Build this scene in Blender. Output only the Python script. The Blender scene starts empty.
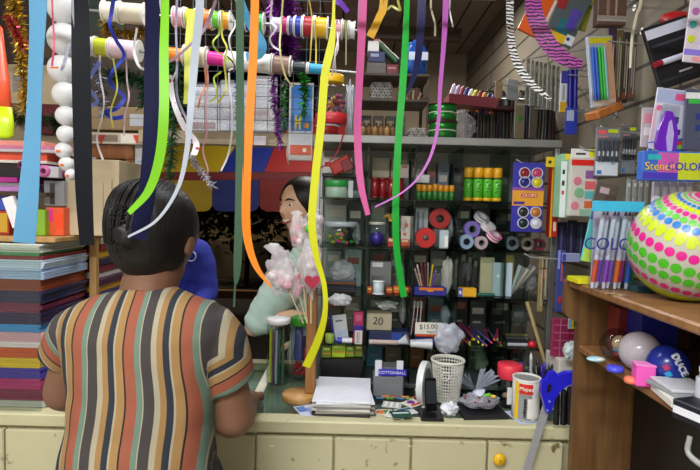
import bpy, bmesh, math, random
from mathutils import Matrix, Vector, noise
R = math.radians
random.seed(7)
SC = bpy.context.scene
COL = SC.collection

# ---------------------------------------------------------------- camera, world, light, exposure
CAM_LOC = Vector((0, 0, 1.46))
FPX = 520.0
CAM_ROT = Matrix.Rotation(R(86.7), 3, 'X') @ Matrix.Rotation(R(1.5), 3, 'Z')
cam = bpy.data.cameras.new('camera'); cam.sensor_width = 36; cam.lens = 36 * FPX / 700; cam.clip_start = .02
co = bpy.data.objects.new('camera', cam); COL.objects.link(co)
co.matrix_world = Matrix.Translation(CAM_LOC) @ CAM_ROT.to_4x4()
SC.camera = co
w = bpy.data.worlds.new('night'); SC.world = w; w.use_nodes = True
w.node_tree.nodes['Background'].inputs[0].default_value = (.30, .36, .5, 1)
w.node_tree.nodes['Background'].inputs[1].default_value = .012
def area(name, loc, sx, sy, power, color=(1, .97, .93), rot=(0, 0, 0)):
    l = bpy.data.lights.new(name, 'AREA'); l.shape = 'RECTANGLE'; l.size = sx; l.size_y = sy; l.energy = power; l.color = color
    o = bpy.data.objects.new(name, l); o.location = loc; o.rotation_euler = rot; COL.objects.link(o); return o
area('tube_light_main', (-.40, -.45, 2.52), 1.2, .12, 62, (.97, .99, 1))
area('tube_light_front', (-.30, 1.30, 2.52), 1.2, .12, 9, (.97, .99, 1))
area('rear_fill_light', (.1, 2.72, 2.52), .9, .12, 17, (1, .95, .86))  # added light above the view, brightens the far wall
area('street_fill_light', (-3.0, 9.0, 3.6), .4, .4, 60, (1, .82, .55))  # added light for the railing and awning, no lamp stands there
area('outside_fill_light', (-1.0, 2.42, 2.1), .16, .16, 7, (1, .93, .82), (R(-20), R(45), 0))  # added light behind the street wall, for the young woman's face
SC.view_settings.view_transform = 'Standard'
SC.view_settings.look = 'None'
SC.view_settings.exposure = 0.3
SC.view_settings.gamma = 1
SC.view_settings.use_curve_mapping = False
SC.cycles.transparent_max_bounces = 32

# ---------------------------------------------------------------- helpers
def P(px, py, Y):
    d = CAM_ROT @ Vector(((px - 350) / FPX, (235 - py) / FPX, -1))
    return CAM_LOC + d * (Y / d.y)
def S(Y): return Y / FPX
def PX(px, z, Y):                      # point over height z seen in column px at distance Y
    a = P(px, 0, Y); b = P(px, 470, Y); t = (z - a.z) / (b.z - a.z); p = a.lerp(b, t); p.z = z; return p
def lin(h):
    h = h.lstrip('#'); c = [int(h[i:i + 2], 16) / 255 for i in (0, 2, 4)]
    return tuple(x / 12.92 if x <= .04045 else ((x + .055) / 1.055) ** 2.4 for x in c) + (1,)
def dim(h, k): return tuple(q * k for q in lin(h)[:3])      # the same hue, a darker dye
MC = {}
def new_mat(name):
    m = bpy.data.materials.new(name); m.use_nodes = True
    nt = m.node_tree; b = nt.nodes['Principled BSDF']; return m, nt, b
def M(h, rough=.5, metal=0, var=.10, scale=60, spec=.5):
    k = (h, rough, metal, var, scale, spec)
    if k in MC: return MC[k]
    m, nt, b = new_mat('painted_surface')
    b.inputs['Roughness'].default_value = rough; b.inputs['Metallic'].default_value = metal
    b.inputs['Specular IOR Level'].default_value = spec
    c = lin(h) if isinstance(h, str) else h + (1,)
    n = nt.nodes.new('ShaderNodeTexNoise'); n.inputs['Scale'].default_value = scale
    tc = nt.nodes.new('ShaderNodeTexCoord'); nt.links.new(tc.outputs['Object'], n.inputs['Vector'])
    mx = nt.nodes.new('ShaderNodeMix'); mx.data_type = 'RGBA'
    mx.inputs[6].default_value = tuple(x * (1 - var) for x in c[:3]) + (1,)
    mx.inputs[7].default_value = tuple(min(1, x * (1 + var)) for x in c[:3]) + (1,)
    nt.links.new(n.outputs['Fac'], mx.inputs[0]); nt.links.new(mx.outputs[2], b.inputs['Base Color'])
    MC[k] = m; return m
def glass(h='#e8f4f0', rough=.03, ior=1.4):
    k = ('glass', h, rough)
    if k in MC: return MC[k]
    m, nt, b = new_mat('clear_glass'); out = nt.nodes['Material Output']; nt.nodes.remove(b)
    t = nt.nodes.new('ShaderNodeBsdfTransparent'); t.inputs[0].default_value = lin(h)
    g = nt.nodes.new('ShaderNodeBsdfGlossy'); g.inputs['Roughness'].default_value = rough
    lw = nt.nodes.new('ShaderNodeLayerWeight'); lw.inputs[0].default_value = .5
    pw = nt.nodes.new('ShaderNodeMath'); pw.operation = 'POWER'; pw.inputs[1].default_value = 4
    f = nt.nodes.new('ShaderNodeMath'); f.operation = 'MULTIPLY_ADD'; f.inputs[1].default_value = .5; f.inputs[2].default_value = (ior - 1) * .1
    nt.links.new(lw.outputs['Facing'], pw.inputs[0]); nt.links.new(pw.outputs[0], f.inputs[0])
    s = nt.nodes.new('ShaderNodeMixShader')
    nt.links.new(f.outputs[0], s.inputs[0]); nt.links.new(t.outputs[0], s.inputs[1]); nt.links.new(g.outputs[0], s.inputs[2])
    nt.links.new(s.outputs[0], out.inputs[0]); MC[k] = m; return m
def film(h='#e9edf2', a=.35, rough=.2):
    k = ('film', h, a, rough)
    if k in MC: return MC[k]
    m, nt, b = new_mat('plastic_film'); out = nt.nodes['Material Output']
    b.inputs['Base Color'].default_value = lin(h); b.inputs['Roughness'].default_value = rough
    t = nt.nodes.new('ShaderNodeBsdfTransparent'); s = nt.nodes.new('ShaderNodeMixShader')
    n = nt.nodes.new('ShaderNodeTexNoise'); n.inputs['Scale'].default_value = 35
    r = nt.nodes.new('ShaderNodeMapRange'); r.inputs[3].default_value = max(0, a - .15); r.inputs[4].default_value = min(1, a + .25)
    nt.links.new(n.outputs['Fac'], r.inputs[0]); nt.links.new(r.outputs[0], s.inputs[0])
    nt.links.new(t.outputs[0], s.inputs[1]); nt.links.new(b.outputs[0], s.inputs[2]); nt.links.new(s.outputs[0], out.inputs[0])
    MC[k] = m; return m
def wood(h1, h2, scale=(8, 8, 60), rough=.5):
    k = ('wood', h1, h2, scale)
    if k in MC: return MC[k]
    m, nt, b = new_mat('wood_grain'); b.inputs['Roughness'].default_value = rough
    tc = nt.nodes.new('ShaderNodeTexCoord'); mp = nt.nodes.new('ShaderNodeMapping'); mp.inputs['Scale'].default_value = scale
    n = nt.nodes.new('ShaderNodeTexNoise'); n.inputs['Scale'].default_value = 1; n.inputs['Detail'].default_value = 5
    cr = nt.nodes.new('ShaderNodeValToRGB'); cr.color_ramp.elements[0].position = .35; cr.color_ramp.elements[1].position = .65
    cr.color_ramp.elements[0].color = lin(h1); cr.color_ramp.elements[1].color = lin(h2)
    nt.links.new(tc.outputs['Object'], mp.inputs[0]); nt.links.new(mp.outputs[0], n.inputs['Vector'])
    nt.links.new(n.outputs['Fac'], cr.inputs[0]); nt.links.new(cr.outputs[0], b.inputs['Base Color'])
    MC[k] = m; return m
def satin(h):                          # woven satin ribbon: fine cross ribs, soft gloss
    k = ('satin', h)
    if k in MC: return MC[k]
    m, nt, b = new_mat('satin'); b.inputs['Base Color'].default_value = tuple(x * .72 for x in lin(h)[:3]) + (1,); b.inputs['Roughness'].default_value = .5; b.inputs['Specular IOR Level'].default_value = .3 if max(lin(h)[:3]) > .1 else .08
    MC[k] = m; return m
def zebra(h1, h2):
    m, nt, b = new_mat('zebra_print'); b.inputs['Roughness'].default_value = .5
    tc = nt.nodes.new('ShaderNodeTexCoord'); wv = nt.nodes.new('ShaderNodeTexWave'); wv.bands_direction = 'Z'
    wv.inputs['Scale'].default_value = 42; wv.inputs['Distortion'].default_value = 5; wv.inputs['Detail Scale'].default_value = 1.5
    cr = nt.nodes.new('ShaderNodeValToRGB'); cr.color_ramp.interpolation = 'CONSTANT'; cr.color_ramp.elements[1].position = .5
    cr.color_ramp.elements[0].color = lin(h1); cr.color_ramp.elements[1].color = lin(h2)
    nt.links.new(tc.outputs['Object'], wv.inputs[0]); nt.links.new(wv.outputs['Fac'], cr.inputs[0]); nt.links.new(cr.outputs[0], b.inputs['Base Color'])
    return m

def catmull(pts, n=6):
    if len(pts) < 3: return pts
    out = []; q = [pts[0] * 2 - pts[1]] + list(pts) + [pts[-1] * 2 - pts[-2]]
    for i in range(1, len(q) - 2):
        a, b, c, d = q[i - 1:i + 3]
        for j in range(n):
            t = j / n
            out.append(.5 * ((2 * b) + (c - a) * t + (2 * a - 5 * b + 4 * c - d) * t * t + (3 * b - a - 3 * c + d) * t ** 3))
    out.append(pts[-1]); return out

class MB:
    def __init__(s, mat=None):
        s.v = []; s.f = []; s.mi = []; s.sm = []; s.mats = []; s.mt = None; s.cur = 0
        if mat: s.mat(mat)
    def mat(s, m):
        if isinstance(m, str): m = M(m)
        if m not in s.mats: s.mats.append(m)
        s.cur = s.mats.index(m); return s
    def add(s, vs, fs, smooth=False):
        o = len(s.v)
        for p in vs:
            p = Vector(p); s.v.append(s.mt @ p if s.mt else p)
        for f in fs:
            s.f.append([i + o for i in f]); s.mi.append(s.cur); s.sm.append(smooth)
        return s
    def box(s, c, d, rot=None, ch=.0012):
        c = Vector(c); a = [x / 2 for x in d]; ch = min(ch, min(a) * .6); vs = []; idx = {}
        for sx in (-1, 1):
            for sy in (-1, 1):
                for sz in (-1, 1):
                    for k in range(3):
                        p = [sx * (a[0] - ch), sy * (a[1] - ch), sz * (a[2] - ch)]
                        p[k] = (sx, sy, sz)[k] * a[k]
                        p = Vector(p)
                        if rot is not None: p = rot @ p
                        idx[(sx, sy, sz, k)] = len(vs); vs.append(p + c)
        fs = []
        for k in range(3):
            i, j = [x for x in range(3) if x != k]
            for sg in (-1, 1):
                q = []
                for (p, r) in ((-1, -1), (1, -1), (1, 1), (-1, 1)):
                    t = [0, 0, 0]; t[k] = sg; t[i] = p; t[j] = r; q.append(idx[tuple(t) + (k,)])
                fs.append(q)
            for p in (-1, 1):
                for r in (-1, 1):                      # edges along axis k
                    t0 = [0, 0, 0]; t0[i] = p; t0[j] = r; t0[k] = -1; t1 = list(t0); t1[k] = 1
                    fs.append([idx[tuple(t0) + (i,)], idx[tuple(t0) + (j,)], idx[tuple(t1) + (j,)], idx[tuple(t1) + (i,)]])
        for sx in (-1, 1):
            for sy in (-1, 1):
                for sz in (-1, 1): fs.append([idx[(sx, sy, sz, k)] for k in range(3)])
        return s.add(vs, fs)
    def bar(s, lo, hi, ch=.0012):
        lo = Vector(lo); hi = Vector(hi); return s.box((lo + hi) / 2, hi - lo, None, ch)
    def rings(s, rs, cap=True, smooth=True, close=True):
        n = len(rs[0]); vs = [p for r in rs for p in r]; fs = []
        for i in range(len(rs) - 1):
            for j in range(n if close else n - 1):
                k = (j + 1) % n; fs.append([i * n + j, i * n + k, (i + 1) * n + k, (i + 1) * n + j])
        s.add(vs, fs, smooth)
        if cap: s.add(rs[0], [list(range(n))]); s.add(rs[-1], [list(range(n))])
        return s
    def tube(s, pts, r, n=8, sm=True, spl=0, cap=True):
        pts = [Vector(p) for p in pts]
        if spl: pts = catmull(pts, spl)
        rr = r if isinstance(r, (list, tuple)) else [r, r]
        rs = []; up = None
        for i, p in enumerate(pts):
            d = (pts[min(i + 1, len(pts) - 1)] - pts[max(i - 1, 0)]).normalized()
            if up is None:
                up = Vector((0, 0, 1)) if abs(d.z) < .9 else Vector((1, 0, 0))
            a = d.cross(up).normalized(); up = a.cross(d).normalized()
            t = i / (len(pts) - 1) * (len(rr) - 1); k = min(int(t), len(rr) - 2); ra = rr[k] + (rr[k + 1] - rr[k]) * (t - k)
            rs.append([p + (a * math.cos(q) + up * math.sin(q)) * ra for q in [2 * math.pi * j / n for j in range(n)]])
        return s.rings(rs, cap, sm)
    def cyl(s, p0, p1, r0, r1=None, n=20): return s.tube([p0, p1], [r0, r0 if r1 is None else r1], n)
    def lathe(s, prof, c=(0, 0, 0), axis=None, n=24, smooth=True):
        c = Vector(c); rs = []
        for r, z in prof:
            ring = []
            for j in range(n):
                q = 2 * math.pi * j / n; p = Vector((max(r, 1e-5) * math.cos(q), max(r, 1e-5) * math.sin(q), z))
                ring.append(c + (axis @ p if axis is not None else p))
            rs.append(ring)
        return s.rings(rs, False, smooth)
    def ball(s, c, r, n=20, m=12, sc=(1, 1, 1)):
        c = Vector(c); rs = []
        for i in range(m + 1):
            a = math.pi * i / m; rr = max(math.sin(a), .004)
            rs.append([c + Vector((r * sc[0] * rr * math.cos(2 * math.pi * j / n), r * sc[1] * rr * math.sin(2 * math.pi * j / n), r * sc[2] * math.cos(a))) for j in range(n)])
        return s.rings(rs, False)
    def torus(s, c, Rr, r, axis=None, n=24, m=8):
        c = Vector(c); rs = []
        for i in range(n + 1):
            a = 2 * math.pi * i / n; ring = []
            for j in range(m):
                b = 2 * math.pi * j / m; p = Vector(((Rr + r * math.cos(b)) * math.cos(a), (Rr + r * math.cos(b)) * math.sin(a), r * math.sin(b)))
                ring.append(c + (axis @ p if axis is not None else p))
            rs.append(ring)
        return s.rings(rs, False)
    def prism(s, out, y0, y1):          # outline of (x, z) points pushed along y
        n = len(out); vs = [Vector((x, y0, z)) for x, z in out] + [Vector((x, y1, z)) for x, z in out]
        fs = [list(range(n)), list(range(n, 2 * n))] + [[i, (i + 1) % n, n + (i + 1) % n, n + i] for i in range(n)]
        return s.add(vs, fs)
    def strip(s, pts, wd, th=.0006, side=None):
        # flat band: pts 3D, wd list of widths, side vector(s)
        rs = []
        for i, p in enumerate(pts):
            d = (pts[min(i + 1, len(pts) - 1)] - pts[max(i - 1, 0)]).normalized()
            sd = side[i] if isinstance(side, list) else (side or Vector((1, 0, 0)))
            a = (sd - d * sd.dot(d))
            if a.length < 1e-4: a = Vector((0, 1, 0))
            a.normalize(); nn = a.cross(d).normalized()
            t = i / (len(pts) - 1) * (len(wd) - 1); k = min(int(t), len(wd) - 2) if len(wd) > 1 else 0
            ww = wd[0] if len(wd) == 1 else wd[k] + (wd[k + 1] - wd[k]) * (t - k)
            rs.append([p + a * ww / 2 + nn * th / 2, p - a * ww / 2 + nn * th / 2, p - a * ww / 2 - nn * th / 2, p + a * ww / 2 - nn * th / 2])
        for i, j in ((0, 1), (2, 3)): s.rings([[r[i], r[i].lerp(r[j], .5), r[j]] for r in rs], False, True, False)
        for i, j in ((1, 2), (3, 0)): s.rings([[r[i], r[j]] for r in rs], False, False, False)
        s.add(rs[0], [[0, 1, 2, 3]]); return s.add(rs[-1], [[0, 1, 2, 3]])
    def build(s, name, parent=None, attr=None):
        me = bpy.data.meshes.new(name); off = Vector()
        if parent:
            q = parent
            while q: off += q.location; q = q.parent
        else:
            xs = [p.x for p in s.v]; ys = [p.y for p in s.v]; zs = [p.z for p in s.v]
            off = Vector(((min(xs) + max(xs)) / 2, (min(ys) + max(ys)) / 2, min(zs)))
        me.from_pydata([p - off for p in s.v], [], s.f)
        for m in s.mats: me.materials.append(m)
        me.polygons.foreach_set('material_index', s.mi); me.polygons.foreach_set('use_smooth', s.sm)
        bm = bmesh.new(); bm.from_mesh(me); bmesh.ops.recalc_face_normals(bm, faces=bm.faces); bm.to_mesh(me); bm.free()
        o = bpy.data.objects.new(name, me); COL.objects.link(o)
        if parent: o.parent = parent
        else: o.location = off
        return o
def tag(o, label, cat, group=None, kind=None):
    o['label'] = label; o['category'] = cat
    if group: o['group'] = group
    if kind: o['kind'] = kind
    return o
def one(name, mb, label, cat, group=None, kind=None): return tag(mb.build(name), label, cat, group, kind)
def thing(name, label, cat, loc, group=None):
    o = bpy.data.objects.new(name, None); COL.objects.link(o); o.location = loc; o.empty_display_size = .02
    return tag(o, label, cat, group)
def struct(name, mb):
    o = mb.build(name); o['kind'] = 'structure'; return o
def dup(root, loc, label, rz=None, group=None):
    def cp(o, par):
        c = o.copy(); COL.objects.link(c); c.parent = par
        for ch in o.children: cp(ch, c)
        return c
    c = cp(root, None); c.location = loc; c['label'] = label
    if rz is not None: c.rotation_euler.z = rz
    if group: c['group'] = group
    return c
def frame(c, yaw=0, roll=0, pitch=0):
    return Matrix.Translation(c) @ Matrix.Rotation(R(yaw), 4, 'Z') @ Matrix.Rotation(R(pitch), 4, 'X') @ Matrix.Rotation(R(roll), 4, 'Y')
def text(parent, s, c, size, m, yaw=0, roll=0, pitch=0, name='lettering', ext=.0004):
    cu = bpy.data.curves.new('t', 'FONT'); cu.body = s; cu.size = size; cu.extrude = ext; cu.align_x = 'CENTER'; cu.align_y = 'CENTER'
    o = bpy.data.objects.new('t', cu); COL.objects.link(o)
    bpy.context.view_layer.update()
    me = bpy.data.meshes.new_from_object(o.evaluated_get(bpy.context.evaluated_depsgraph_get()))
    bpy.data.objects.remove(o); bpy.data.curves.remove(cu)
    mt = frame(c, yaw, roll, pitch) @ Matrix.Rotation(R(90), 4, 'X')
    off = Vector(); q = parent
    while q: off += q.location; q = q.parent
    me.transform(Matrix.Translation(-off) @ mt)
    me.materials.clear(); me.materials.append(m if not isinstance(m, str) else M(m))
    t = bpy.data.objects.new(name, me); COL.objects.link(t); t.parent = parent; return t
def prints(mb, w, h, th, items):       # printed shapes on the -y face of a panel centred on mb.mt
    for k, it in enumerate(items):
        e = .0004 + .00012 * k
        if it[0] == 'r':
            _, u0, v0, u1, v1, c = it; mb.mat(M(c, .4))
            mb.box((w * ((u0 + u1) / 2 - .5), -th / 2 - e / 2, h * (.5 - (v0 + v1) / 2)), (w * abs(u1 - u0), e, h * abs(v1 - v0)), None, .0001)
        elif it[0] == 'o':
            _, u, v, r, c = it; mb.mat(M(c, .3)); q = Vector((w * (u - .5), -th / 2, h * (.5 - v)))
            mb.cyl(q, q + Vector((0, -e - .0015, 0)), r * w, r * w * .92, 16)
def card(name, label, cat, x0, y0, x1, y1, Y, th, base, items=(), yaw=0, roll=0, pitch=0, group=None, hole=None, rough=.4):
    c = P((x0 + x1) / 2, (y0 + y1) / 2, Y); w = abs(x1 - x0) * S(Y); h = abs(y1 - y0) * S(Y)
    mb = MB(base if not isinstance(base, str) else M(base, rough)); mb.mt = frame(c, yaw, roll, pitch)
    mb.box((0, 0, 0), (w, th, h), None, min(.002, th * .3)); prints(mb, w, h, th, items)
    if cat is None: return mb, c, w, h
    return one(name, mb, label, cat, group)
def remeshed(mb, name, parent, vox=.006, smooth=6, mat=None, post=None):
    o = mb.build(name, parent)
    md = o.modifiers.new('r', 'REMESH'); md.mode = 'VOXEL'; md.voxel_size = vox; md.use_smooth_shade = True
    if smooth:
        sm = o.modifiers.new('s', 'SMOOTH'); sm.iterations = smooth; sm.factor = .5
    bpy.context.view_layer.update()
    me = bpy.data.meshes.new_from_object(o.evaluated_get(bpy.context.evaluated_depsgraph_get()))
    me.name = name; o.modifiers.clear(); o.data = me
    me.materials.clear(); me.materials.append(mat)
    for p in me.polygons: p.use_smooth = True
    if post: post(o)
    return o
def limb(mb, chain):                    # tapered capsules along [(point, radius), ...]
    for i, (p, r) in enumerate(chain):
        mb.ball(p, r, 14, 10)
        if i: mb.tube([chain[i - 1][0], p], [chain[i - 1][1], r], 14)
    return mb
# ---------------------------------------------------------------- the setting
WX = .85                                # right wall plane
CT = .884                               # counter top height
def planks(h1, h2, hm, bw, rh, tilt=None):
    m, nt, b = new_mat('planks'); b.inputs['Roughness'].default_value = .75
    tc = nt.nodes.new('ShaderNodeTexCoord'); mp = nt.nodes.new('ShaderNodeMapping'); mp.inputs['Rotation'].default_value = tilt or (0, 0, 0)
    br = nt.nodes.new('ShaderNodeTexBrick'); br.inputs['Scale'].default_value = 1; br.inputs['Mortar Size'].default_value = .006
    br.inputs['Brick Width'].default_value = bw; br.inputs['Row Height'].default_value = rh; br.inputs['Bias'].default_value = -.2
    br.inputs['Color1'].default_value = lin(h1); br.inputs['Color2'].default_value = lin(h2); br.inputs['Mortar'].default_value = lin(hm)
    n = nt.nodes.new('ShaderNodeTexNoise'); n.inputs['Scale'].default_value = 9; n.inputs['Detail'].default_value = 6
    mx = nt.nodes.new('ShaderNodeMix'); mx.data_type = 'RGBA'; mx.blend_type = 'MULTIPLY'; mx.inputs[0].default_value = .35
    nt.links.new(tc.outputs['Object'], mp.inputs[0]); nt.links.new(mp.outputs[0], br.inputs['Vector']); nt.links.new(tc.outputs['Object'], n.inputs['Vector'])
    nt.links.new(br.outputs['Color'], mx.inputs[6]); nt.links.new(n.outputs['Color'], mx.inputs[7]); nt.links.new(mx.outputs[2], b.inputs['Base Color'])
    return m
wallm = planks('#857b6c', '#756c5e', '#37302a', 1.9, .105, (0, R(90), R(90)))
struct('wall_right', MB(wallm).bar((WX, -1.3, 0), (WX + .05, 4.05, 2.7)))
struct('wall_far', MB(M('#9a8c78', .8, var=.2, scale=6)).bar((-.2, 4.0, 0), (WX, 4.05, 2.7)))
struct('wall_left', MB(M('#cfc8bb', .8)).bar((-1.36, -1.3, 0), (-1.31, 2.0, 2.7)))
struct('wall_behind', MB(M('#cfc8bb', .8)).bar((-1.36, -1.35, 0), (WX + .05, -1.3, 2.7)))
struct('wall_street', MB(M('#8f7f68', .8, var=.15, scale=9)).bar((-1.31, 1.96, 0), (-.74, 2.0, 2.7)))
struct('floor', MB(M('#8d877c', .6, var=.15, scale=5)).bar((-1.36, -1.3, -.03), (WX, 4.0, 0)))
ceilm = planks('#a3978a', '#8a8074', '#2b2622', .12, 9)
struct('ceiling', MB(ceilm).bar((-1.36, -1.3, 2.62), (WX, 4.05, 2.7)))
mb = MB(wood('#3b2f25', '#4b3b2e'))
a = P(375, 33, 3.3); b_ = P(461, 34, 3.3); mb.bar((a.x, 3.27, a.z - .04), (b_.x, 3.33, a.z + .035)); struct('trim_1', mb)
mb = MB(M('#b9ab8f', .6)); a = P(168, 138, 1.9); b_ = P(312, 138, 1.9)
mb.bar((-.76, 1.86, a.z - .022), (b_.x + .02, 1.92, a.z + .022)); struct('trim_2', mb)
struct('ground', MB(M('#211d1a', .9, var=.3, scale=3)).bar((-12, 4.05, -.06), (6, 14, -.01)))
mb = MB(M('#7a5a3c', .9)); mb.bar((-9, 7.9, -.01), (3, 8.05, .10)); struct('kerb', mb)
struct('wall_opposite', MB(M('#2a241f', .9, var=.4, scale=2)).bar((-12, 13.9, 0), (6, 14, 5)))
struct('wall_low', MB(M('#5e5444', .85, var=.2)).bar((-6, 10, 0), (1.5, 10.15, .72)))

# ---------------------------------------------------------------- counter
ctm = M('#c4be9a', .45, var=.06, scale=14)
_n = ctm.node_tree; _b = _n.nodes['Principled BSDF']; _src = _b.inputs['Base Color'].links[0].from_socket        # brown scuffs and drips of old paint
_t = _n.nodes.new('ShaderNodeTexNoise'); _t.inputs['Scale'].default_value = 26; _t.inputs['Detail'].default_value = 6; _r = _n.nodes.new('ShaderNodeValToRGB')
_r.color_ramp.elements[0].position = .66; _r.color_ramp.elements[1].position = .74; _m = _n.nodes.new('ShaderNodeMix'); _m.data_type = 'RGBA'; _m.inputs[7].default_value = lin('#6f5e40')
_c = _n.nodes.new('ShaderNodeTexCoord'); _n.links.new(_c.outputs['Object'], _t.inputs['Vector']); _n.links.new(_t.outputs['Fac'], _r.inputs[0]); _n.links.new(_r.outputs[0], _m.inputs[0]); _n.links.new(_src, _m.inputs[6]); _n.links.new(_m.outputs[2], _b.inputs['Base Color'])
ctw = M('#e3e0d0', .4)
ctr = thing('shop_counter', 'long cream painted shop counter with a glass top and panelled front', 'counter', (-.2, 1.6, 0))
X0, X1 = -1.29, .84
mb = MB(M('#bdb690', .5, var=.07, scale=10)); mb.bar((X0, 1.372, .04), (X1, 1.385, CT - .03)); mb.bar((X0, 1.875, .04), (X1, 1.89, CT - .02))
mb.bar((X0, 1.385, .04), (X0 + .015, 1.875, CT - .02)); mb.bar((X1 - .015, 1.385, .04), (X1, 1.875, CT - .02)); mb.build('carcass', ctr)
MB(M('#c3c9bd', .6)).bar((X0 + .016, 1.386, CT - .07), (X1 - .016, 1.874, CT - .06)).build('inner_shelf', ctr)
mb = MB(ctm); mb.bar((X0, 1.35, CT - .035), (X1, 1.40, CT), .004); mb.bar((X0, 1.85, CT - .03), (X1, 1.89, CT), .003); mb.build('top_rail', ctr)
bx = [X0 + .02] + [P(p, 400, 1.6).x for p in (-10, 112, 261, 420, 560)] + [X1 - .02]
for q in bx: MB(ctw).bar((q - .014, 1.4, CT - .03), (q + .014, 1.85, CT - .0005), .002).build('top_bar', ctr)
for i in range(len(bx) - 1): MB(glass('#e2ebe7', .06)).bar((bx[i] + .0142, 1.4005, CT - .008), (bx[i + 1] - .0142, 1.8495, CT - .002), .0005).build('glass_pane', ctr)
dx = [P(p, 450, 1.36).x for p in (-71, 6, 80, 170, 256, 334, 411, 487, 563)]
for i in range(len(dx) - 1):
    d = MB(ctm); d.bar((dx[i] + .0025, 1.352, .07), (dx[i + 1] - .0025, 1.3715, CT - .045), .003); d = d.build('door_panel', ctr)
    if i == 7 - 0 or False:
        pass
    if i == 7:
        k = P(498, 457, 1.352); kb = MB(M('#e2b21c', .35)).lathe([(.002, 0), (.006, 0), (.006, .008), (.0155, .010), (.0165, .016), (.012, .021), (.002, .023)], k, Matrix.Rotation(R(90), 3, 'X'))
        kb = kb.build('knob', d); kb['label'] = 'round yellow knob'
    elif i in (4, 5):
        q = P((272, 410)[i - 4] , 446, 1.352); MB(M('#d8d4c0', .3)).box((q.x, 1.3515, q.z), (.012, .001, .0035)).build('scratch', d)

# ---------------------------------------------------------------- display cabinet
CY0, CY1 = 1.62, 1.86
SZ = [P(440, v, CY0).z for v in (145, 200, 249, 297, 347)] + [CT + .014]
cxl = P(316, 250, CY0).x; cxr = P(553, 250, CY0).x
colx = [P(p, 250, CY0).x for p in (318, 366, 413, 459, 506, 551)]
alu = M('#a9acae', .38, .85); gl = glass('#c4d4cd', .03, 1.32)
cab = thing('display_cabinet', 'glass fronted display cabinet with aluminium posts, standing on the counter', 'cabinet', ((cxl + cxr) / 2, 1.74, CT))
for x in (cxl, cxr):
    for y in (CY0, CY1 - .016):
        MB(alu).bar((x - .008, y, CT + .0005), (x + .008, y + .016, SZ[0] - .0005)).build('post', cab)
top = MB(M('#8f918f', .4, .6)); top.bar((cxl - .01, CY0 - .005, SZ[0]), (cxr + .012, CY1, SZ[0] + .024), .002); TOPZ = SZ[0] + .024; top.build('top_board', cab)
for z in SZ[1:5]: MB(gl).bar((cxl + .009, CY0 + .002, z - .006), (cxr - .009, CY1 - .01, z), .0005).build('shelf', cab)
MB(M('#3c4642', .5)).bar((cxl + .009, CY0, CT + .0005), (cxr - .009, CY1, CT + .0138)).build('base_board', cab)
for x in colx[1:5]:
    for r in range(5): MB(gl).bar((x - .0025, CY0 + .003, SZ[r + 1] + .0003), (x + .0025, CY1 - .012, SZ[r] - .0065), .0003).build('divider', cab)
MB(M('#8f928b', .35, var=.25, scale=12)).bar((cxl + .009, CY1 - .009, CT + .014), (cxr - .009, CY1 - .001, SZ[0] - .001)).build('back_panel', cab)

# ---------------------------------------------------------------- bookshelf on the right
oak = wood('#7a5431', '#946a42', (14, 60, 14), .4); oakv = wood('#5f4226', '#785733', (50, 50, 5), .45)
BX = P(566, 290, 1.262).x; SHELF = thing('bookcase', 'brown wooden bookcase against the right wall with a ball on top', 'bookcase', (.69, .9, 0))
pz = P(567, 279, 1.27).z; BT = pz
BXL = P(577, 350, 1.262).x; zc_ = P(565, 318, 1.262).z; SPO = [(BXL, 0), (BXL, zc_ - .012), (BX + .012, zc_), (BX + .003, zc_ + .008), (BX, zc_ + .02), (BX, BT - .008), (BX + .006, BT + .004), (BX + .016, BT + .008), (WX - .002, BT + .008), (WX - .002, 0)]
MB(oakv).prism(SPO, 1.262, 1.282).build('side_panel', SHELF)
MB(oakv).prism(SPO, .10, .12).build('side_panel', SHELF)
MB(oak).bar((BX + .004, .1205, BT - .018), (WX - .002, 1.2615, BT), .004).build('top_shelf', SHELF)
SB = P(582, 346, 1.25).z
MB(oak).bar((BXL + .002, .1205, SB - .018), (WX - .002, 1.2615, SB), .004).build('shelf', SHELF)
MB(M('#3a2616', .6)).bar((WX - .011, .1205, 0.02), (WX - .0025, 1.2615, BT - .021)).build('back_panel', SHELF)
tv = thing('television', 'black flat television under the wooden bookcase shelf', 'television', (.72, .78, SB - .64))
MB(M('#0b0b0c', .35)).bar((.700, .40, SB - .60), (.735, 1.245, SB - .085), .006).build('screen', tv)
MB(M('#141415', .5)).bar((.66, .64, SB - .64), (.78, .92, SB - .626), .003).build('foot', tv)
MB(M('#141415', .5)).bar((.70, .72, SB - .6258), (.715, .84, SB - .6005)).build('neck', tv)
st = thing('low_stand', 'dark wooden stand below the television inside the bookcase', 'stand', (.7, .8, 0))
MB(M('#2a1c12', .6)).bar((.57, .3, 0.0), (.835, 1.2, SB - .641), .004).build('body', st)

# ---------------------------------------------------------------- street: awning, railing, bush
aw = thing('market_awning', 'yellow, blue and red striped market awning across the street opening', 'awning', (P(240, 180, 3).x, 3.0, 0))
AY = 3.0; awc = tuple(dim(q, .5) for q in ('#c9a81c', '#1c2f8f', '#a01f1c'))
def quadpanel(px, col, nm, th=.006, y0=AY, dy=0):
    mb = MB(M(col, .5)); n = len(px)
    f = [P(x, y, y0 + (dy * (1 - (y - 140) / 40) if dy else 0)) for x, y in px]; g = [p + Vector((0, th, 0)) for p in f]
    mb.add(f + g, [list(range(n)), list(range(n, 2 * n))] + [[i, (i + 1) % n, n + (i + 1) % n, n + i] for i in range(n)]); return mb.build(nm, aw)
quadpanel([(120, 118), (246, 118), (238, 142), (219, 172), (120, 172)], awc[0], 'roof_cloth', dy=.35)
quadpanel([(246.3, 118), (296, 118), (276, 142), (264, 172), (219.4, 172), (238.3, 142)], awc[1], 'roof_cloth', dy=.35)
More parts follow.
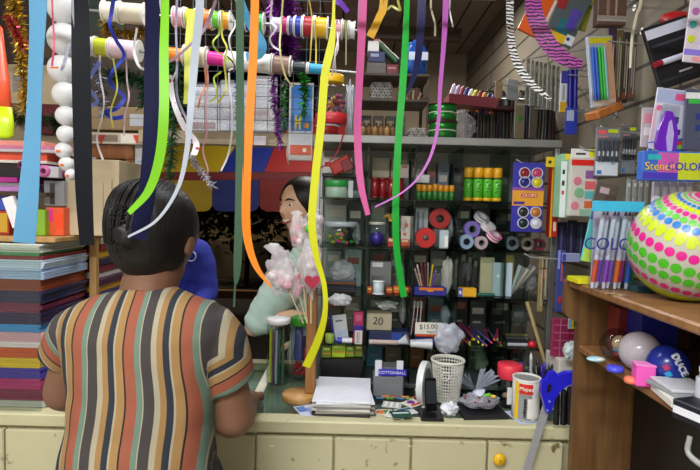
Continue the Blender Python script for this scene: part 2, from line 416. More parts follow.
quadpanel([(296.3, 118), (345, 118), (345, 172), (264.4, 172), (276.3, 142)], awc[2], 'roof_cloth', dy=.35)
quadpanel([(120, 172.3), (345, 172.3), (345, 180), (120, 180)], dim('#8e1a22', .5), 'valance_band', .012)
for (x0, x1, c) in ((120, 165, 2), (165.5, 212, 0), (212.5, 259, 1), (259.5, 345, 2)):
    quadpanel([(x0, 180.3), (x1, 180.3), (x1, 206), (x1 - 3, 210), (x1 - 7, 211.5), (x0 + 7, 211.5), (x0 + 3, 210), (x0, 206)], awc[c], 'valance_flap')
for x in (-1.35, .0):
    MB(M('#55585a', .5, .6)).cyl((x, 3.03, 0), (x, 3.03, 1.5), .018).build('pole', aw)
fe = thing('iron_railing', 'pale iron railing beyond the dark street', 'railing', (-1.4, 10.08, .72))
fa = P(258, 222, 10.08); fb = P(312, 222, 10.08)
MB(M('#a99c7a', .5)).bar((fa.x, 10.07, fa.z - .03), (fb.x, 10.09, fa.z)).build('top_rail', fe)
MB(M('#a99c7a', .5)).bar((fa.x, 10.07, .721), (fb.x, 10.09, .75)).build('bottom_rail', fe)
for i in range(13):
    x = fa.x + .03 + (fb.x - fa.x - .06) * i / 12
    MB(M('#a99c7a', .5)).bar((x - .012, 10.072, .75), (x + .012, 10.088, fa.z - .03)).build('bar', fe)
hs = thing('low_house', 'low beige house front far across the dark street', 'house', (-3, 12.4, 0))
MB(M('#857758', .85, var=.2)).bar((-4.6, 12.3, 0), (-1.1, 12.8, 1.05)).build('front', hs)
def bush(name, c, r, h, n, label):
    b = thing(name, label, 'bush', (c[0], c[1], 0))
    mb = MB(M('#1d2415', .8)); rr = random.Random(int(c[0] * 100) + 5)
    for _ in range(n):
        q = Vector((rr.gauss(0, .45), rr.gauss(0, .3), rr.gauss(0, .5))); p = Vector((c[0] + q.x * r, c[1] + q.y * r, c[2] + q.z * h))
        d = Vector((rr.uniform(-1, 1), rr.uniform(-1, 1), rr.uniform(-1, .6))).normalized(); s_ = Vector((d.z, d.x, -d.y)).normalized()
        l = rr.uniform(.10, .22); mb.add([p, p + d * l * .5 + s_ * l * .25, p + d * l, p + d * l * .5 - s_ * l * .25], [[0, 1, 2, 3]])
    mb.build('foliage', b); MB(M('#241b14', .9)).tube([(c[0], c[1], 0), (c[0] + .03, c[1], c[2] * .5), (c[0], c[1], c[2] + h * .4)], [.05, .03], 8).build('trunk', b)
q = P(247, 212, 9.2); bush('street_tree', (q.x, 9.2, q.z), .9, .55, 900, 'dark leafy tree beside the pale railing across the street')
q = P(186, 214, 7.2); bush('street_shrub', (q.x, 7.2, q.z), .55, .4, 500, 'dark shrub across the street, behind the person in blue')

# ---------------------------------------------------------------- ceiling lamps and hanging bars
for (n, x, y, z, l) in (('a', -.40, -.45, 2.545, 'ceiling tube lamp nearest the camera'), ('c', .1, 2.72, 2.545, 'ceiling tube lamp added out of view to brighten the far wall'), ('b', -.30, 1.30, 2.545, 'ceiling tube lamp above the counter front')):  # the far wall fixture is added, it carries the rear fill
    t = thing('tube_lamp', 'white ' + l, 'lamp', (x, y, 2.62)); 
    MB(M('#e8e8e6', .4)).bar((x - .63, y - .07, z + .002), (x + .63, y + .07, z + .05)).build('housing', t)
    for s_ in (-.4, .4): MB(M('#c8c8c6', .4)).cyl((x + s_, y, z + .05), (x + s_, y, 2.619), .004, None, 8).build('hanger', t)
t = thing('added_bracket_lamp', 'small bracket lamp added out of view to light the young woman', 'lamp', (-1.0, 2.42, 2.1))  # unseen fixture added to carry the outside fill
MB(M('#8a8a86', .4, .5)).lathe([(.02, .10), (.03, .09), (.10, .012), (.098, .01), (.028, .085), (.018, .096)], (-1.0, 2.42, 2.105), Matrix.Rotation(R(45), 3, 'Y'), 24).build('shade', t)
MB(M('#8a8a86', .4, .5)).tube([(-.93, 2.42, 2.17), (-.94, 2.2, 2.24), (-.94, 2.0005, 2.24)], [.008, .008], 8, spl=4).build('arm', t)
def wallbar(Y, z, label):
    one('hanging_bar', MB(M('#77797a', .4, .7)).cyl((-1.309, Y, z), (WX - .001, Y, z), .006), label, 'bar')
wallbar(.9, 1.985, 'grey metal bar holding the wide ribbons nearest the camera')
wallbar(1.2, 2.11, 'grey metal bar holding the ribbons in front of the cabinet')
# ---------------------------------------------------------------- people
SKIN = M('#7a5642', .5, var=.05, scale=30); SKIN2 = M('#e8ba9a', .5, var=.04, scale=30)
def hairmat(h):
    m, nt, b = new_mat('hair'); b.inputs['Base Color'].default_value = lin(h); b.inputs['Roughness'].default_value = .45; b.inputs['Specular IOR Level'].default_value = .4
    tc = nt.nodes.new('ShaderNodeTexCoord'); mp = nt.nodes.new('ShaderNodeMapping'); mp.inputs['Scale'].default_value = (140, 60, 9)
    n = nt.nodes.new('ShaderNodeTexNoise'); n.inputs['Scale'].default_value = 1; bp = nt.nodes.new('ShaderNodeBump'); bp.inputs['Strength'].default_value = .5; bp.inputs['Distance'].default_value = .004
    nt.links.new(tc.outputs['Object'], mp.inputs[0]); nt.links.new(mp.outputs[0], n.inputs['Vector']); nt.links.new(n.outputs['Fac'], bp.inputs['Height']); nt.links.new(bp.outputs[0], b.inputs['Normal'])
    return m
HAIR = hairmat('#0d0a09')
def head_mesh(mb, c, fwd, up, r=(.088, .074, .112), jaw=.28):
    f = fwd.normalized(); l = up.cross(f).normalized(); u = f.cross(l).normalized(); rs = []
    def g(a, b, w): return math.exp(-((a[0] - b[0]) ** 2 + (a[1] - b[1]) ** 2) / (w * w))
    n, m = 48, 36
    for i in range(m + 1):
        th = math.pi * i / m; ring = []
        for j in range(n):
            ph = 2 * math.pi * j / n; d = Vector((math.sin(th) * math.cos(ph), math.sin(th) * math.sin(ph), math.cos(th)))
            p = Vector((d.x * r[0], d.y * r[1], d.z * r[2]))
            if d.z < 0: p.y *= 1 + jaw * d.z; p.x *= 1 + .10 * d.z
            if d.x > .1:
                k = (d.y, d.z)
                e = .026 * g(k, (0, -.14), .10) + .012 * g(k, (0, .02), .09) + .005 * g(k, (0, .32), .35) + .012 * g(k, (0, -.85), .2)
                e += .007 * g(k, (0, -.42), .13) + .006 * g(k, (0, -.55), .12) - .004 * g(k, (0, -.49), .05)
                e -= .009 * (g(k, (.33, .08), .15) + g(k, (-.33, .08), .15)); e += .005 * (g(k, (.48, -.18), .22) + g(k, (-.48, -.18), .22))
                p.x += e
            ring.append(c + f * p.x + l * p.y + u * p.z)
        rs.append(ring)
    mb.rings(rs, False)
    for sg in (-1, 1):                       # ears
        q = c + l * sg * r[1] * 1.0 - f * .008 - u * .012
        mb.ball(q, .026, 12, 8, (.45 + .4 * abs(f.x), .45 + .4 * abs(f.y), 1.15))
    return f, l, u
def hand(mb, wrist, dirv, upv, thumb, s=1.0, curl=.5):
    d = dirv.normalized(); sd = d.cross(upv).normalized(); u = sd.cross(d).normalized()
    limb(mb, [(wrist, .022 * s), (wrist + d * .03 * s, .024 * s)])
    for k in range(4):
        o = (k - 1.5) * .018 * s; b = wrist + d * .075 * s + sd * o; L = (.07, .08, .075, .058)[k] * s
        limb(mb, [(wrist + d * .015 * s + sd * o * .6, .012 * s), (b, .0105 * s), (b + d * L * .45 - u * L * .15 * curl, .009 * s), (b + d * L * .75 - u * L * .5 * curl, .0085 * s), (b + d * L * .9 - u * L * .85 * curl, .0075 * s)])
    t = sd * (-1.5 if thumb < 0 else 1.5)
    limb(mb, [(wrist + d * .02 * s, .014 * s), (wrist + d * .045 * s + t * .026 * s - u * .006, .0105 * s), (wrist + d * .08 * s + t * .030 * s - u * .014, .009 * s)])

# --- shopkeeper, back to the camera
YW = 1.06
def Q(px, py, Y=YW): return P(px, py, Y)
sk = thing('person', 'shopkeeper in a striped blouse with black pinned up hair, back turned, behind the counter', 'person', (Q(145, 470).x, YW, 0))
hc = Q(159, 235, YW + .02); mb = MB(SKIN)
fw = Vector((.28, 1, -.10)); head_mesh(mb, hc, fw, Vector((0, -.05, 1)), (.086, .074, .107))
sL, sR = Q(80, 330), Q(214, 332); eL, eR = Q(64, 391, 1.10), Q(233, 415, 1.10)
wL, wR = Q(70, 402, 1.30), Q(249, 402, 1.36)
nb = Q(147, 290, YW)
limb(mb, [(hc - Vector((0, .01, .06)), .058), (nb, .054), (nb - Vector((0, 0, .09)), .07)])
hipz = .86; cx = Q(142, 420).x
limb(mb, [(nb - Vector((0, 0, .06)), .06), (Vector((cx, YW, 1.12)), .09), (Vector((cx, YW, .98)), .09), (Vector((cx, YW - .01, hipz)), .11)])
for sg in (-1, 1): limb(mb, [(Vector((cx + sg * .05, YW, 1.13)), .08), (Vector((cx + sg * .05, YW, .95)), .085), (Vector((cx + sg * .08, YW, .84)), .10), (Vector((cx + sg * .08, YW + .02, .46)), .062), (Vector((cx + sg * .08, YW - .01, .10)), .042), (Vector((cx + sg * .085, YW - .02, .05)), .042), (Vector((cx + sg * .095, YW + .14, .035)), .034)])
limb(mb, [(nb - Vector((0, 0, .08)), .05), (sL, .040), (eL, .042), (wL, .026)])
limb(mb, [(nb - Vector((0, 0, .08)), .05), (sR, .044), (eR, .048), (wR, .027)])
hand(mb, wL + Vector((0.005, .01, 0)), Vector((.25, 1, -.1)), Vector((0, 0, 1)), 1, .95, .5)
hand(mb, wR + Vector((0, .01, 0)), Vector((-.1, 1, -.15)), Vector((0, 0, 1)), -1, .95, .5)
body = remeshed(mb, 'body', sk, .006, 5, SKIN)
# hair: cap, low bun, loose strands
mb = MB(HAIR)
mb.ball(hc + Vector((-.008, -.012, .018)), .096, 28, 20, (.96, .99, 1.02)); mb.ball(hc + Vector((-.012, -.040, -.010)), .078, 24, 16, (.98, .75, .98))
mb.ball(hc + Vector((-.048, -.04, -.012)), .040, 20, 14, (1, .9, 1)); mb.ball(Q(125, 230, YW - .045), .029, 18, 12); mb.ball(Q(142, 257, YW - .04), .043, 18, 12, (1.2, .8, .7))
mb.ball(Q(165, 257, YW - .02), .038, 18, 12, (1.1, .8, .8))
for k in range(6):
    a = R(-60 + 40 * k); mb.tube([Q(125 + 10 * math.cos(a), 232 + 15 * math.sin(a), YW - .065), Q(126 + 8 * math.cos(a + 1), 232 + 11 * math.sin(a + 1), YW - .085), Q(127, 234, YW - .08)], [.011, .009], 8, spl=4)
hr = remeshed(mb, 'hair', sk, .005, 4, HAIR)
mb = MB(HAIR); rr = random.Random(3)
for k in range(34):
    b = (rr.uniform(114, 126), rr.uniform(206, 250)); e = (b[0] - rr.uniform(0, 9), b[1] + rr.uniform(-8, 10))
    mb.tube([Q(b[0] + 6, b[1], YW - .08), Q((b[0] + e[0]) / 2, (b[1] + e[1]) / 2 - 3, YW - .09), Q(e[0], e[1], YW - .085)], [.0012, .0006], 5, spl=4)
for k in range(60):                    # combed strands over the crown
    a = rr.uniform(-1.3, 1.3); pts = []
    for i in range(7):
        t = i / 6; ph = R(105 - 125 * t)
        pts.append(hc + Vector((-.008 + .0925 * math.sin(a) * math.cos(ph * .55) * (1 - .25 * t) - .02 * t, -.012 - .098 * math.cos(ph) * math.cos(a) - .001, .018 + .0985 * math.sin(ph) * math.cos(a * .5))))
    mb.tube(pts, [.0016, .001], 5, spl=3)
mb.build('loose_strands', sk)
# blouse
STR = [(0, '#b5654a'), (.18, '#7d9a88'), (.28, '#c9bda2'), (.30, '#4b4444'), (.48, '#c8bda0'), (.575, '#b98f57'), (.68, '#2d3340'), (.795, '#c8bda0'), (.83, '#bd935a'), (.965, '#2a2523')]
m, nt, b = new_mat('striped_cotton'); b.inputs['Roughness'].default_value = .85
at = nt.nodes.new('ShaderNodeAttribute'); at.attribute_name = 'stripe'
mul = nt.nodes.new('ShaderNodeMath'); mul.operation = 'MULTIPLY'; mul.inputs[1].default_value = 1 / .1045
ad = nt.nodes.new('ShaderNodeMath'); ad.operation = 'ADD'; ad.inputs[1].default_value = 0
fr = nt.nodes.new('ShaderNodeMath'); fr.operation = 'FRACT'; cr = nt.nodes.new('ShaderNodeValToRGB'); cr.color_ramp.interpolation = 'CONSTANT'
for i, (t, h) in enumerate(STR):
    e = cr.color_ramp.elements[i] if i < 2 else cr.color_ramp.elements.new(t)
    e.position = t; e.color = tuple(q * .58 for q in lin(h)[:3]) + (1,)
wv = nt.nodes.new('ShaderNodeTexNoise'); wv.inputs['Scale'].default_value = 500; bp = nt.nodes.new('ShaderNodeBump'); bp.inputs['Strength'].default_value = .15
nt.links.new(wv.outputs['Fac'], bp.inputs['Height']); nt.links.new(bp.outputs[0], b.inputs['Normal'])
nt.links.new(at.outputs['Fac'], mul.inputs[0]); nt.links.new(mul.outputs[0], ad.inputs[0]); nt.links.new(ad.outputs[0], fr.inputs[0]); nt.links.new(fr.outputs[0], cr.inputs[0]); nt.links.new(cr.outputs[0], b.inputs['Base Color'])
BLOUSE = m
ad.inputs[1].default_value = -(Q(70, 368, .955).x / .1045)
mb = MB(BLOUSE); rs = []
#      v, left px, right px, half depth, shift y
PR = [(283, 128, 172, .062, 0), (288, 112, 182, .068, 0), (294, 97, 196, .078, 0), (303, 80, 212, .09, 0), (315, 68, 224, .10, 0), (330, 66, 228, .108, 0), (350, 71, 224, .112, 0), (380, 78, 217, .115, 0), (415, 79, 212, .118, -.005), (442, 72, 213, .125, -.01), (462, 68, 215, .128, -.01), (490, 66, 217, .13, -.01), (520, 62, 220, .13, -.01)]
for (v, l, r_, dp, dy) in PR:
    a, c = Q(l, v), Q(r_, v); zc = (a.z + c.z) / 2; ring = []
    for j in range(40):
        t = 2 * math.pi * j / 40; ct, sn = math.cos(t), math.sin(t); e = .8
        x = (abs(ct) ** e) * (1 if ct > 0 else -1); y = (abs(sn) ** e) * (1 if sn > 0 else -1)
        p = a.lerp(c, .5 + x / 2); ring.append(Vector((p.x, YW + dy + y * dp, p.z - (.018 if y > 0 else 0) * (v < 300))))
    rs.append(ring)
mb.rings(rs, True)
hL, hR = Q(60, 356, YW + .02), Q(228, 381, YW + .03)
shL, shR = Q(96, 324), Q(201, 327)
mb.tube([shL, Q(74, 333), hL], [.05, .052, .046], 20); mb.tube([shR, Q(216, 344, YW + .01), hR], [.062, .066, .062], 20)
def stripe(o):
    me = o.data; off = sk.location; att = me.attributes.new('stripe', 'FLOAT', 'POINT'); vals = []; cos = []
    for vtx in me.vertices:
        p = vtx.co + off; f = noise.noise(Vector((p.x * 10, p.y * 9, p.z * 3.5))) * .009 + noise.noise(p * 22) * .0025
        best = p.x + .010 * noise.noise(Vector((p.x * 5, 3, p.z * 7)))
        for (a, h, sg, edge) in ((shL, hL, -1, Q(74, 350).x), (shR, hR, 1, Q(215, 350).x)):
            ax = (h - a); L = ax.length; ax.normalize(); t = (p - a).dot(ax)
            d = ((p - a) - ax * t).length
            if sg * (p.x - edge) > 0 and d < .12: best = edge + sg * max(sg * (p.x - edge) * .8, (t - .03) * .95)
        vals.append(best); cos += list(vtx.co + vtx.normal * f)
    att.data.foreach_set('value', vals); me.vertices.foreach_set('co', cos); me.update()
bl = remeshed(mb, 'blouse', sk, .005, 8, BLOUSE, stripe); bl['label'] = 'loose blouse with vertical coral, teal, charcoal and ochre stripes'
mb = MB(M('#23252c', .8))
for sg in (-1, 1): limb(mb, [(Vector((cx + sg * .06, YW - .01, .86)), .115), (Vector((cx + sg * .08, YW, .80)), .115), (Vector((cx + sg * .08, YW + .02, .46)), .075), (Vector((cx + sg * .08, YW - .01, .12)), .06)])
remeshed(mb, 'trousers', sk, .01, 4, M('#23252c', .8))

# --- girl customer outside the counter
YG = 2.12
gl_ = thing('person', 'smiling young woman in a pale teal top leaning on the counter', 'person', (P(322, 300, YG).x, YG, 0))
gh = P(302, 207, YG); mb = MB(SKIN2); gf = Vector((-.70, -.71, -.04)); gr = (.095, .078, .117); FS = .915
f, l, u = head_mesh(mb, gh, gf, Vector((.03, 0, 1)), gr)
gx = P(322, 300, YG).x; gn = P(319, 250, YG + .03); gs = P(312, 258, YG - .08); ge = P(254, 327, 2.02); gw = P(292, 316, 1.99)
limb(mb, [(gh + Vector((.03, .02, -.06)), .058), (gn, .058), (Vector((gx, YG + .02, gn.z - .12)), .11), (Vector((gx, YG + .02, 1.0)), .105), (Vector((gx, YG + .02, .86)), .125)])
for sg in (-1, 1): limb(mb, [(Vector((gx, YG + .02 + sg * .07, .86)), .10), (Vector((gx, YG + .02 + sg * .08, .45)), .06), (Vector((gx, YG + .02 + sg * .08, .06)), .042), (Vector((gx - .13, YG + .02 + sg * .09, .035)), .032)])
limb(mb, [(gs, .055), (ge, .038), (gw, .026)]); limb(mb, [(gs + Vector((.06, .2, 0)), .055), (gs + Vector((.10, .26, -.25)), .04), (gs + Vector((-.02, .16, -.38)), .028)])
hand(mb, gw, Vector((1, -.35, .05)), Vector((0, 0, 1)), 1, .95, .6); hand(mb, gs + Vector((-.02, .16, -.38)), Vector((-1, -.2, -.1)), Vector((0, 0, 1)), -1, .95, .6)
remeshed(mb, 'body', gl_, .005, 3, SKIN2)
mb = MB(HAIR)
mb.ball(gh + Vector((.011, .010, .030)), .103, 28, 20, (1.0, .94, .95)); mb.ball(gh + Vector((.050, .03, -.03)), .078, 24, 16, (.9, .9, 1.2))
limb(mb, [(gh + Vector((.075, .03, -.04)), .062), (gh + Vector((.10, .06, -.16)), .055), (gh + Vector((.11, .08, -.30)), .045)])
remeshed(mb, 'hair', gl_, .005, 3, HAIR)
for sg in (-1, 1):
    e = gh + (f * .0805 + l * sg * .030 + u * .012) * FS
    ey = MB(M('#efe9e2', .25)).ball(e, .0128, 14, 10).build('eye', gl_); MB(M('#1c120d', .2)).ball(e + f * .0066, .0072, 12, 8).build('iris', ey)
    mb = MB(HAIR); mb.tube([gh + (f * .1035 + l * sg * .014 + u * .032) * FS, gh + (f * .0985 + l * sg * .032 + u * .038) * FS, gh + (f * .084 + l * sg * .052 + u * .032) * FS], [.0028, .0034, .0015], 6, spl=4); mb.build('eyebrow', gl_)
mb = MB(M('#b85a55', .4)); mb.tube([gh + (f * .0835 + l * -.030 - u * .054) * FS, gh + (f * .1005 - u * .0665) * FS, gh + (f * .0835 + l * .030 - u * .054) * FS], [.003, .0052, .003], 8, spl=5); mb.build('lips', gl_)
mb = MB(M('#f2efe8', .3)); mb.tube([gh + (f * .0855 + l * -.024 - u * .053) * FS, gh + (f * .1000 - u * .0585) * FS, gh + (f * .0855 + l * .024 - u * .053) * FS], [.002, .0042, .002], 8, spl=5); mb.build('teeth', gl_)
TEAL = M('#bcd6cc', .8, var=.04); mb = MB(TEAL)
for i, (p, r_) in enumerate([(Vector((gx, YG + .02, gn.z - .06)), .085), (Vector((gx, YG + .02, gn.z - .14)), .125), (Vector((gx, YG + .02, 1.05)), .122), (Vector((gx, YG + .02, .84)), .14)]):
    mb.ball(p, r_, 20, 12, (1, 1.15, .9))
    if i: mb.tube([pp, p], [pr * .98, r_ * .98], 20)
    pp, pr = p, r_
mb.tube([gs + Vector((.03, .03, .03)), gs, P(283, 288, 2.05), P(258, 321, 2.02)], [.074, .082, .082, .056], 18); mb.ball(P(258, 322, 2.02), .056, 18, 12); mb.tube([P(258, 323, 2.02), P(275, 321, 2.0)], [.05, .046], 14)
mb.tube([gs + Vector((.06, .2, .02)), gs + Vector((.09, .24, -.18))], [.07, .06], 16)
def folds(o):
    cos = []
    for v in o.data.vertices:
        p = v.co + gl_.location; cos += list(v.co + v.normal * (noise.noise(Vector(((p.x + p.z) * 30, p.y * 8, (p.x - p.z) * 5))) * .006))
    o.data.vertices.foreach_set('co', cos); o.data.update()
remeshed(mb, 'top', gl_, .006, 5, TEAL, folds)
mb = MB(M('#39425a', .8))
for sg in (-1, 1): limb(mb, [(Vector((gx, YG + .02 + sg * .06, .86)), .115), (Vector((gx, YG + .02 + sg * .08, .45)), .07), (Vector((gx, YG + .02 + sg * .08, .12)), .055)])
remeshed(mb, 'jeans', gl_, .01, 3, M('#39425a', .8))

# --- customer in blue, mostly hidden by the shopkeeper
YB = 2.32
bp_ = thing('person', 'customer in a dark blue sweater mostly hidden behind the shopkeeper', 'person', (P(168, 300, YB).x, YB, 0))
bxx = P(168, 300, YB).x; mb = MB(SKIN); bh = P(160, 216, YB); head_mesh(mb, bh, Vector((.2, -1, -.1)), Vector((0, 0, 1)), (.095, .076, .118))
bs = P(168, 252, YB); sr = P(198, 254, YB); sl = P(138, 254, YB)
limb(mb, [(bh - Vector((0, 0, .07)), .055), (Vector((bxx, YB, bs.z)), .06), (Vector((bxx, YB, 1.1)), .11), (Vector((bxx, YB, .85)), .12)])
br = [(sr, .055), (P(206, 292, YB - .02), .042), (P(196, 318, YB - .16), .028)]; bl_ = [(sl, .055), (P(131, 300, YB - .02), .042), (P(140, 325, YB - .16), .028)]
limb(mb, br); limb(mb, bl_); hand(mb, br[2][0], Vector((-.3, -1, 0)), Vector((0, 0, 1)), 1, .95, .5); hand(mb, bl_[2][0], Vector((.3, -1, 0)), Vector((0, 0, 1)), -1, .95, .5)
for sg in (-1, 1): limb(mb, [(Vector((bxx + sg * .08, YB, .86)), .10), (Vector((bxx + sg * .09, YB, .45)), .06), (Vector((bxx + sg * .09, YB, .06)), .042), (Vector((bxx + sg * .1, YB - .14, .035)), .032)])
remeshed(mb, 'body', bp_, .008, 3, SKIN)
mb = MB(HAIR); mb.ball(bh + Vector((0, .02, .02)), .098, 20, 14, (.88, .95, 1)); remeshed(mb, 'hair', bp_, .007, 2, HAIR)
BLU = M('#26309a', .85, var=.08); mb = MB(BLU)
for i, (p, r_) in enumerate([(Vector((bxx, YB, bs.z + .01)), .075), (Vector((bxx, YB, bs.z - .10)), .12), (Vector((bxx, YB, 1.05)), .125), (Vector((bxx, YB, .84)), .13)]):
    mb.ball(p, r_, 20, 12, (1.25, .95, .9))
    if i: mb.tube([pp, p], [pr, r_], 18)
    pp, pr = p, r_
for a in (br, bl_): limb(mb, [(Vector((bxx, YB, bs.z - .01)), .07), (a[0][0], .068), (a[1][0], .056), (a[1][0].lerp(a[2][0], .85), .042)])
def fold2(o):
    cos = []
    for v in o.data.vertices:
        p = v.co + bp_.location; cos += list(v.co + v.normal * noise.noise(Vector((p.x * 14, p.y * 8, p.z * 22))) * .006)
    o.data.vertices.foreach_set('co', cos); o.data.update()
remeshed(mb, 'sweater', bp_, .007, 4, BLU, fold2)
q = P(192, 256, YB - .105); mb = MB(M('#c9d0e8', .7)); mb.torus((q.x, q.y - .012, q.z), .020, .0025, Matrix.Rotation(R(80), 3, 'X')); mb.build('round_print', bp_)
mb = MB(M('#2a2a2e', .8))
for sg in (-1, 1): limb(mb, [(Vector((bxx + sg * .08, YB, .86)), .11), (Vector((bxx + sg * .09, YB, .45)), .07), (Vector((bxx + sg * .09, YB, .12)), .055)])
remeshed(mb, 'trousers', bp_, .01, 3, M('#2a2a2e', .8))
# ---------------------------------------------------------------- ribbons
BARS = {.9: 1.985, 1.2: 2.11}
def flat(pts, n=8, tw=None):            # sides that keep a band broad to the shop, with a slow twist
    q = catmull(pts, n); sd = []
    for i, p in enumerate(q):
        d = (q[min(i + 1, len(q) - 1)] - q[max(i - 1, 0)]).normalized(); a = d.cross(Vector((0, 1, 0))).normalized()
        t = i / (len(q) - 1); ang = R(18) * math.sin(t * 7 + pts[0].x * 40)
        if tw:
            k = t * (len(tw) - 1); j = min(int(k), len(tw) - 2); ang += R(tw[j] + (tw[j + 1] - tw[j]) * (k - j))
        sd.append(Matrix.Rotation(ang, 3, d) @ a)
    return q, sd
def ribbon(label, m, Y, pts, wpx, top=True, tw=None, cat='ribbon', group=None, bulge=0, dy=0):
    if isinstance(m, str): m = satin(m)
    p3 = [P(x, y, Y + dy * min(1, i / 2)) for i, (x, y) in enumerate(pts)]
    if top:
        bz = BARS[Y]; x0 = p3[0].x + (p3[0].x - p3[1].x) * .3
        p3 = [Vector((x0, Y + .0075, bz - .03)), Vector((x0, Y, bz + .0068)), Vector((x0, Y - .006, bz - .02))] + p3
    q, sd = flat(p3, 8, tw)
    if top: sd = [s_.lerp(Vector((-1, 0, 0)), max(0, 1 - i / 26)).normalized() if s_.x < 0 else s_.lerp(Vector((1, 0, 0)), max(0, 1 - i / 26)).normalized() for i, s_ in enumerate(sd)]
    if top:
        for i in range(16): sd[i] = sd[20] if abs(sd[20].x) > .7 else Vector((1, 0, 0))
    wd = [w_ * S(Y) for w_ in wpx]
    if top: wd = [wd[0]] * max(1, 2) + wd
    mb = MB(m).strip(q, wd, .0007, sd)
    return one('ribbon', mb, label, cat, group)
A, B_ = .9, 1.2
ribbon('wide light blue satin ribbon hanging at the far left', '#5f9fc8', A, [(38, 0), (36, 60), (33, 130), (29, 190), (24, 243)], [19, 19, 19, 20])
ribbon('wide black satin ribbon beside the string of white balls', '#181a20', A, [(80, 0), (81, 60), (82, 110), (84, 190), (87, 245)], [17, 17, 17, 17])
ribbon('wide dark navy ribbon hanging over the shopkeeper\'s hair', '#17193c', A, [(152, 0), (152, 60), (152, 120), (148, 185), (138, 239)], [16, 16, 16, 17])
ribbon('lime green ribbon curving down onto the shopkeeper\'s hair', '#7fcb1c', .9, [(165, -2), (164, 50), (164, 110), (160, 155), (149, 190), (129, 213)], [9.5, 9, 9, 9, 8, 5], dy=-.04)
ribbon('white ribbon sweeping in a curve over the shopkeeper\'s hair', '#aeb6c2', A, [(200, 0), (195, 55), (191, 105), (187, 150), (178, 188), (157, 220), (128, 237)], [8, 8, 7, 5.5, 4.5, 3, 2], dy=-.05)
ribbon('dark green satin ribbon with a twisted lower end', '#3b5a43', A, [(240, 0), (240, 70), (240, 140), (239, 215), (237, 272), (235, 287), (234, 307)], [8.5, 8.5, 8.5, 8.5, 8, 2, 2])
ribbon('orange satin ribbon curling at its lower end', '#f28a1a', A, [(255, 0), (253, 60), (250, 110), (247, 170), (246, 220), (249, 246), (257, 268), (271, 287)], [9, 9, 9, 8.5, 8.5, 8, 6, 2])
ribbon('bright yellow ribbon twisting past the lollipop stand', '#cfd01a', A, [(334, 0), (332, 40), (325, 75), (321, 125), (315, 180), (312, 222), (316, 255), (324, 284), (325, 312), (318, 340), (306, 367)], [2, 3, 8.5, 8.5, 8.5, 8, 8, 5, 5, 8, 8.5], tw=[60, 30, 0, 0, 0, 0, 0, 30, 10, 0, 0])
ribbon('long pink satin ribbon in front of the cabinet', '#f06fb4', B_, [(363, 0), (361, 50), (358, 110), (358, 150), (361, 185), (368, 215)], [8, 8, 7.5, 7.5, 7, 5])
ribbon('short golden yellow ribbon with a cut end', '#efb41e', B_, [(384, 0), (379, 18), (370, 37)], [8, 8, 8])
ribbon('bright green satin ribbon hanging down to the thread spool', '#22b83f', B_, [(407, 0), (405, 50), (402, 95), (399, 130), (396, 190), (396, 240), (400, 275), (404, 297)], [7.5, 7.5, 7.5, 7, 7, 7, 7, 7], tw=[0, 0, 50, 10, 0, 0, 0, 0])
ribbon('short navy ribbon tapering behind the bright green one', '#2b2e63', B_, [(422, 0), (420, 38), (417, 65), (411, 84), (403, 98)], [8.5, 8, 7.5, 5, 1.5], dy=.03)
ribbon('lilac pink ribbon curving left to a thin end', '#d977dd', B_, [(446, 0), (444, 40), (440, 90), (438, 125), (431, 155), (418, 178), (400, 194), (375, 207)], [6.5, 6, 4.5, 3.5, 3, 2, 1.6, 1.4], dy=-.03)
ribbon('white ribbon with black zebra stripes', zebra('#e8e8ea', '#26262a'), B_, [(510, 0), (511, 38), (517, 63), (531, 83), (551, 100)], [8.5, 8, 8, 7, 3])
ribbon('purple ribbon with black zebra stripes', zebra('#b04aa8', '#31102f'), B_, [(533, 0), (540, 28), (552, 48), (567, 60), (582, 65)], [17, 16, 15, 13, 9])
ribbon('short violet ribbon end near the yellow ribbon spool', '#7a3fc8', B_, [(337, -6), (341, 3), (348, 12)], [6, 6, 5])
ribbon('white cord hanging in front of the hanging packs', M('#c9c4ae', .6), B_, [(641, 0), (637, 14), (632, 38), (630, 68)], [3, 3, 2.6, 2], cat='cord')
one('ribbon', MB(satin('#4da3cf')).strip(*(lambda q: (q[0], [9 * S(1.42)], .0007, q[1]))(flat([P(*p, 1.42) for p in ((238, -4), (245, 14), (254, 30), (262, 44), (259, 54), (246, 57))], 8))), 'light blue ribbon loop folded back over the white spool', 'ribbon')
one('ribbon', MB(film('#e6ea6a', .72, .5)).strip(*(lambda q: (q[0], [13 * S(1.44)], .0006, q[1]))(flat([P(*p, 1.44) for p in ((193, 10), (192, 40), (191, 70), (189, 104))], 6))), 'wide sheer yellow ribbon hanging from the neon yellow spool', 'ribbon')
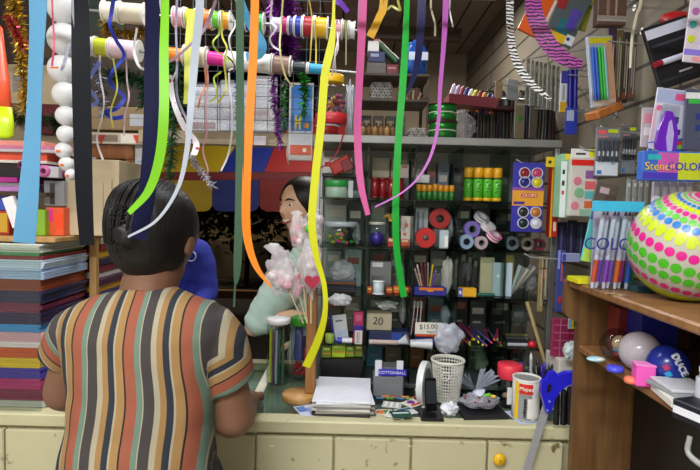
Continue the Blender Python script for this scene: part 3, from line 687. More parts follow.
# narrow curling ribbons
hm, nt, b = new_mat('heart_print'); tc = nt.nodes.new('ShaderNodeTexCoord'); vo = nt.nodes.new('ShaderNodeTexVoronoi'); vo.inputs['Scale'].default_value = 52; vo.inputs['Randomness'].default_value = .2
cr = nt.nodes.new('ShaderNodeValToRGB'); cr.color_ramp.interpolation = 'CONSTANT'; cr.color_ramp.elements[0].color = lin('#b8205a'); cr.color_ramp.elements[1].position = .3; cr.color_ramp.elements[1].color = lin('#e6e2ea')
nt.links.new(tc.outputs['Object'], vo.inputs['Vector']); nt.links.new(vo.outputs['Distance'], cr.inputs[0]); nt.links.new(cr.outputs[0], b.inputs['Base Color'])
CURL = [
 ('white ribbon printed with red hearts, below the orange spool', hm, 1.40, [(169, 75), (172, 95), (177, 112), (186, 130), (196, 143), (194, 155)], 6),
 ('shiny blue curled ribbon zigzagging below the pale pink spool', '#2b3bb0', 1.42, [(114, -4), (111, 15), (110, 26), (116, 40), (124, 56), (112, 72), (111, 84), (124, 97), (117, 108), (107, 112), (112, 118), (123, 117)], 4),
 ('periwinkle curled ribbon behind the wide black ribbon', '#7f8fd8', 1.40, [(100, 62), (92, 74), (88, 86), (97, 100), (93, 105), (86, 106)], 4),
 ('thin white ribbon ending above the cardboard box', '#ddd6d2', 1.42, [(100, 55), (100, 75), (104, 100), (102, 118), (97, 140), (103, 160)], 1.8),
 ('thin yellow curled ribbon in front of the blue zigzag', '#cfd05a', 1.40, [(113, 58), (116, 75), (117, 90), (111, 110), (113, 128)], 1.5),
 ('thin pink ribbon hanging straight from the pale pink spool', '#e5c8d2', 1.44, [(126, 50), (127, 80), (129, 97), (125, 115), (124, 136)], 1.6),
 ('thick white looped ribbon at the end of the pale pink spool', '#e8e6e4', 1.43, [(137, 28), (134, 50), (139, 66), (147, 70)], 2.6),
 ('coral pink thin ribbon in front of the white balls', '#d8607c', .9, [(52, -2), (53, 20), (54, 45), (52, 66)], 2),
 ('narrow grey ribbon crossing the white balls', '#9a9cab', .9, [(73, 30), (69, 45), (64, 64), (61, 70)], 3),
 ('mauve ribbon slanting across the orange spool', '#a98a9c', 1.40, [(216, 0), (205, 28), (190, 45), (172, 60), (160, 62)], 3),
 ('thin white ribbon by the lime ribbon', '#e4e4e6', 1.43, [(160, 0), (163, 30), (160, 60), (163, 90), (170, 84), (176, 72)], 1.8),
 ('lilac grey thin ribbon right of the lime ribbon', '#b3b0c8', 1.43, [(177, -2), (176, 30), (177, 60), (177, 95), (186, 118), (190, 126)], 2.4),
 ('neon green curled ribbon from the green spool', '#bfd84a', 1.42, [(220, 25), (219, 34), (213, 42), (216, 50), (224, 56), (231, 62)], 1.7),
 ('yellow curled ribbon from the amber spool', '#d9d24a', 1.42, [(222, 10), (222, 35), (227, 48), (224, 62), (226, 78), (225, 92), (217, 104)], 1.8),
 ('lime curled ribbon below the magenta spool', '#c7dd52', 1.40, [(221, 72), (214, 78), (216, 88), (217, 96), (209, 102)], 1.8),
 ('orange and pink ribbon end below the cream spool', '#e58a5a', 1.42, [(205, 68), (206, 84), (201, 96), (198, 108)], 2),
 ('thin pink ribbon reaching down to the awning', '#d9a0a8', 1.42, [(206, 60), (208, 80), (206, 110), (207, 132), (203, 150), (208, 170), (205, 176)], 1.5),
 ('thin white ribbon curling at the dark green ribbon', '#e8e8e8', 1.42, [(230, 10), (235, 25), (229, 40), (235, 66), (229, 72), (231, 100), (232, 130), (228, 155), (221, 171)], 1.7),
 ('black thin ribbon looping from the white spool', '#2a2a2e', 1.41, [(227, 56), (234, 64), (233, 71), (226, 72)], 1.5),
 ('white curled ribbon over the purple tinsel', '#e2dce6', 1.41, [(272, -2), (271, 20), (276, 28), (270, 38), (273, 46), (281, 51)], 2),
 ('pale yellow thin ribbon over the purple tinsel', '#e6e2a0', 1.41, [(283, -2), (281, 25), (280, 50), (285, 75), (293, 87)], 1.8),
 ('thin yellow ribbon hanging from the red spool', '#d6c24a', 1.42, [(309, -2), (312, 20), (311, 45), (310, 62)], 1.4),
 ('thin yellow ribbon hanging from the bright yellow spool', '#d9c02c', 1.42, [(315, 20), (316, 45), (316, 64)], 1.4),
 ('thin pale pink ribbon end from the pink spool', '#e6cdd5', 1.47, [(337, 20), (337, 29), (338, 48), (334, 60), (332, 76)], 1.6),
 ('thin white ribbon crossing under the pink spool', '#dedede', 1.47, [(340, 20), (340, 29), (335, 55), (336, 75)], 1.4),
 ('thin olive ribbon end from the olive spool', '#b7b489', 1.47, [(346, 20), (346, 65)], 1.4),
 ('red thin cord hanging across the cabinet post', '#b01f2c', 1.6, [(346, 122), (339, 148), (328, 163), (318, 169)], 1.2),
 ('thin beige ribbon dangling near the roof beam', '#c9c4a8', 1.2, [(431, -2), (432, 12), (435, 24), (435, 36)], 2.0),
 ('thin white ribbon curl right of the lilac pink ribbon', '#dadada', 1.2, [(450, -2), (450, 12), (453, 27)], 1.5),
 ('white wire ribbon below the hat of poster', '#cfc8b4', 1.852, [(288, 130), (288, 140), (287, 155), (289, 165)], 1.4),
 ('olive gold bow ribbon behind the golden yellow ribbon', '#b3b04a', 1.2, [(384, 2), (392, 6), (400, 10), (398, 0), (405, -3)], 2.5),
]
CURL[-2] = ('cream thin ribbon end hanging under the purple tinsel',) + CURL[-2][1:]
for lab, m, Y, pts, w_ in CURL:
    p3 = [P(x, y, Y + .012 * math.sin(i * 2.1)) for i, (x, y) in enumerate(pts)]
    if Y in BARS: p3 = [Vector((p3[0].x, Y - .007, BARS[Y] + .004))] + p3
    q, sd = flat(p3, 7)
    one('curling_ribbon', MB(satin(m) if isinstance(m, str) else m).strip(q, [w_ * S(Y)], .0006, sd), lab, 'ribbon')

# ---------------------------------------------------------------- ribbon spools on two rods
def rowy(r, x): return (13 + .076 * (x - 124)) if r == 0 else (47.5 + .1 * (x - 103))
YS = 1.5
for r, (xa, xb) in enumerate(((84, 362), (80, 362))):
    rd = thing('spool_rod', ('upper' if r == 0 else 'lower') + ' metal rod threaded through a row of ribbon spools', 'rod', P(xa, rowy(r, xa), YS))
    a, c = P(xa, rowy(r, xa), YS), P(xb, rowy(r, xb), YS)
    MB(M('#9a9c9e', .3, .8)).cyl(a, c, .004, None, 10).build('bar', rd)
    for t in (.02, .985):
        q = a.lerp(c, t); MB(M('#8a8c8e', .4, .7)).cyl(q + Vector((0, .006 * (r * 2 - 1), 0)), Vector((q.x + .01 * r, YS + .006 * (r * 2 - 1), 2.619)), .0015, None, 6).build('hanger_wire', rd)
SP = [
 (0, 104, 119.5, 21, '#e6dfd0', 'white ribbon spool at the left end of the upper rod'), (0, 120, 146, 22, '#d8ceb6', 'long spool of cream thread ribbon on the upper rod'),
 (0, 174, 185, 20, '#e9a9bd', 'pink ribbon spool beside the neon yellow spool'), (0, 186, 196.5, 19, '#d6e41c', 'neon yellow ribbon spool on the upper rod'),
 (0, 203, 212.5, 20, '#ef7d3c', 'coral orange ribbon spool on the upper rod'), (0, 213, 221.5, 18, '#66c634', 'leaf green ribbon spool between orange and amber ones'),
 (0, 222, 231, 18, '#f0a325', 'amber ribbon spool on the upper rod'), (0, 246, 253, 18, '#1c2a86', 'dark blue ribbon spool behind the orange ribbon'), (0, 257, 264.5, 20, '#1fb35a', 'emerald green ribbon spool on the upper rod'),
 (0, 271, 281.5, 15, '#cfc2e0', 'pale lilac ribbon spool before the purple tinsel'), (0, 282, 288.5, 17, '#b51b70', 'magenta ribbon spool on the upper rod'), (0, 289, 294.5, 18, '#4d55a8', 'slate blue ribbon spool beside the magenta one'),
 (0, 295, 302.5, 20, '#2339b0', 'royal blue ribbon spool beside the red one'), (0, 303, 314, 22, '#a81f30', 'crimson ribbon spool on the upper rod'), (0, 314.5, 328, 22, '#e3b114', 'golden yellow ribbon spool on the upper rod'),
 (0, 333, 342.5, 20, '#d9a3b0', 'dusty pink ribbon spool near the right end of the rod'), (0, 343, 348.2, 18, '#7d8440', 'olive ribbon spool near the right end of the rod'), (0, 348.7, 355, 18, '#dfe4ea', 'white ribbon spool at the right end of the upper rod'),
 (1, 88, 95.5, 20, '#c9e0d8', 'pale mint ribbon spool at the left end of the lower rod'), (1, 96, 111, 20, '#c3cf2a', 'yellow green ribbon spool on the lower rod'), (1, 111.5, 140, 21, '#ecd0da', 'long pale pink ribbon spool on the lower rod'),
 (1, 160, 184, 15, '#f58a1e', 'bright orange ribbon spool on the lower rod'), (1, 184.5, 207, 22, '#e3d6b8', 'cream ribbon spool behind the sheer yellow ribbon'), (1, 207.5, 226, 15, '#e0259a', 'hot pink ribbon spool on the lower rod'),
 (1, 226.5, 241, 20, '#f0ece6', 'short white ribbon spool beside the hot pink one'), (1, 242, 272, 21, '#eef0f0', 'long white ribbon spool behind the orange ribbon'), (1, 272.5, 291, 20, '#8e6f66', 'brown and grey ribbon spool on the lower rod'),
 (1, 292, 307.5, 11, '#1c2733', 'thin black ribbon spool on the lower rod'), (1, 308, 325, 11, '#2d9fd0', 'thin sky blue ribbon spool on the lower rod')]
for r, x0, x1, dp, h, lab in SP:
    a, c = P(x0, rowy(r, x0), YS), P(x1, rowy(r, x1), YS); ax = (c - a).normalized(); L = (c - a).length; rad = dp / 2 * S(YS)
    rot = Vector((0, 0, 1)).rotation_difference(ax).to_matrix(); t = thing('ribbon_spool', lab, 'spool', a.lerp(c, .5), 'ribbon spools on the two rods')
    f = min(.003, L * .12); n = max(3, int(L / .004)); prof = [(.0065, f)]
    for i in range(n + 1): prof += [(rad * (.86 + .025 * (i % 2)), f + (L - 2 * f) * i / n)]
    prof += [(.0065, L - f), (.0065, f)]
    MB(M(h, .35, var=.12, scale=120)).lathe(prof, a, rot, 24).build('winding', t)
    for z in (0.0003, L - f - .0003): MB(M('#e7e6e0', .4)).lathe([(.006, z), (rad, z), (rad, z + f), (.006, z + f), (.006, z)], a, rot, 24, False).build('flange', t)

# ---------------------------------------------------------------- tinsel
def tinsel(label, cols, Y, pts, rpx, n, seed=1, name='tinsel_garland', metal=.75):
    rr = random.Random(seed); q = catmull([P(x, y, Y) for x, y in pts], 8); mb = MB(M(cols[0], .4)); mb.tube(q, [.0015, .0015], 5)
    R_ = rpx * S(Y)
    for k in range(n):
        mb.mat(M(cols[k % len(cols)], .28, metal)); t = rr.random() * (len(q) - 1.001); i = int(t); p = q[i].lerp(q[i + 1], t - i)
        d = Vector((rr.gauss(0, 1), rr.gauss(0, 1), rr.gauss(0, 1) - .3)).normalized(); s_ = d.cross(Vector((rr.random(), rr.random(), rr.random()))).normalized() * .0015
        e = p + d * R_ * rr.uniform(.6, 1.15) + Vector((0, 0, -R_ * .15)); m_ = p.lerp(e, .55) + s_ * rr.uniform(-1.5, 1.5)
        mb.add([p + s_, p - s_, m_ - s_, e, m_ + s_], [[0, 1, 2, 3, 4]])
    return one(name, mb, label, 'garland')
card('dark_backdrop', 'dark backdrop sheet added behind the gold tinsel at the left', 'cloth', -30, -40, 62, 66, 1.948, .012, '#2c2220', [('r', .75, .3, .95, .9, '#4a3a2c')])  # added sheet that darkens the background of the tinsel
card('brown_backdrop', 'dark brown backdrop sheet added behind the pale pink spool', 'cloth', 84, -40, 152, 104, 1.948, .012, '#3a3026', [('r', .1, .2, .6, .5, '#2a3a30')])  # second added sheet, darkens the wall behind the spools
tinsel('gold tinsel garland hanging left of the light blue ribbon', ['#c9a52c', '#e6c95a', '#8a6a14'], 1.42, [(12, -8), (17, 20), (22, 60), (25, 112)], 11, 1100, 1)
tinsel('red and gold tinsel strand in front of the gold garland', ['#b0274a', '#d44a6a', '#c9a52c'], 1.36, [(8, 15), (16, 30), (22, 48)], 8, 420, 2)
tinsel('gold tinsel between the two rows of spools', ['#8a6a1c', '#c29a2c'], 1.53, [(108, 16), (110, 30), (130, 32), (146, 30)], 10, 520, 3)
tinsel('green pine garland below the pale pink spool', ['#1e4a2c', '#2f6a3c', '#16351f'], 1.58, [(108, 72), (126, 76), (146, 84), (146, 104)], 13, 800, 4, metal=.1)
tinsel('silver blue tinsel behind the periwinkle ribbon', ['#8f9cc0', '#c0c9de', '#5a6a92'], 1.52, [(95, 60), (102, 84), (104, 116)], 8, 320, 5)
tinsel('green pine garland beside the lime ribbon', ['#1f4d2e', '#2f7040', '#17381f'], 1.52, [(176, 50), (176, 62), (178, 100), (172, 140), (170, 182)], 11, 850, 6, metal=.1)
tinsel('wide purple tinsel garland behind the upper spools', ['#7a2a8c', '#a04ab0', '#4a1458'], 1.62, [(282, -10), (284, 20), (286, 56)], 19, 1700, 7)
tinsel('narrow purple tinsel strand hanging to the awning', ['#9a3ab0', '#c06ad0', '#5a1a68'], 1.56, [(273, 76), (275, 110), (281, 148)], 6, 380, 8)
tinsel('green tinsel in front of the blue poster', ['#2f8a3a', '#55b84a', '#1c5a28'], 1.6, [(303, 72), (305, 90), (303, 116)], 8, 300, 9)
tinsel('green tinsel hanging beside the narrow purple strand', ['#2f8a3a', '#5ac050', '#d0c9e0'], 1.58, [(285, 80), (284, 110), (283, 132)], 6, 280, 10)
tinsel('white silver tinsel tip hanging over the yellow awning', ['#c9ccd4', '#e6e6ee', '#a892b8'], 1.45, [(190, 155), (199, 168), (213, 186)], 6, 200, 11)
tinsel('dark green pine garland above the paper shelf', ['#16301e', '#24502f', '#402020'], 1.7, [(8, 112), (28, 120), (52, 118), (60, 128)], 13, 700, 12, metal=.1)
tinsel('dark blue tinsel below the short white spool', ['#1c2a8a', '#3a4ac0', '#101850'], 1.53, [(236, 58), (237, 70), (238, 95), (239, 124)], 6, 260, 13)

# ---------------------------------------------------------------- string of white foam balls
fb = thing('ball_garland', 'string of white foam balls in shrinking sizes hanging by the black ribbon', 'garland', P(66, 180, 1.3))
BL = [(65, 8, 16.5), (64.5, 39.5, 15.6), (63, 69.5, 14), (65.5, 94.5, 12.2), (66, 115.8, 9.8), (66.2, 134.2, 8.8), (63.5, 150.5, 8), (66.5, 164, 7.2), (71, 174.5, 5.6)]
WH = M('#dcdde0', .55, var=.03)
for i, (x, y, r) in enumerate(BL):
    c = P(x, y, 1.3); o = MB(WH).ball(c, r * S(1.3), 28, 18).build('ball', fb)
    if i in (2, 6, 7, 8):
        q = c + Vector((-.002, -r * S(1.3) * .97, -.004)); MB(M('#e2641e', .5)).box(q, (r * S(1.3) * .55, .002, .006 if i != 2 else .004)).build('sticker', o)
MB(M('#d0d0d0')).cyl(P(66, -70, 1.3), P(66, 180, 1.3), .0008, None, 6).build('string', fb)

# ---------------------------------------------------------------- grid, packets, poster at the lintel
wg = thing('wire_grid', 'black wire grid panel hanging behind the ribbon spools', 'grid', P(240, 130, 1.78))
ga, gb = P(168, -40, 1.78), P(330, 134, 1.78)
mb = MB(M('#5a5d62', .4, .4))
for i in range(14):
    x = ga.x + (gb.x - ga.x) * i / 13; mb.cyl((x, 1.78, gb.z), (x, 1.78, ga.z), .0012, None, 6)
for i in range(15):
    z = gb.z + (ga.z - gb.z) * i / 14; mb.cyl((ga.x, 1.783, z), (gb.x, 1.783, z), .0012, None, 6)
mb.build('mesh', wg)
for x in (ga.x + .02, gb.x - .02): MB(M('#2b2d30', .4, .5)).cyl((x, 1.781, ga.z - .002), (x, 1.781, 2.619), .0015, None, 6).build('hanger_wire', wg)
def packet(label, x0, y0, x1, y1, Y, h, inner, yaw=0, name='plastic_packet', cat='packet'):
    c = P((x0 + x1) / 2, (y0 + y1) / 2, Y); wd, ht = (x1 - x0) * S(Y), (y1 - y0) * S(Y)
    t = thing(name, label, cat, c - Vector((0, 0, ht / 2)))
    mb = MB(M(h, .5)); mb.mt = frame(c, yaw); mb.box((0, 0, 0), (wd, .012, ht), None, .004); prints(mb, wd, ht, .012, inner); mb.build('contents', t)
    mb = MB(film('#f2f4f8', .22, .15)); mb.mt = frame(c, yaw); mb.box((0, 0, .004), (wd + .006, .018, ht + .012), None, .006); mb.build('wrapper', t); return t
packet('white wrapped packet hung on the grid under the cream spool', 190, 88, 219, 131, 1.81, '#d9dbe6', [('r', .1, .1, .9, .3, '#b9bccf'), ('r', .1, .8, .9, .95, '#7a3a3a')])
packet('lilac wrapped packet in the middle of the wire grid', 221, 84, 250, 131, 1.81, '#c5c8dc', [('r', .1, .5, .9, .6, '#e8e8f0'), ('r', .2, .85, .8, .95, '#9aa0c0')])
packet('pale wrapped packet beside the narrow purple tinsel', 252, 80, 276, 131, 1.81, '#dfe0ea', [('r', .1, .15, .8, .5, '#b3b6c4'), ('r', .1, .6, .7, .7, '#c7a9b5')])
card('poster', 'blue framed poster with orange lower strip under the lintel', 'poster', 289, 84, 313, 160, 1.84, .012, '#c9c8c6', [('r', .08, .03, .95, .62, '#2f78c4'), ('r', .08, .62, .95, .80, '#b9bcc4'), ('r', .08, .80, .95, .93, '#c8502c'), ('r', .25, .42, .33, .6, '#d8c02c'), ('r', .42, .42, .5, .6, '#d8c02c'), ('r', .3, .48, .45, .53, '#d8c02c'), ('o', .74, .55, .12, '#d89a3c'), ('r', .6, .84, .75, .89, '#e6d9c0')])
card('price_tag', 'small white tag on the lintel beside the orange ribbon', 'tag', 254, 136, 266, 145, 1.83, .002, '#d9d3dd', [])

# ---------------------------------------------------------------- paper rack and paper packs on the left
rk = thing('paper_rack', 'wooden rack on the counter over the coloured paper packs', 'rack', (-.98, 1.6, CT)); pine = wood('#a87f4a', '#c39a62', (60, 60, 8), .5)
RX = P(42, 300, 1.38).x; rz = P(60, 240, 1.5).z
for (x, y) in ((RX + .012, 1.64), (RX + .012, 1.855), (-1.285, 1.64), (-1.285, 1.855)): MB(pine).bar((x - .011, y - .011, CT + .0005), (x + .011, y + .011, rz - .0005), .002).build('post', rk)
MB(pine).bar((-1.30, 1.40, rz), (RX + .025, 1.87, rz + .014), .002).build('top_board', rk)
PK = [('#c9cdc2', 9, 'pale grey green'), ('#3f8a52', 3, 'thin green'), ('#8a2028', 4, 'thin dark red'), ('#c6d6e8', 9, 'pale blue'), ('#a9bfe0', 11, 'light blue'), ('#8f3c1e', 12, 'rust brown'), ('#20264f', 12, 'dark navy'), ('#7c1f48', 10, 'maroon'), ('#2c1f4c', 12, 'deep violet'),
      ('#3a92d0', 8, 'sky blue'), ('#dca9b4', 10, 'pale pink'), ('#ead9dc', 6, 'off white'), ('#d2561e', 11, 'orange'), ('#e4c01c', 10, 'yellow'), ('#3a2aa0', 11, 'blue violet'), ('#b81f6c', 11, 'magenta'), ('#7c1040', 11, 'dark crimson'), ('#b9b7b0', 8, 'silver grey')]
tot = sum(p[1] for p in PK); z = CT + .0008; rr = random.Random(5); avail = rz - .004 - z
for h, n, nm in reversed(PK):
    th = avail * n / tot; dx = rr.uniform(-.006, .005); dy = rr.uniform(0, .006)
    t = thing('paper_pack', nm + ' paper pack in the front stack under the rack', 'paper', (RX - .14 + dx, 1.5, z), 'paper packs in the front stack')
    mb = MB(M(h, .35, var=.12, scale=25)); k = max(1, int(th / .006))
    for i in range(k):
        e = rr.uniform(-.0035, .0035); mb.bar((-1.27 + dx, 1.385 + dy + e * .5, z + th * i / k + .0002), (RX - .004 + dx + e, 1.622, z + th * (i + 1) / k - .0002), .0012)
    mb.build('sheets', t)
    z += th
PK2 = [('#c9c4c4', 6, 'grey'), ('#8a2030', 7, 'red'), ('#e0b01c', 7, 'golden yellow'), ('#2a2c4a', 7, 'black blue'), ('#7c2438', 7, 'wine red'), ('#d6d0d8', 6, 'white'), ('#4a2040', 7, 'plum'), ('#dca01c', 7, 'amber'), ('#33306a', 7, 'indigo'), ('#b0286c', 8, 'pink'), ('#c9502c', 12, 'orange red'), ('#2c5a8a', 14, 'steel blue'), ('#d0c8b0', 14, 'cream'), ('#6a1f58', 14, 'purple'), ('#2f6a48', 14, 'forest green')]
tot = sum(p[1] for p in PK2); z = CT + .0008
for h, n, nm in reversed(PK2):
    th = avail * n / tot; e = rr.uniform(-.006, .006)
    one('paper_pack', MB(M(h, .4, var=.12, scale=25)).bar((-1.26, 1.654, z + .0003), (RX + .022 + e, 1.842, z + th - .0003), .002), nm + ' card pack in the rear stack under the rack', 'paper', 'card packs in the rear stack'); z += th
gp = thing('glass_sheet', 'upright glass pane in front of the paper packs at the left', 'glass', (-1.05, 1.37, CT))
MB(glass('#eef2f0', .04, 1.5)).bar((-1.29, 1.366, CT + .0005), (RX + .002, 1.372, P(42, 246, 1.37).z), .0005).build('pane', gp)
rt = rz + .0145
def rest(x0, x1, v0, v1, Y, z=None):    # box resting at height z, seen between those columns and about that tall
    z = rt if z is None else z; a = PX(x0, z, Y); b = PX(x1, z, Y); return a, b, (v1 - v0) * S(Y)
# things above the rack
def boxthing(name, label, cat, x0, x1, hpx, Y, depth, h, items=(), z=None, m=None, yaw=0):
    zz = rt if z is None else z; a = PX(x0, zz, Y); b = PX(x1, zz, Y); wd = b.x - a.x; ht = hpx * S(Y); c = Vector(((a.x + b.x) / 2, Y + depth / 2, zz + ht / 2 + .0004))
    mb = MB(m or M(h, .5)); mb.mt = frame(c, yaw); mb.box((0, 0, 0), (wd, depth, ht), None, .0015); prints(mb, wd, ht, depth, items); return one(name, mb, label, cat)
boxthing('cardboard_box', 'beige cardboard carton standing on the paper rack', 'box', 66, 119, 76, 1.5, .16, '#b9a98a', [('r', .86, .25, .88, .85, '#8a7a5c'), ('r', .90, .35, .91, .8, '#8a7a5c'), ('r', .70, .3, .71, .9, '#8a7a5c')], m=M('#c2b293', .7, var=.08, scale=10))
boxthing('clear_box', 'clear grey plastic box stacked on the orange one', 'box', 44, 64, 25, 1.48, .09, '#777777', [('r', .3, .1, .55, .95, '#3a3a40')], z=rt + 29 * S(1.48) + .001, m=film('#b9bcc4', .5))
boxthing('clear_box', 'clear plastic box of orange and pink bits on the paper rack', 'box', 46, 64, 28, 1.47, .09, '#e2502c', [('r', .08, .05, .4, .5, '#e02a8a'), ('r', .4, .2, .95, .75, '#f0481c'), ('r', .1, .55, .5, .95, '#d8552c')], m=M('#e0562e', .3, var=.25, scale=90))
boxthing('green_pouch', 'lime green pouch beside the clear orange box', 'pouch', 33, 45, 26, 1.45, .06, '#7fae2c')
boxthing('red_box', 'red box at the left end of the paper rack', 'box', -22, 9, 24, 1.45, .12, '#a83420', [('r', .7, .1, .95, .9, '#c9a02c')])
boxthing('blue_box', 'blue carton on the red box at the far left', 'box', -22, 7, 15, 1.46, .1, '#3a55b8', z=rt + 24 * S(1.45) + .001)
def slab(label, cat, name, x0, v, x1, v2, Y, th, h, roll, depth=.12):
    c = P((x0 + x1) / 2, (v + v2) / 2, Y); mb = MB(M(h, .4)); mb.mt = frame(c, 0, roll, 6); mb.box((0, depth / 2, 0), ((x1 - x0) * S(Y), depth, th), None, .001); return one(name, mb, label, cat)
mb = MB(M('#e8e6ea', .5)); mb.mt = frame(P(14, 212, 1.43), 10, -18); mb.box((0, 0, 0), (.028, .02, .085)); one('booklet', mb, 'white booklet leaning behind the light blue ribbon', 'booklet')
# upper left plank with folders, and what lies on it
ps = thing('wall_shelf', 'dark wooden wall shelf above the paper rack at the left', 'shelf', (-1.1, 1.6, P(20, 192, 1.5).z))
pzz = P(20, 192, 1.5).z
MB(wood('#3a2a20', '#4d382a', (10, 60, 20))).bar((-1.309, 1.44, pzz - .012), (P(58, 192, 1.5).x, 1.80, pzz)).build('board', ps)
MB(M('#3a2a20')).bar((-1.309, 1.78, pzz - .09), (-1.29, 1.8, pzz - .0125)).build('bracket', ps)
z = pzz + .0005
for (h, n, x1, lab, nm, cat) in (('#c98ad0', 5, 22, 'lilac notebook at the bottom of the left shelf pile', 'notebook', 'notebook'), ('#d8d4e8', 4, 24, 'white striped notebook in the left shelf pile', 'notebook', 'notebook'), ('#b02a8c', 5, 21, 'magenta notebook in the left shelf pile', 'notebook', 'notebook'),
                                 ('#1c1a1c', 14, 40, 'black folder box in the middle of the left shelf pile', 'folder', 'folder'), ('#d9d4cc', 3, 50, 'cream folder in the left shelf pile', 'folder', 'folder'), ('#e8583c', 8, 46, 'coral red folder in the left shelf pile', 'folder', 'folder'),
                                 ('#c9c0cc', 3, 58, 'pale grey folder over the coral one', 'folder', 'folder'), ('#d07a9a', 4, 52, 'rose pink folder near the top of the left pile', 'folder', 'folder'), ('#e69a86', 5, 42, 'salmon folder on top of the left shelf pile', 'folder', 'folder')):
    x = PX(x1, z, 1.46).x; one(nm, MB(M(h, .35)).bar((-1.30, 1.46 + rr.uniform(-.02, .01), z), (x, 1.68, z + n * S(1.46) - .0004), .001), lab, cat); z += n * S(1.46)
for (x, y, r, h, lab) in ((43, 171, 6, '#cf6aa8', 'pink paper roll end beside the light blue ribbon'), (21, 165, 4, '#7a2c5c', 'dark magenta paper roll end at the left')):
    c = P(x, y, 1.435); mb = MB(M(h, .4)).lathe([(r * S(1.44) * .45, 0), (r * S(1.44), 0), (r * S(1.44), .2), (r * S(1.44) * .45, .2), (r * S(1.44) * .45, 0)], c, Matrix.Rotation(R(-90), 3, 'X')); one('paper_roll', mb, lab, 'roll')
mb = MB(M('#c4c6cc', .4)); mb.mt = frame(P(52, 172, 1.44), 20); mb.box((0, .04, 0), (.03, .07, .03)); one('white_box', mb, 'small white box beside the pink paper roll', 'box')
# things against the street wall
wf = thing('wooden_frame', 'brown wooden display frame behind the cardboard carton', 'frame', P(117, 200, 1.9))
fa, fb_ = P(92, 145, 1.9), P(135, 238, 1.9); wn = wood('#7c4a24', '#9a6234', (40, 40, 10))
for (x0, x1, z0, z1) in ((fa.x, fb_.x, fa.z - .05, fa.z), (fa.x, fa.x + .03, rt + .0005, fa.z - .0505), (fb_.x - .03, fb_.x, rt + .0005, fa.z - .0505)): MB(wn).bar((x0, 1.88, z0), (x1, 1.925, z1), .002).build('rail', wf)
MB(M('#5a4434', .6)).bar((fa.x, 1.926, rt + .0005), (fb_.x, 1.935, fa.z)).build('back', wf)
boxthing('candy_box', 'small red and clear box inside the wooden frame', 'box', 117, 125, 36, 1.9, .025, '#9c3a44', [('r', .1, .05, .9, .45, '#8a8a90'), ('r', .1, .5, .9, .6, '#d98a90')], z=fa.z - .05 - 45 * S(1.9))
bn = thing('pennant_strip', 'white paper strip with a red triangle above the wooden frame', 'banner', P(117, 140, 1.87))
mb, c, wd, ht = card('', '', None, 90, 133, 146, 144, 1.87, .003, '#c9bda8', [('r', .0, .2, .5, .8, '#8a7a6c'), ('r', .55, .1, .98, .9, '#efe9dc')]); mb.build('paper', bn)
for px, h in ((137, '#e0481c'), (101, '#a8342c')):
    a, b, d = P(px - 4, 135, 1.866), P(px + 4, 135, 1.866), P(px, 144, 1.866); MB(M(h, .5)).prism([(a.x, a.z), (b.x, b.z), (d.x, d.z)], 1.8645, 1.8675).build('triangle', bn)
card('paper_sheet', 'white printed sheet fixed beside the wooden frame', 'paper', 135, 146, 146, 196, 1.9, .003, '#e6ebee', [('r', .2, .3, .8, .32, '#9ab4d0'), ('r', .2, .4, .7, .42, '#9ab4d0'), ('r', .2, .5, .8, .52, '#d0b49a')])
card('carton', 'flat brown cardboard carton above the pennant strip', 'box', 92, 108, 150, 131, 1.933, .05, '#9a8360', [('r', .7, .3, .95, .8, '#c4ccd8'), ('r', 0, .48, 1, .5, '#6a563c')])
card('red_cloth', 'dark red cloth hanging behind the white balls', 'cloth', 40, 100, 62, 134, 1.95, .016, '#5a1420')
card('cream_panel', 'cream painted panel hanging behind the tinsel', 'panel', 10, 66, 58, 104, 1.948, .02, '#b3a384', [('r', .1, .2, .3, .7, '#8a8a94'), ('r', .2, .75, .35, .9, '#d0702c')])
tg = thing('plastic_toy', 'neon orange and lime plastic toy hanging at the left edge', 'toy', P(1, 138, 1.2))
c0 = P(-2, 80, 1.2)
MB(M('#ef5a34', .3)).lathe([(.003, .125), (.012, .115), (.017, .07), (.026, 0), (.030, -.06), (.024, -.0605)], c0, Matrix.Diagonal((1, .4, 1)), 20).build('cone', tg)
MB(M('#c4e01c', .3)).lathe([(.024, -.061), (.031, -.061), (.035, -.10), (.034, -.125), (.026, -.132), (.002, -.133)], c0, Matrix.Diagonal((1, .4, 1)), 20).build('base', tg)
MB(M('#dddddd')).cyl(c0 + Vector((0, 0, .124)), Vector((c0.x, 1.2, BARS[1.2] - .006)), .0008, None, 6).build('string', tg)
# ---------------------------------------------------------------- cabinet contents
PX0 = PX
def PX(px, z, Y):                      # inside the cabinet columns are read at its front
    if CY0 < Y < CY1 and z < SZ[0] - .01 and 316 < px < 553:
        p = PX0(px, z, CY0 + .45 * (Y - CY0)); p.y = Y; return p
    return PX0(px, z, Y)
ROWN = ['top', 'second', 'third', 'fourth', 'bottom']; COLN = ['leftmost', 'second', 'middle', 'fourth', 'rightmost']
def stand_c(px, Y, z): p = PX(px, z, Y); p.z = z + .0004; return p
def can(name, label, cat, px, Y, z, r, h, secs, group=None, at=None, n=22):
    c = at or stand_c(px, Y, z); t = thing(name, label, cat, c, group); R_ = r * S(Y); H = h * S(Y)
    for (nm, f0, f1, k, m) in secs:
        if isinstance(m, str): m = M(m, .35)
        rr_ = R_ * k; ch = min(.0015, rr_ * .2, (f1 - f0) * H * .3)
        MB(m).lathe([(.0005, f0 * H), (rr_ - ch, f0 * H), (rr_, f0 * H + ch), (rr_, f1 * H - ch), (rr_ - ch, f1 * H), (.0005, f1 * H)], c, None, n).build(nm, t)
    return t
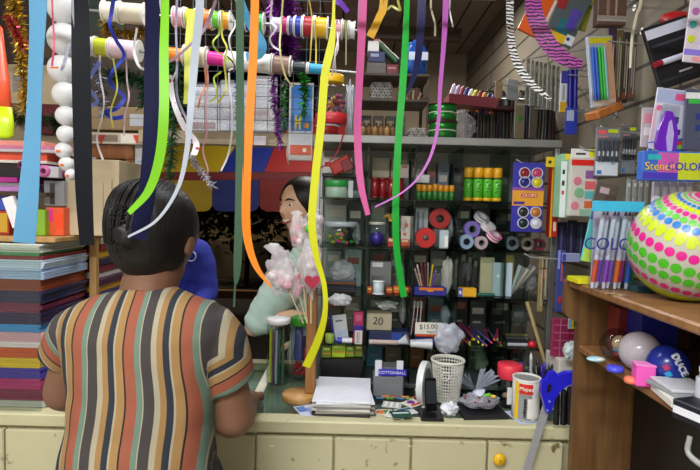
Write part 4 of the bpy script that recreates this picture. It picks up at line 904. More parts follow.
def bx(name, label, cat, x0, x1, hpx, Y, dep, z, h, items=(), yaw=0, m=None, lean=0):
    a, b = PX(x0, z, Y), PX(x1, z, Y); wd, ht = b.x - a.x, hpx * S(Y); c = Vector(((a.x + b.x) / 2, Y + dep / 2, z + ht / 2 + .0004 + abs(math.sin(R(lean))) * wd / 2 * .98))
    mb = MB(m or M(h, .5)); mb.mt = frame(c, yaw, lean); mb.box((0, 0, 0), (wd, dep, ht), None, .0012); prints(mb, wd, ht, dep, items); return one(name, mb, label, cat)
# cartons standing at the back of the compartments
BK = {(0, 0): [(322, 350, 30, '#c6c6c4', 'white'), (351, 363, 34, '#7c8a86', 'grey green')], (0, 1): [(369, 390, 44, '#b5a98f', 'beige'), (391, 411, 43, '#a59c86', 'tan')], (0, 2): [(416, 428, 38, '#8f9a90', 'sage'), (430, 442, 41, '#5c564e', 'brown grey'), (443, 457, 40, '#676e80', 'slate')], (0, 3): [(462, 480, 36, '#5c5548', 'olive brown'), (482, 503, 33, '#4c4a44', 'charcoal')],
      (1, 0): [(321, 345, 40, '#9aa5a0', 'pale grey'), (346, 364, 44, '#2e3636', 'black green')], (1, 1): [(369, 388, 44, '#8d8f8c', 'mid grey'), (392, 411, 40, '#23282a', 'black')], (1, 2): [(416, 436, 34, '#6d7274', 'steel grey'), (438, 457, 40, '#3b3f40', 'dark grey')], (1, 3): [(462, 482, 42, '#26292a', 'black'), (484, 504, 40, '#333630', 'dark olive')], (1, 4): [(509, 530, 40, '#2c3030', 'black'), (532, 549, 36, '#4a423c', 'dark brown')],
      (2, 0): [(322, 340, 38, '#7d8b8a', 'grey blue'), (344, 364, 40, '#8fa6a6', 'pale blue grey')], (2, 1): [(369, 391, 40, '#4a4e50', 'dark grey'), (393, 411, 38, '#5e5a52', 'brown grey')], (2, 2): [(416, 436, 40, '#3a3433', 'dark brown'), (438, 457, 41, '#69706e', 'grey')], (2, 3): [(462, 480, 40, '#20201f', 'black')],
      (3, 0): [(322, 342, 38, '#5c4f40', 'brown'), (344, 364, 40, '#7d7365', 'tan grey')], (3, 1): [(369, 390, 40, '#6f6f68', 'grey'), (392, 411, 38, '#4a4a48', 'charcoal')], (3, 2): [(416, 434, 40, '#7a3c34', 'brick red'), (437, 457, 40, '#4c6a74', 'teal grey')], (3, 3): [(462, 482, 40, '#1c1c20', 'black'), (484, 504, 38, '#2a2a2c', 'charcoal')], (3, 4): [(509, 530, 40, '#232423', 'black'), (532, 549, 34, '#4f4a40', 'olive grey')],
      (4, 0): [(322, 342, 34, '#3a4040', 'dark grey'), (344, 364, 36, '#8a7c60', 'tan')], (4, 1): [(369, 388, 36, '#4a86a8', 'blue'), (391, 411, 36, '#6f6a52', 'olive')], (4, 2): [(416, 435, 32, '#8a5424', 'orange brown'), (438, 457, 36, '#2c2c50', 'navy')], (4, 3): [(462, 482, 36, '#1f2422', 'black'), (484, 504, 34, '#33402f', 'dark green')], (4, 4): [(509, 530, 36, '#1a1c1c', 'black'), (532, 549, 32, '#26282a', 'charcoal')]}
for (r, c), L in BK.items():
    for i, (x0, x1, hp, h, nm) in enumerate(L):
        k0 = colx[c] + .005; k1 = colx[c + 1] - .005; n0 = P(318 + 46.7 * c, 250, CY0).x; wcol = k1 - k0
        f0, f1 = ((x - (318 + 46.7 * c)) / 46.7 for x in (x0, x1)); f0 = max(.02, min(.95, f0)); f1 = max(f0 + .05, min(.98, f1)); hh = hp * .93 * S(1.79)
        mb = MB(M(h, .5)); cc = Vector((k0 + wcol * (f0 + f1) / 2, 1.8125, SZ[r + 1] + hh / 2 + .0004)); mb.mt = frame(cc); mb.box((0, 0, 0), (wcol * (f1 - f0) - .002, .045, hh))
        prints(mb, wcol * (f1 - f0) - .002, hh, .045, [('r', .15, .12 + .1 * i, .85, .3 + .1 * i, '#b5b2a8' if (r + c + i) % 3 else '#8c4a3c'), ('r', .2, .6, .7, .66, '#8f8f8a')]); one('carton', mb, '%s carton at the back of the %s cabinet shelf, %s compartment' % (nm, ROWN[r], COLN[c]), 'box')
Z = SZ
# top shelf
bx('carton', 'white box with a red band on the top cabinet shelf', 'box', 322, 352, 16, 1.72, .05, Z[1] + 24 * S(1.72), '#d2d0ca', [('r', .05, .3, .95, .6, '#b8302c'), ('r', .2, .1, .8, .22, '#888888')])
bx('tray', 'dark tray holding the white and red box in the cabinet', 'tray', 321, 364, 3, 1.70, .075, Z[1] + 20.5 * S(1.72), '#2a2e2e')
for x in (322.3, 362.3): bx('tray_block', 'small block under the %s end of the dark cabinet tray' % ('left' if x < 340 else 'right'), 'block', x - 1.3, x + 1.3, 20, 1.73, .03, Z[1], '#3a3e3e')
mb = MB(M('#b5261e', .4)); mb.mt = frame(P(341, 165, 1.675), -8, -28); mb.box((0, 0, 0), (.07, .014, .042), None, .006); mb.mat('#7a1a1c'); mb.mt = frame(P(347, 165, 1.668), -8, -28); mb.box((0, 0, 0), (.036, .010, .040), None, .004)
one('pouch', mb, 'red pouch lying tilted on the dark tray in the cabinet', 'pouch')
can('food_tub', 'round tub with a green lid on the top cabinet shelf', 'tub', 336, 1.68, Z[1], 12, 17, [('body', 0, .62, .94, film('#bfe0c8', .6)), ('lid', .62, 1, 1, '#2f9a4a')])
bx('booklet', 'narrow white booklet beside the green lidded tub', 'booklet', 348, 353, 17, 1.67, .03, Z[1], '#c4cbd0')
for i, px in enumerate((375, 383, 392, 400)):
    can('jar', 'dark red ribbed jar on the top cabinet shelf, %s' % ('first from the left', 'second from the left', 'third, next to the green ribbon', 'fourth, behind the green ribbon')[i], 'jar', px, 1.69 + .012 * (i % 2), Z[1], 4.6, 21, [('base', 0, .12, 1, '#6e1a20'), ('body', .12, .86, .93, M('#8f1c24', .2)), ('lid', .86, 1, 1, '#7a1a20')], 'dark red jars')
bx('carton', 'pale carton with a red frame beside the green ribbon', 'box', 402, 411, 14, 1.75, .03, Z[1] + 22 * S(1.7), '#b9aaa4', [('r', .15, .15, .85, .3, '#8c4a48')])
bx('block', 'grey block under the pale red framed carton', 'block', 402, 411, 21.4, 1.745, .035, Z[1], '#4a4c4a')
for i in range(7):
    can('glue_stick', 'small glue stick with amber cap and green label, %s in the row' % ('first', 'second', 'third', 'fourth', 'fifth', 'sixth', 'last')[i], 'glue stick', 419.5 + 5.6 * i, 1.67, Z[1], 2.7, 15 + (i == 3), [('tube', 0, .55, 1, '#2c6a2c'), ('cap', .55, 1, .98, '#c98a1c')], 'small glue sticks')
bx('carton', 'white note box above the small glue sticks', 'box', 417, 432, 8, 1.72, .05, Z[1] + 17 * S(1.72), '#e2e2e2')
bx('block', 'dark box carrying the white note box in the cabinet', 'block', 417, 432, 16, 1.72, .05, Z[1], '#3c4238')
g0 = None
for i, px in enumerate((471, 479, 488.5, 498)):
    lab = 'large yellow and green glue stick, ' + ('behind the other large ones', 'left one of the front three', 'middle one of the front three', 'right one of the front three')[i]
    t = can('glue_stick', lab, 'glue stick', px, 1.70 if i == 0 else 1.655, Z[1], 4.8, 33, [('base', 0, .10, 1, '#d9a81a'), ('label', .10, .66, .97, '#4fae2a'), ('collar', .66, .70, .98, '#23401c'), ('cap', .70, 1, 1, '#dba01c')], 'large glue sticks')
    p = t.location; mb = MB(M('#182814'))
    for k in range(4): mb.box(p + Vector((-.004 + .003 * (k % 3), -.0150 * 4.8 / 4.9 * .97 + .0002 * 0, .03 + .010 * k)), (.009, .0012, .003), Matrix.Rotation(R(-25), 3, 'Y'), .0003)
    mb.build('printed_mark', t)
# second shelf
tb = can('plastic_tub', 'clear tub of bright toy pieces on the second cabinet shelf', 'tub', 340, 1.70, Z[2], 17, 23, [('body', 0, .8, .95, glass('#e4eeec', .1)), ('lid', .8, 1, 1, film('#cfd8e2', .6))])
rr = random.Random(9); pp = []
for k in range(46):
    a, q = rr.uniform(0, 6.28), rr.uniform(0, 11) * S(1.7); pp.append((tb.location + Vector((q * math.cos(a), q * math.sin(a), rr.uniform(.005, .042))), ('#b5c81c', '#d8c41c', '#b5263c', '#3fa83a', '#d85a8a')[k % 5]))
for p, h in pp: one('toy_piece', MB(M(h, .4)).ball(p, .0062, 10, 7, (1.2, .9, .8)), '%s toy piece inside the clear tub on the second shelf' % {'#b5c81c': 'lime', '#d8c41c': 'yellow', '#b5263c': 'crimson', '#3fa83a': 'green', '#d85a8a': 'pink'}[h], 'toy', 'toy pieces in the clear tub')
can('jar', 'clear jar holding a purple ball on the second cabinet shelf', 'jar', 377, 1.68, Z[2], 9, 24, [('body', 0, .88, 1, glass('#dfe6ea', .08)), ('lid', .88, 1, .95, film('#d8d2c8', .7))])
one('foil_ball', MB(M('#4c35a8', .25)).ball(PX(377, Z[2] + .0245, 1.68), .0225, 18, 12), 'shiny purple foil ball inside the clear jar', 'ball')
mb = MB(M('#c4a04a', .3, .6)); rr = random.Random(2)
for k in range(5):
    a = -1.1 + .55 * k; c = stand_c(379, 1.675, 0); c.z = Z[2] + 25 * S(1.68) + .002
    mb.tube([c, c + Vector((math.sin(a) * .018, -.004, .010 + .012 * math.cos(a))), c + Vector((math.sin(a) * .028, 0, .004 + .008 * math.cos(a)))], [.003, .0035], 7, spl=4)
mb.box(c + Vector((0, 0, .0005)), (.018, .012, .006)); one('bow', mb, 'gold ribbon bow on the clear jar in the cabinet', 'bow')
for i, (x0, x1, h, nm) in enumerate(((388, 395, '#a82a24', 'red'), (389.5, 396, '#2c3c8a', 'blue'), (402, 410, '#c9502c', 'orange'))):
    bx('small_packet', nm + ' packet standing low on the second cabinet shelf', 'packet', x0, x1, 9 - i, 1.65 + .02 * i, .012, Z[2], h, [('r', .1, .1, .9, .4, '#d8c8a0')])
bx('packet', 'white packet with orange pattern behind the green ribbon', 'packet', 402, 411.5, 30, 1.70, .015, Z[2], '#c8c4bc', [('o', .5, .3, .25, '#c9583c'), ('o', .4, .6, .2, '#c96a4c'), ('r', .1, .8, .9, .95, '#8a8a8a')])
def roll(name, label, cat, c, r, wd, h, core, yaw=0, pitch=0, hin='#3a2020', group=None, stripes=()):
    t = thing(name, label, cat, c, group); ax = Matrix.Rotation(R(yaw), 3, 'Z') @ Matrix.Rotation(R(pitch), 3, 'X') @ Matrix.Rotation(R(90), 3, 'X')
    MB(M(h, .35)).lathe([(r * core, -wd / 2), (r, -wd / 2), (r, wd / 2), (r * core, wd / 2), (r * core, -wd / 2)], c, ax, 28, False).build('tape', t)
    MB(M(hin, .5)).lathe([(r * core * .8, -wd / 2 - .0005), (r * core * .995, -wd / 2 - .0005), (r * core * .995, wd / 2), (r * core * .8, wd / 2), (r * core * .8, -wd / 2 - .0005)], c, ax, 24, False).build('core', t)
    for (f, hs) in stripes: MB(M(hs, .4)).lathe([(r * 1.003, f * wd - wd * .09), (r * 1.012, f * wd - wd * .09), (r * 1.012, f * wd + wd * .09), (r * 1.003, f * wd + wd * .09)], c, ax, 28, False).build('stripe', t)
    return t
r1 = 10 * S(1.66); c = PX(426, Z[2] + r1 + .0004, 1.655); roll('tape_roll', 'bright red tape roll standing low on the second cabinet shelf', 'tape', c, r1, .022, '#c02222', .3)
r2 = 10.2 * S(1.70); c2 = PX(441, Z[2] + r2 + .0004, 1.70); c2.z = P(441, 218.5, 1.70).z; roll('tape_roll', 'dark red tape roll leaning above the brighter red one', 'tape', c2, r2, .03, '#a31d20', .42, hin='#4a1012')
bx('block', 'grey box carrying the upper red tape roll', 'block', 435, 449, (c2.z - r2 - Z[2] - .0006) / S(1.69), 1.688, .03, Z[2], '#5a6062')
bx('packet', 'blue and white striped packet behind the red tape rolls', 'packet', 417, 430, 38, 1.735, .014, Z[2], '#b9bcc0', [('r', .1, .1, .3, .9, '#5a6a8a'), ('r', .5, .1, .7, .9, '#8a8f98')])
bx('packet', 'small white packet right of the red tape rolls', 'packet', 440, 449, 18, 1.645, .012, Z[2], '#aebcc4', [('r', .55, .3, .95, .9, '#e6e6e6')])
for (px, y, r, h, hin, lab, Y) in ((467, 0, 7.2, '#8fa6c0', '#2a3a58', 'pale blue dotted tape roll, lowest at the left of the fourth compartment', 1.65), (482, 0, 6.6, '#b0a0a8', '#6a5a60', 'pale mauve tape roll lying beside the blue dotted one', 1.65), (473, 1, 8.2, '#7d6ab8', '#3a5a4a', 'purple tape roll on top of the blue dotted one', 1.655), (486, 2, 7.2, '#3c3e48', '#8a8a94', 'black patterned tape roll above the mauve one', 1.69)):
    rr_ = r * S(Y); zc = Z[2] + rr_ + .0004
    if y == 1: zc = Z[2] + rr_ + 11.6 * S(Y)
    if y == 2: zc = Z[2] + rr_ + 13.5 * S(Y)
    roll('tape_roll', lab, 'tape', PX(px, zc, Y), rr_, .016, h, .5, yaw=8, hin=hin)
for i, (px, y, h, lab) in enumerate(((481.5, 218, '#8b8d92', 'grey tape roll, upper left of the slanting tape row'), (488, 226.5, '#c2bcc2', 'pale grey tape roll in the middle of the slanting row'), (494, 236, '#b5628a', 'pink striped tape roll at the lower end of the slanting row'))):
    roll('tape_roll', lab, 'tape', P(px, y, 1.645 + .012 * (2 - i)), 7.6 * S(1.65), .018, h, .6, yaw=40, pitch=-48, hin='#c9c4c8', stripes=[(.25, '#d8d0d8'), (-.25, '#e6dfe4')])
for (px, r, h, Y, lab) in ((513, 7, '#5a6470', 1.65, 'grey tape roll behind the hanging paint set'), (529, 6.5, '#8a8478', 1.66, 'tan tape roll in the rightmost cabinet compartment'), (541, 6, '#6a2438', 1.66, 'wine red tape roll at the right end of the second shelf')):
    rr_ = r * S(Y); roll('tape_roll', lab, 'tape', PX(px, Z[2] + rr_ + .0004, Y), rr_, .02, h, .55, hin='#2a3038')
# third shelf
def bag(label, c, rx, rz, ry, seed, m, name='plastic_bag', cat='bag', crumple=.35, parent=None):
    rr = Vector((seed * 3.1, seed * 1.7, seed * .9)); mb = MB(m); n, k = 40, 26; rs = []
    for i in range(k + 1):
        th = math.pi * i / k; ring = []
        for j in range(n):
            ph = 2 * math.pi * j / n; d = Vector((math.sin(th) * math.cos(ph), math.sin(th) * math.sin(ph), math.cos(th)))
            e = 1 + crumple * (abs(noise.noise(d * 1.7 + rr)) * 1.3 - .4) + crumple * .35 * (abs(noise.noise(d * 4.5 + rr)) - .3)
            ring.append(c + Vector((d.x * rx, d.y * ry, d.z * rz)) * e)
        rs.append(ring)
    mb.rings(rs, False)
    if parent: return mb.build(name, parent)
    return one(name, mb, label, cat)
for i in range(5):
    bx('card', ('dark brown', 'indigo', 'black', 'rust brown', 'slate')[i] + ' card lying in the small pile on the third cabinet shelf', 'card', 324 + i % 2, 356 - i % 2, 2.2, 1.665, .05, Z[3] + i * 2.5 * S(1.68), ('#3a2c26', '#2c3050', '#1c1c20', '#7a4a30', '#4a5260')[i])
bag('crumpled clear plastic bag over the pile of dark cards', PX(343, Z[3] + .062, 1.69), .045, .038, .035, 3, film('#c6cdd2', .35, .15))
bag('shiny silver plastic bag hanging off the third shelf\'s left end', P(340, 300, 1.598), .038, .020, .016, 4, film('#d4d8dc', .55, .12), crumple=.5)
th_ = can('thread_spool', 'white spool of thread below the bright green ribbon', 'thread', 378.5, 1.645, Z[3], 6.2, 13.5, [('base', 0, .08, 1, '#e8ecf0'), ('thread', .08, .9, .88, '#cddbe6'), ('top', .9, 1, 1, '#e8ecf0')])
for i, (x0, x1, h) in enumerate(((366.5, 372, '#b8481c'), (386, 393, '#c9501c'), (393.5, 400, '#d86a2a'), (401, 410, '#b0381c'))):
    bx('eraser_packet', ('rust', 'red orange', 'orange', 'brick red')[i] + ' small packet beside the thread spool', 'packet', x0 + .6, x1, 7 - i % 2, 1.65 + .01 * i, .02, Z[3], h, [('r', .1, .2, .9, .5, '#e0b05a')])
bx('packet', 'grey foil packet leaning behind the thread spool', 'packet', 370, 392, 30, 1.71, .012, Z[3], '#8c9094', [('r', .1, .05, .6, .2, '#d6d6d6'), ('r', .2, .5, .8, .6, '#6a6e72')], m=M('#7d8185', .2, .5))
bx('pencil_tray', 'indigo and orange tray under the brushes on the third shelf', 'tray', 414.5, 447, 8, 1.64, .05, Z[3], '#272a86', [('r', .15, .0, .9, .35, '#d8701c'), ('r', .4, .35, .6, .5, '#e0942c')])
tz = Z[3] + 8 * S(1.64) + .001
def pen(name, label, p0, p1, r, body, tip=None, group=None, cat='pen', m2=None):
    mb = MB(M(body, .4)); a, b = Vector(p0), Vector(p1); d = (b - a)
    mb.tube([a, a + d * .86], [r, r], 8); mb.mat(M(tip or body, .4)); mb.tube([a + d * .8601, a + d * .93, b], [r * 1.02, r, r * .35], 8); return one(name, mb, label, cat, group)
for i, (xa, xb, yb, h, tip, nm) in enumerate(((421, 414.5, 268, '#b59a8a', '#d8c4b4', 'tan'), (423, 417, 264, '#c9b0a0', '#e0d0c4', 'beige'), (425, 421, 262, '#7a3038', '#9a4a50', 'wine red'), (427, 425, 263, '#6a2c34', '#8a3c44', 'dark red'), (429, 428, 262, '#8a8078', '#a89a90', 'grey'), (431, 433, 264, '#c9b02c', '#e6d02c', 'yellow'), (433, 436, 270, '#6a3aa0', '#8a5ac0', 'purple'))):
    a = PX(xa, tz, 1.665); pen('paint_brush', nm + ' brush standing in the bundle above the indigo tray', a, P(xb, yb, 1.66), .0028, h, tip, 'brush bundle', 'brush')
bag('tall clear cellophane packet right of the brush bundle', PX(449.5, Z[3] + .062, 1.69), .019, .060, .012, 6, film('#c9ccc4', .5, .15), name='cellophane_packet', cat='packet')
sh = bx('sharpener', 'yellow sharpener with a blue and white end on the third shelf', 'sharpener', 458.8, 477, 8.5, 1.635, .03, Z[3], '#e0a51c', [('r', 0, 0, .22, 1, '#3a55c0'), ('r', .04, .3, .16, .7, '#e8e8f0')])
for i in range(6):
    p = stand_c(480 + 2.8 * i, 1.65, Z[3] + .006); mb = MB(M('#1d5a4c', .5)); mb.ball(p, .0075, 10, 7, (1, 1.3, .8)); one('wire_pad', mb, 'dark green wiry pad lying beside the yellow sharpener', 'pad', 'green wiry pads')
for i, (x0, x1, hp) in enumerate(((461, 468, 40), (468.6, 474, 38), (474.5, 480, 34))):
    bx('packet', ('first', 'second', 'third')[i] + ' black packet from the left in the fourth compartment', 'packet', x0, x1, hp, 1.71, .012, Z[3] , '#1b1c1c', [('r', .2, .05, .8, .2, '#6a6a5a'), ('r', .4, .3, .5, .9, '#3c3c38')], lean=4)
bx('paper_pad', 'pale cream pad standing in the fourth compartment', 'pad', 482, 496, 38, 1.68, .012, Z[3], '#a5a584', [('r', .1, .1, .9, .15, '#8a8a70')])
bx('paper_pad', 'pale blue green pad right of the cream pad', 'pad', 494, 504.5, 34, 1.66, .010, Z[3], '#8fabb0', [('o', .5, .4, .15, '#c0d4dc')])
bx('envelope', 'yellow envelope standing in the rightmost compartment', 'envelope', 508, 517, 40, 1.70, .006, Z[3], '#b5a45a')
bx('envelope', 'white blue envelope in front of the yellow one', 'envelope', 507.5, 513.5, 34, 1.66, .006, Z[3], '#c3d8ea')
for i in range(7):
    a = PX(513 + i * .8, Z[3] + .002, 1.67 + .006 * i); b = P(522 + 3.6 * i, 266 + (i % 3) * 2, 1.67 + .006 * i); d = b - a; mb = MB(M(('#9ab0ac', '#7a7f82', '#b5b3a4', '#6a6c70', '#a5a394', '#5a5c60', '#8f8f8c')[i], .5))
    n_ = Vector((-d.z, 0, d.x)).normalized(); mb.add([a, b, b + n_ * .012 + Vector((0, 0, -.0)), a + n_ * .004, a + Vector((0, .004, 0)), b + Vector((0, .004, 0)), b + n_ * .012 + Vector((0, .004, 0)), a + n_ * .004 + Vector((0, .004, 0))], [[0, 1, 2, 3], [4, 5, 6, 7], [0, 1, 5, 4], [1, 2, 6, 5], [2, 3, 7, 6], [3, 0, 4, 7]])
    one('envelope', mb, ('pale teal', 'grey', 'cream', 'dark grey', 'beige', 'charcoal', 'light grey')[i] + ' envelope in the fan of slanting envelopes', 'envelope', 'fan of envelopes')
# fourth shelf
bx('card', 'white printed card standing at the left of the fourth shelf', 'card', 333, 347, 26, 1.65, .004, Z[4] + .002, '#b9bcc0', [('r', .2, .2, .7, .26, '#5a5c60'), ('r', .2, .6, .9, .9, '#a5b4c8')], lean=-8)
pen('marker_pen', 'indigo marker leaning at the left end of the fourth shelf', PX(335, Z[4] + .003, 1.64), P(329, 312, 1.64), .003, '#2c2a9a')
bx('pack', 'magenta and purple pack standing by the first cabinet divider', 'pack', 353, 363.5, 30, 1.66, .02, Z[4], '#a82a5c', [('r', .0, .45, 1, .7, '#4a2a90'), ('r', .2, .1, .8, .3, '#c85a80')])
gt = thing('glue_tube', 'small blue and white glue tube on the fourth shelf', 'tube', PX(345, Z[4] + .009, 1.635))
a, b, c = (PX(x, Z[4] + .0095, 1.635) for x in (337, 342, 352)); MB(M('#2a3ac0', .3)).cyl(a, b, .009, None, 16).build('cap', gt); MB(M('#d9dbe0', .3)).cyl(b + Vector((.0003, 0, 0)), c, .0085, None, 16).build('body', gt); MB(M('#8a2430')).cyl(c + Vector((.0003, 0, 0)), c + Vector((.006, 0, 0)), .0085, None, 16).build('end', gt)
bx('note', 'small white leaflet leaning right of the glue tube', 'leaflet', 354.5, 362, 14, 1.625, .003, Z[4], '#c9c6c2', [('r', .3, .1, .4, .9, '#44444a'), ('r', .55, .1, .62, .9, '#44444a')], lean=0)
can('lime_roll', 'lime green tape roll at the left end of the fourth shelf', 'tape', 329.5, 1.64, Z[4], 4.6, 9, [('tape', 0, 1, 1, '#9cb84a')])
ob = thing('open_box', 'cream open box with the handwritten number 20 on the fourth shelf', 'box', PX(379, Z[4], 1.65))
zb = Z[4] + 12.5 * S(1.65)
for nm, v0, v1, hh, dd in (('body', 316, 333, '#a59c86', .05),):
    mb, c, wd, ht = card('', '', None, 366.5, 0, 392, 17, 1.65, .05, M('#b3aa92', .6)); mb = MB(M('#b0a78f', .6)); cc = PX(379.5, zb + ht / 2, 1.66); mb.box(cc + Vector((0, .02, 0)), (wd, .05, ht), None, .0015); mb.build('body', ob)
text(ob, '20', cc + Vector((-.004, -.0058, .002)), .034, '#2c2a28', roll=6, name='handwriting')
mb = MB(M('#8f8872', .6)); mb.box(cc + Vector((0, .020, ht / 2 + .001)), (wd, .049, .001)); mb.build('flap', ob)
bx('crate', 'navy crate under the cream box numbered 20', 'crate', 369, 410, 12, 1.645, .06, Z[4], '#1d2750', [('r', .55, .1, .8, .9, '#23409a'), ('r', .85, .3, .98, .6, '#7a2a30')])
bag('crumpled clear film on the cream box', PX(387, zb + 24 * S(1.66), 1.69), .034, .016, .022, 8, film('#d0d4d0', .5, .15), name='plastic_film', cat='film', crumple=.5)
wp = thing('wrapped_roll', 'clear wrapped roll with an orange pack, lying at the fourth shelf edge', 'roll', PX(385, Z[4] + .007, 1.632))
a, b = PX(370, Z[4] + .008, 1.631), PX(397, Z[4] + .008, 1.631); MB(M('#c8782c', .4)).cyl(a, b, .0066, None, 14).build('orange_pack', wp); MB(film('#d8dce0', .4, .15)).cyl(a - Vector((.003, 0, 0)), b + Vector((.004, 0, 0)), .0078, None, 14).build('wrapper', wp); a = b + Vector((.0045, 0, 0)); MB(film('#dfe3ea', .6, .15)).tube([a, a + Vector((.012, 0, .004)), a + Vector((.03, -.004, .012))], [.006, .010, .018], 14).build('twisted_end', wp)
pt = thing('price_tray', 'tray with a handwritten white price card and red front edge', 'tray', PX(429, Z[4], 1.64))
trz = Z[4] + 9 * S(1.64)
MB(M('#2a2c70', .5)).bar((PX(415.6, trz, 1.64).x, 1.64, Z[4] + .0004), (PX(456, trz, 1.64).x, 1.70, trz), .002).build('base', pt)
MB(M('#d8481c', .4)).bar((PX(415.4, trz, 1.632).x, 1.630, trz + .0003), (PX(446, trz, 1.632).x, 1.638, trz + 8 * S(1.63)), .002).build('edge', pt)
a, b = PX(415, trz, 1.625), PX(441.5, trz, 1.625); z0 = trz + 3 * S(1.63); MB(M('#d6d3c8', .6)).bar((a.x, 1.6265, z0), (b.x, 1.6285, z0 + 12 * S(1.63)), .001).build('price_card', pt)
text(pt, '$15.00', Vector(((a.x + b.x) / 2, 1.6262, z0 + .024)), .021, '#25252a', roll=-3, name='handwriting'); text(pt, 'Mayo', Vector(((a.x + b.x) / 2 + .008, 1.6262, z0 + .008)), .011, '#25252a', roll=-3, name='handwriting')
for i, (x, y) in enumerate(((415, 300), (418, 302), (421, 300))):
    a = P(x, y, 1.66); b = P(x - 3.5 + i, 318, 1.645); one('earphone_cord', MB(M('#d0d4da', .4)).tube([a, a.lerp(b, .5) + Vector((.003, 0, 0)), Vector((b.x, 1.645, trz + .001))], [.0011, .0011], 6, spl=5), ('left', 'middle', 'right')[i] + ' thin white cord standing behind the price card', 'cord')
for i in range(30):
    rr_ = random.Random(i + 50); x = 462 + 42 * rr_.random(); k = i % 3; yy = 1.655 + .028 * k; zz = Z[4] + .0035 + .009 * (i // 10); h = ('#2a2450', '#5a1a2a', '#1c1c24', '#3a2a70', '#7a1c28')[i % 5]; tip = ('#c9d02c', '#d04a24', '#5aa82c', '#c9b52c', '#b0286c')[(i * 3) % 5]
    if abs(x - 459) < 3: x = 464
    a = PX(x, zz, yy - .024); b = PX(min(x + 7 - 14 * rr_.random() - (8 if i % 4 else -2), 503), zz + .030, yy + .022); nm = {'#2a2450': 'indigo', '#5a1a2a': 'wine', '#1c1c24': 'black', '#3a2a70': 'violet', '#7a1c28': 'red'}[h]
    tn = {'#c9d02c': 'lime', '#d04a24': 'orange', '#5aa82c': 'green', '#c9b52c': 'yellow', '#b0286c': 'pink'}[tip]
    pen('pencil', nm + ' pencil with a ' + tn + ' end in the pile on the fourth shelf', b, a, .0032, h, tip, 'pencil pile', 'pencil')
for i in range(4):
    a = PX(509, Z[4] + .0062 + .0125 * i * .5, 1.65 + .016 * i); b = PX(532, Z[4] + .0062 + .0125 * i * .5, 1.65 + .016 * i)
    pen('marker_pen', ('silver', 'black', 'dark grey', 'olive')[i] + ' marker lying in the rightmost fourth shelf compartment', a, b, .0058, ('#a8a8b0', '#1c1c1e', '#3a3a40', '#4a4c2c')[i], ('#2a2a6a', '#2a2a2a', '#6a6a6a', '#7a7a3c')[i])
one('red_ball', MB(M('#c0202c', .35)).ball(PX(533, Z[4] + .0125, 1.632), .0122, 20, 14, (1.15, 1, 1)), 'small red ball at the edge of the fourth cabinet shelf', 'ball')
bag('large crumpled translucent plastic bag hanging over the fourth shelf edge', P(448, 338, 1.588), .046, .050, .026, 11, film('#cdd2e0', .5, .2), crumple=.42)
tr = thing('paper_tube', 'pale tube wrapped in plastic left of the crumpled bag', 'tube', P(420, 342, 1.612)); a, b = PX(411, Z[4] + .0085, 1.610), PX(432, Z[4] + .0095, 1.606)
MB(M('#e4e6dc', .5)).cyl(a, b, .0085, None, 16).build('tube', tr); MB(film('#dfe4f0', .4, .15)).tube([a - Vector((.003, 0, -.004)), b + Vector((0, 0, .003))], [.011, .017], 14).build('wrapper', tr)
# bottom shelf
for i, (x0, x1, h, nm) in enumerate(((321, 331, '#6a8a24', 'moss green'), (331.5, 345, '#a9cc1c', 'bright lime'), (345.5, 354, '#7a9a2c', 'olive lime'), (354.5, 363, '#6f9424', 'leaf green'))):
    bx('seed_packet', nm + ' packet standing on the black box in the bottom compartment', 'packet', x0, x1, 12 + 3 * (i == 1), 1.655 + .008 * i, .02, Z[5] + 21 * S(1.65), h, [('r', .1, .55, .9, .7, '#c98a2c'), ('r', .2, .15, .8, .35, '#d8e06a')])
bx('black_box', 'long black box in the bottom left cabinet compartment', 'box', 320, 363, 20.5, 1.645, .07, Z[5], '#141014')

# loose clear bags and foil between the goods
for (px, r, up, rx, rz, ry, sd, h, al, lab) in ((357, 2, .035, .018, .034, .03, 71, '#b9c4c0', .4, 'clear bag squeezed right of the tub of toy pieces'), (405, 2, .07, .02, .03, .03, 72, '#c4c0b8', .3, 'clear bag above the orange patterned white packet'),
    (452, 2, .06, .018, .045, .03, 73, '#a8b0b4', .35, 'clear bag at the right end of the red tape compartment'), (402, 3, .055, .022, .045, .03, 74, '#8f9694', .35, 'dull clear bag behind the bright green ribbon\'s end'), (470, 3, .075, .028, .035, .03, 75, '#70767a', .3, 'dark clear bag above the yellow sharpener'),
    (537, 3, .04, .03, .035, .025, 76, '#8a8e90', .45, 'grey clear bag at the right of the envelope fan'), (357, 4, .06, .018, .05, .02, 77, '#9a9c98', .35, 'clear bag above the magenta and purple pack'), (404, 4, .09, .016, .04, .03, 78, '#a4a6a0', .35, 'clear bag beside the cream numbered box'),
    (448, 4, .075, .02, .04, .03, 79, '#9ab0b8', .3, 'pale blue clear bag behind the price card'), (525, 4, .085, .035, .03, .03, 80, '#5a605e', .35, 'dark clear bag above the markers in the rightmost compartment'), (485, 5, .05, .03, .04, .03, 81, '#6f8a70', .3, 'greenish clear bag in the bottom row, fourth compartment'),
    (436, 5, .05, .028, .04, .03, 82, '#8a7a5a', .35, 'brownish clear bag in the bottom row behind the basket'), (530, 5, .05, .03, .04, .03, 83, '#5a6468', .3, 'dark grey clear bag in the bottom row, rightmost compartment')):
    if r == 5: bag(lab, PX(px, Z[5] + rz * 1.3, 1.73), rx * .8, rz, ry, sd, film(h, al, .12), crumple=.35)
    else: bag(lab, PX(px, Z[r] + max(up, rz * 1.05) , 1.72), rx * .8, rz, ry, sd, film(h, al, .12), crumple=.4)
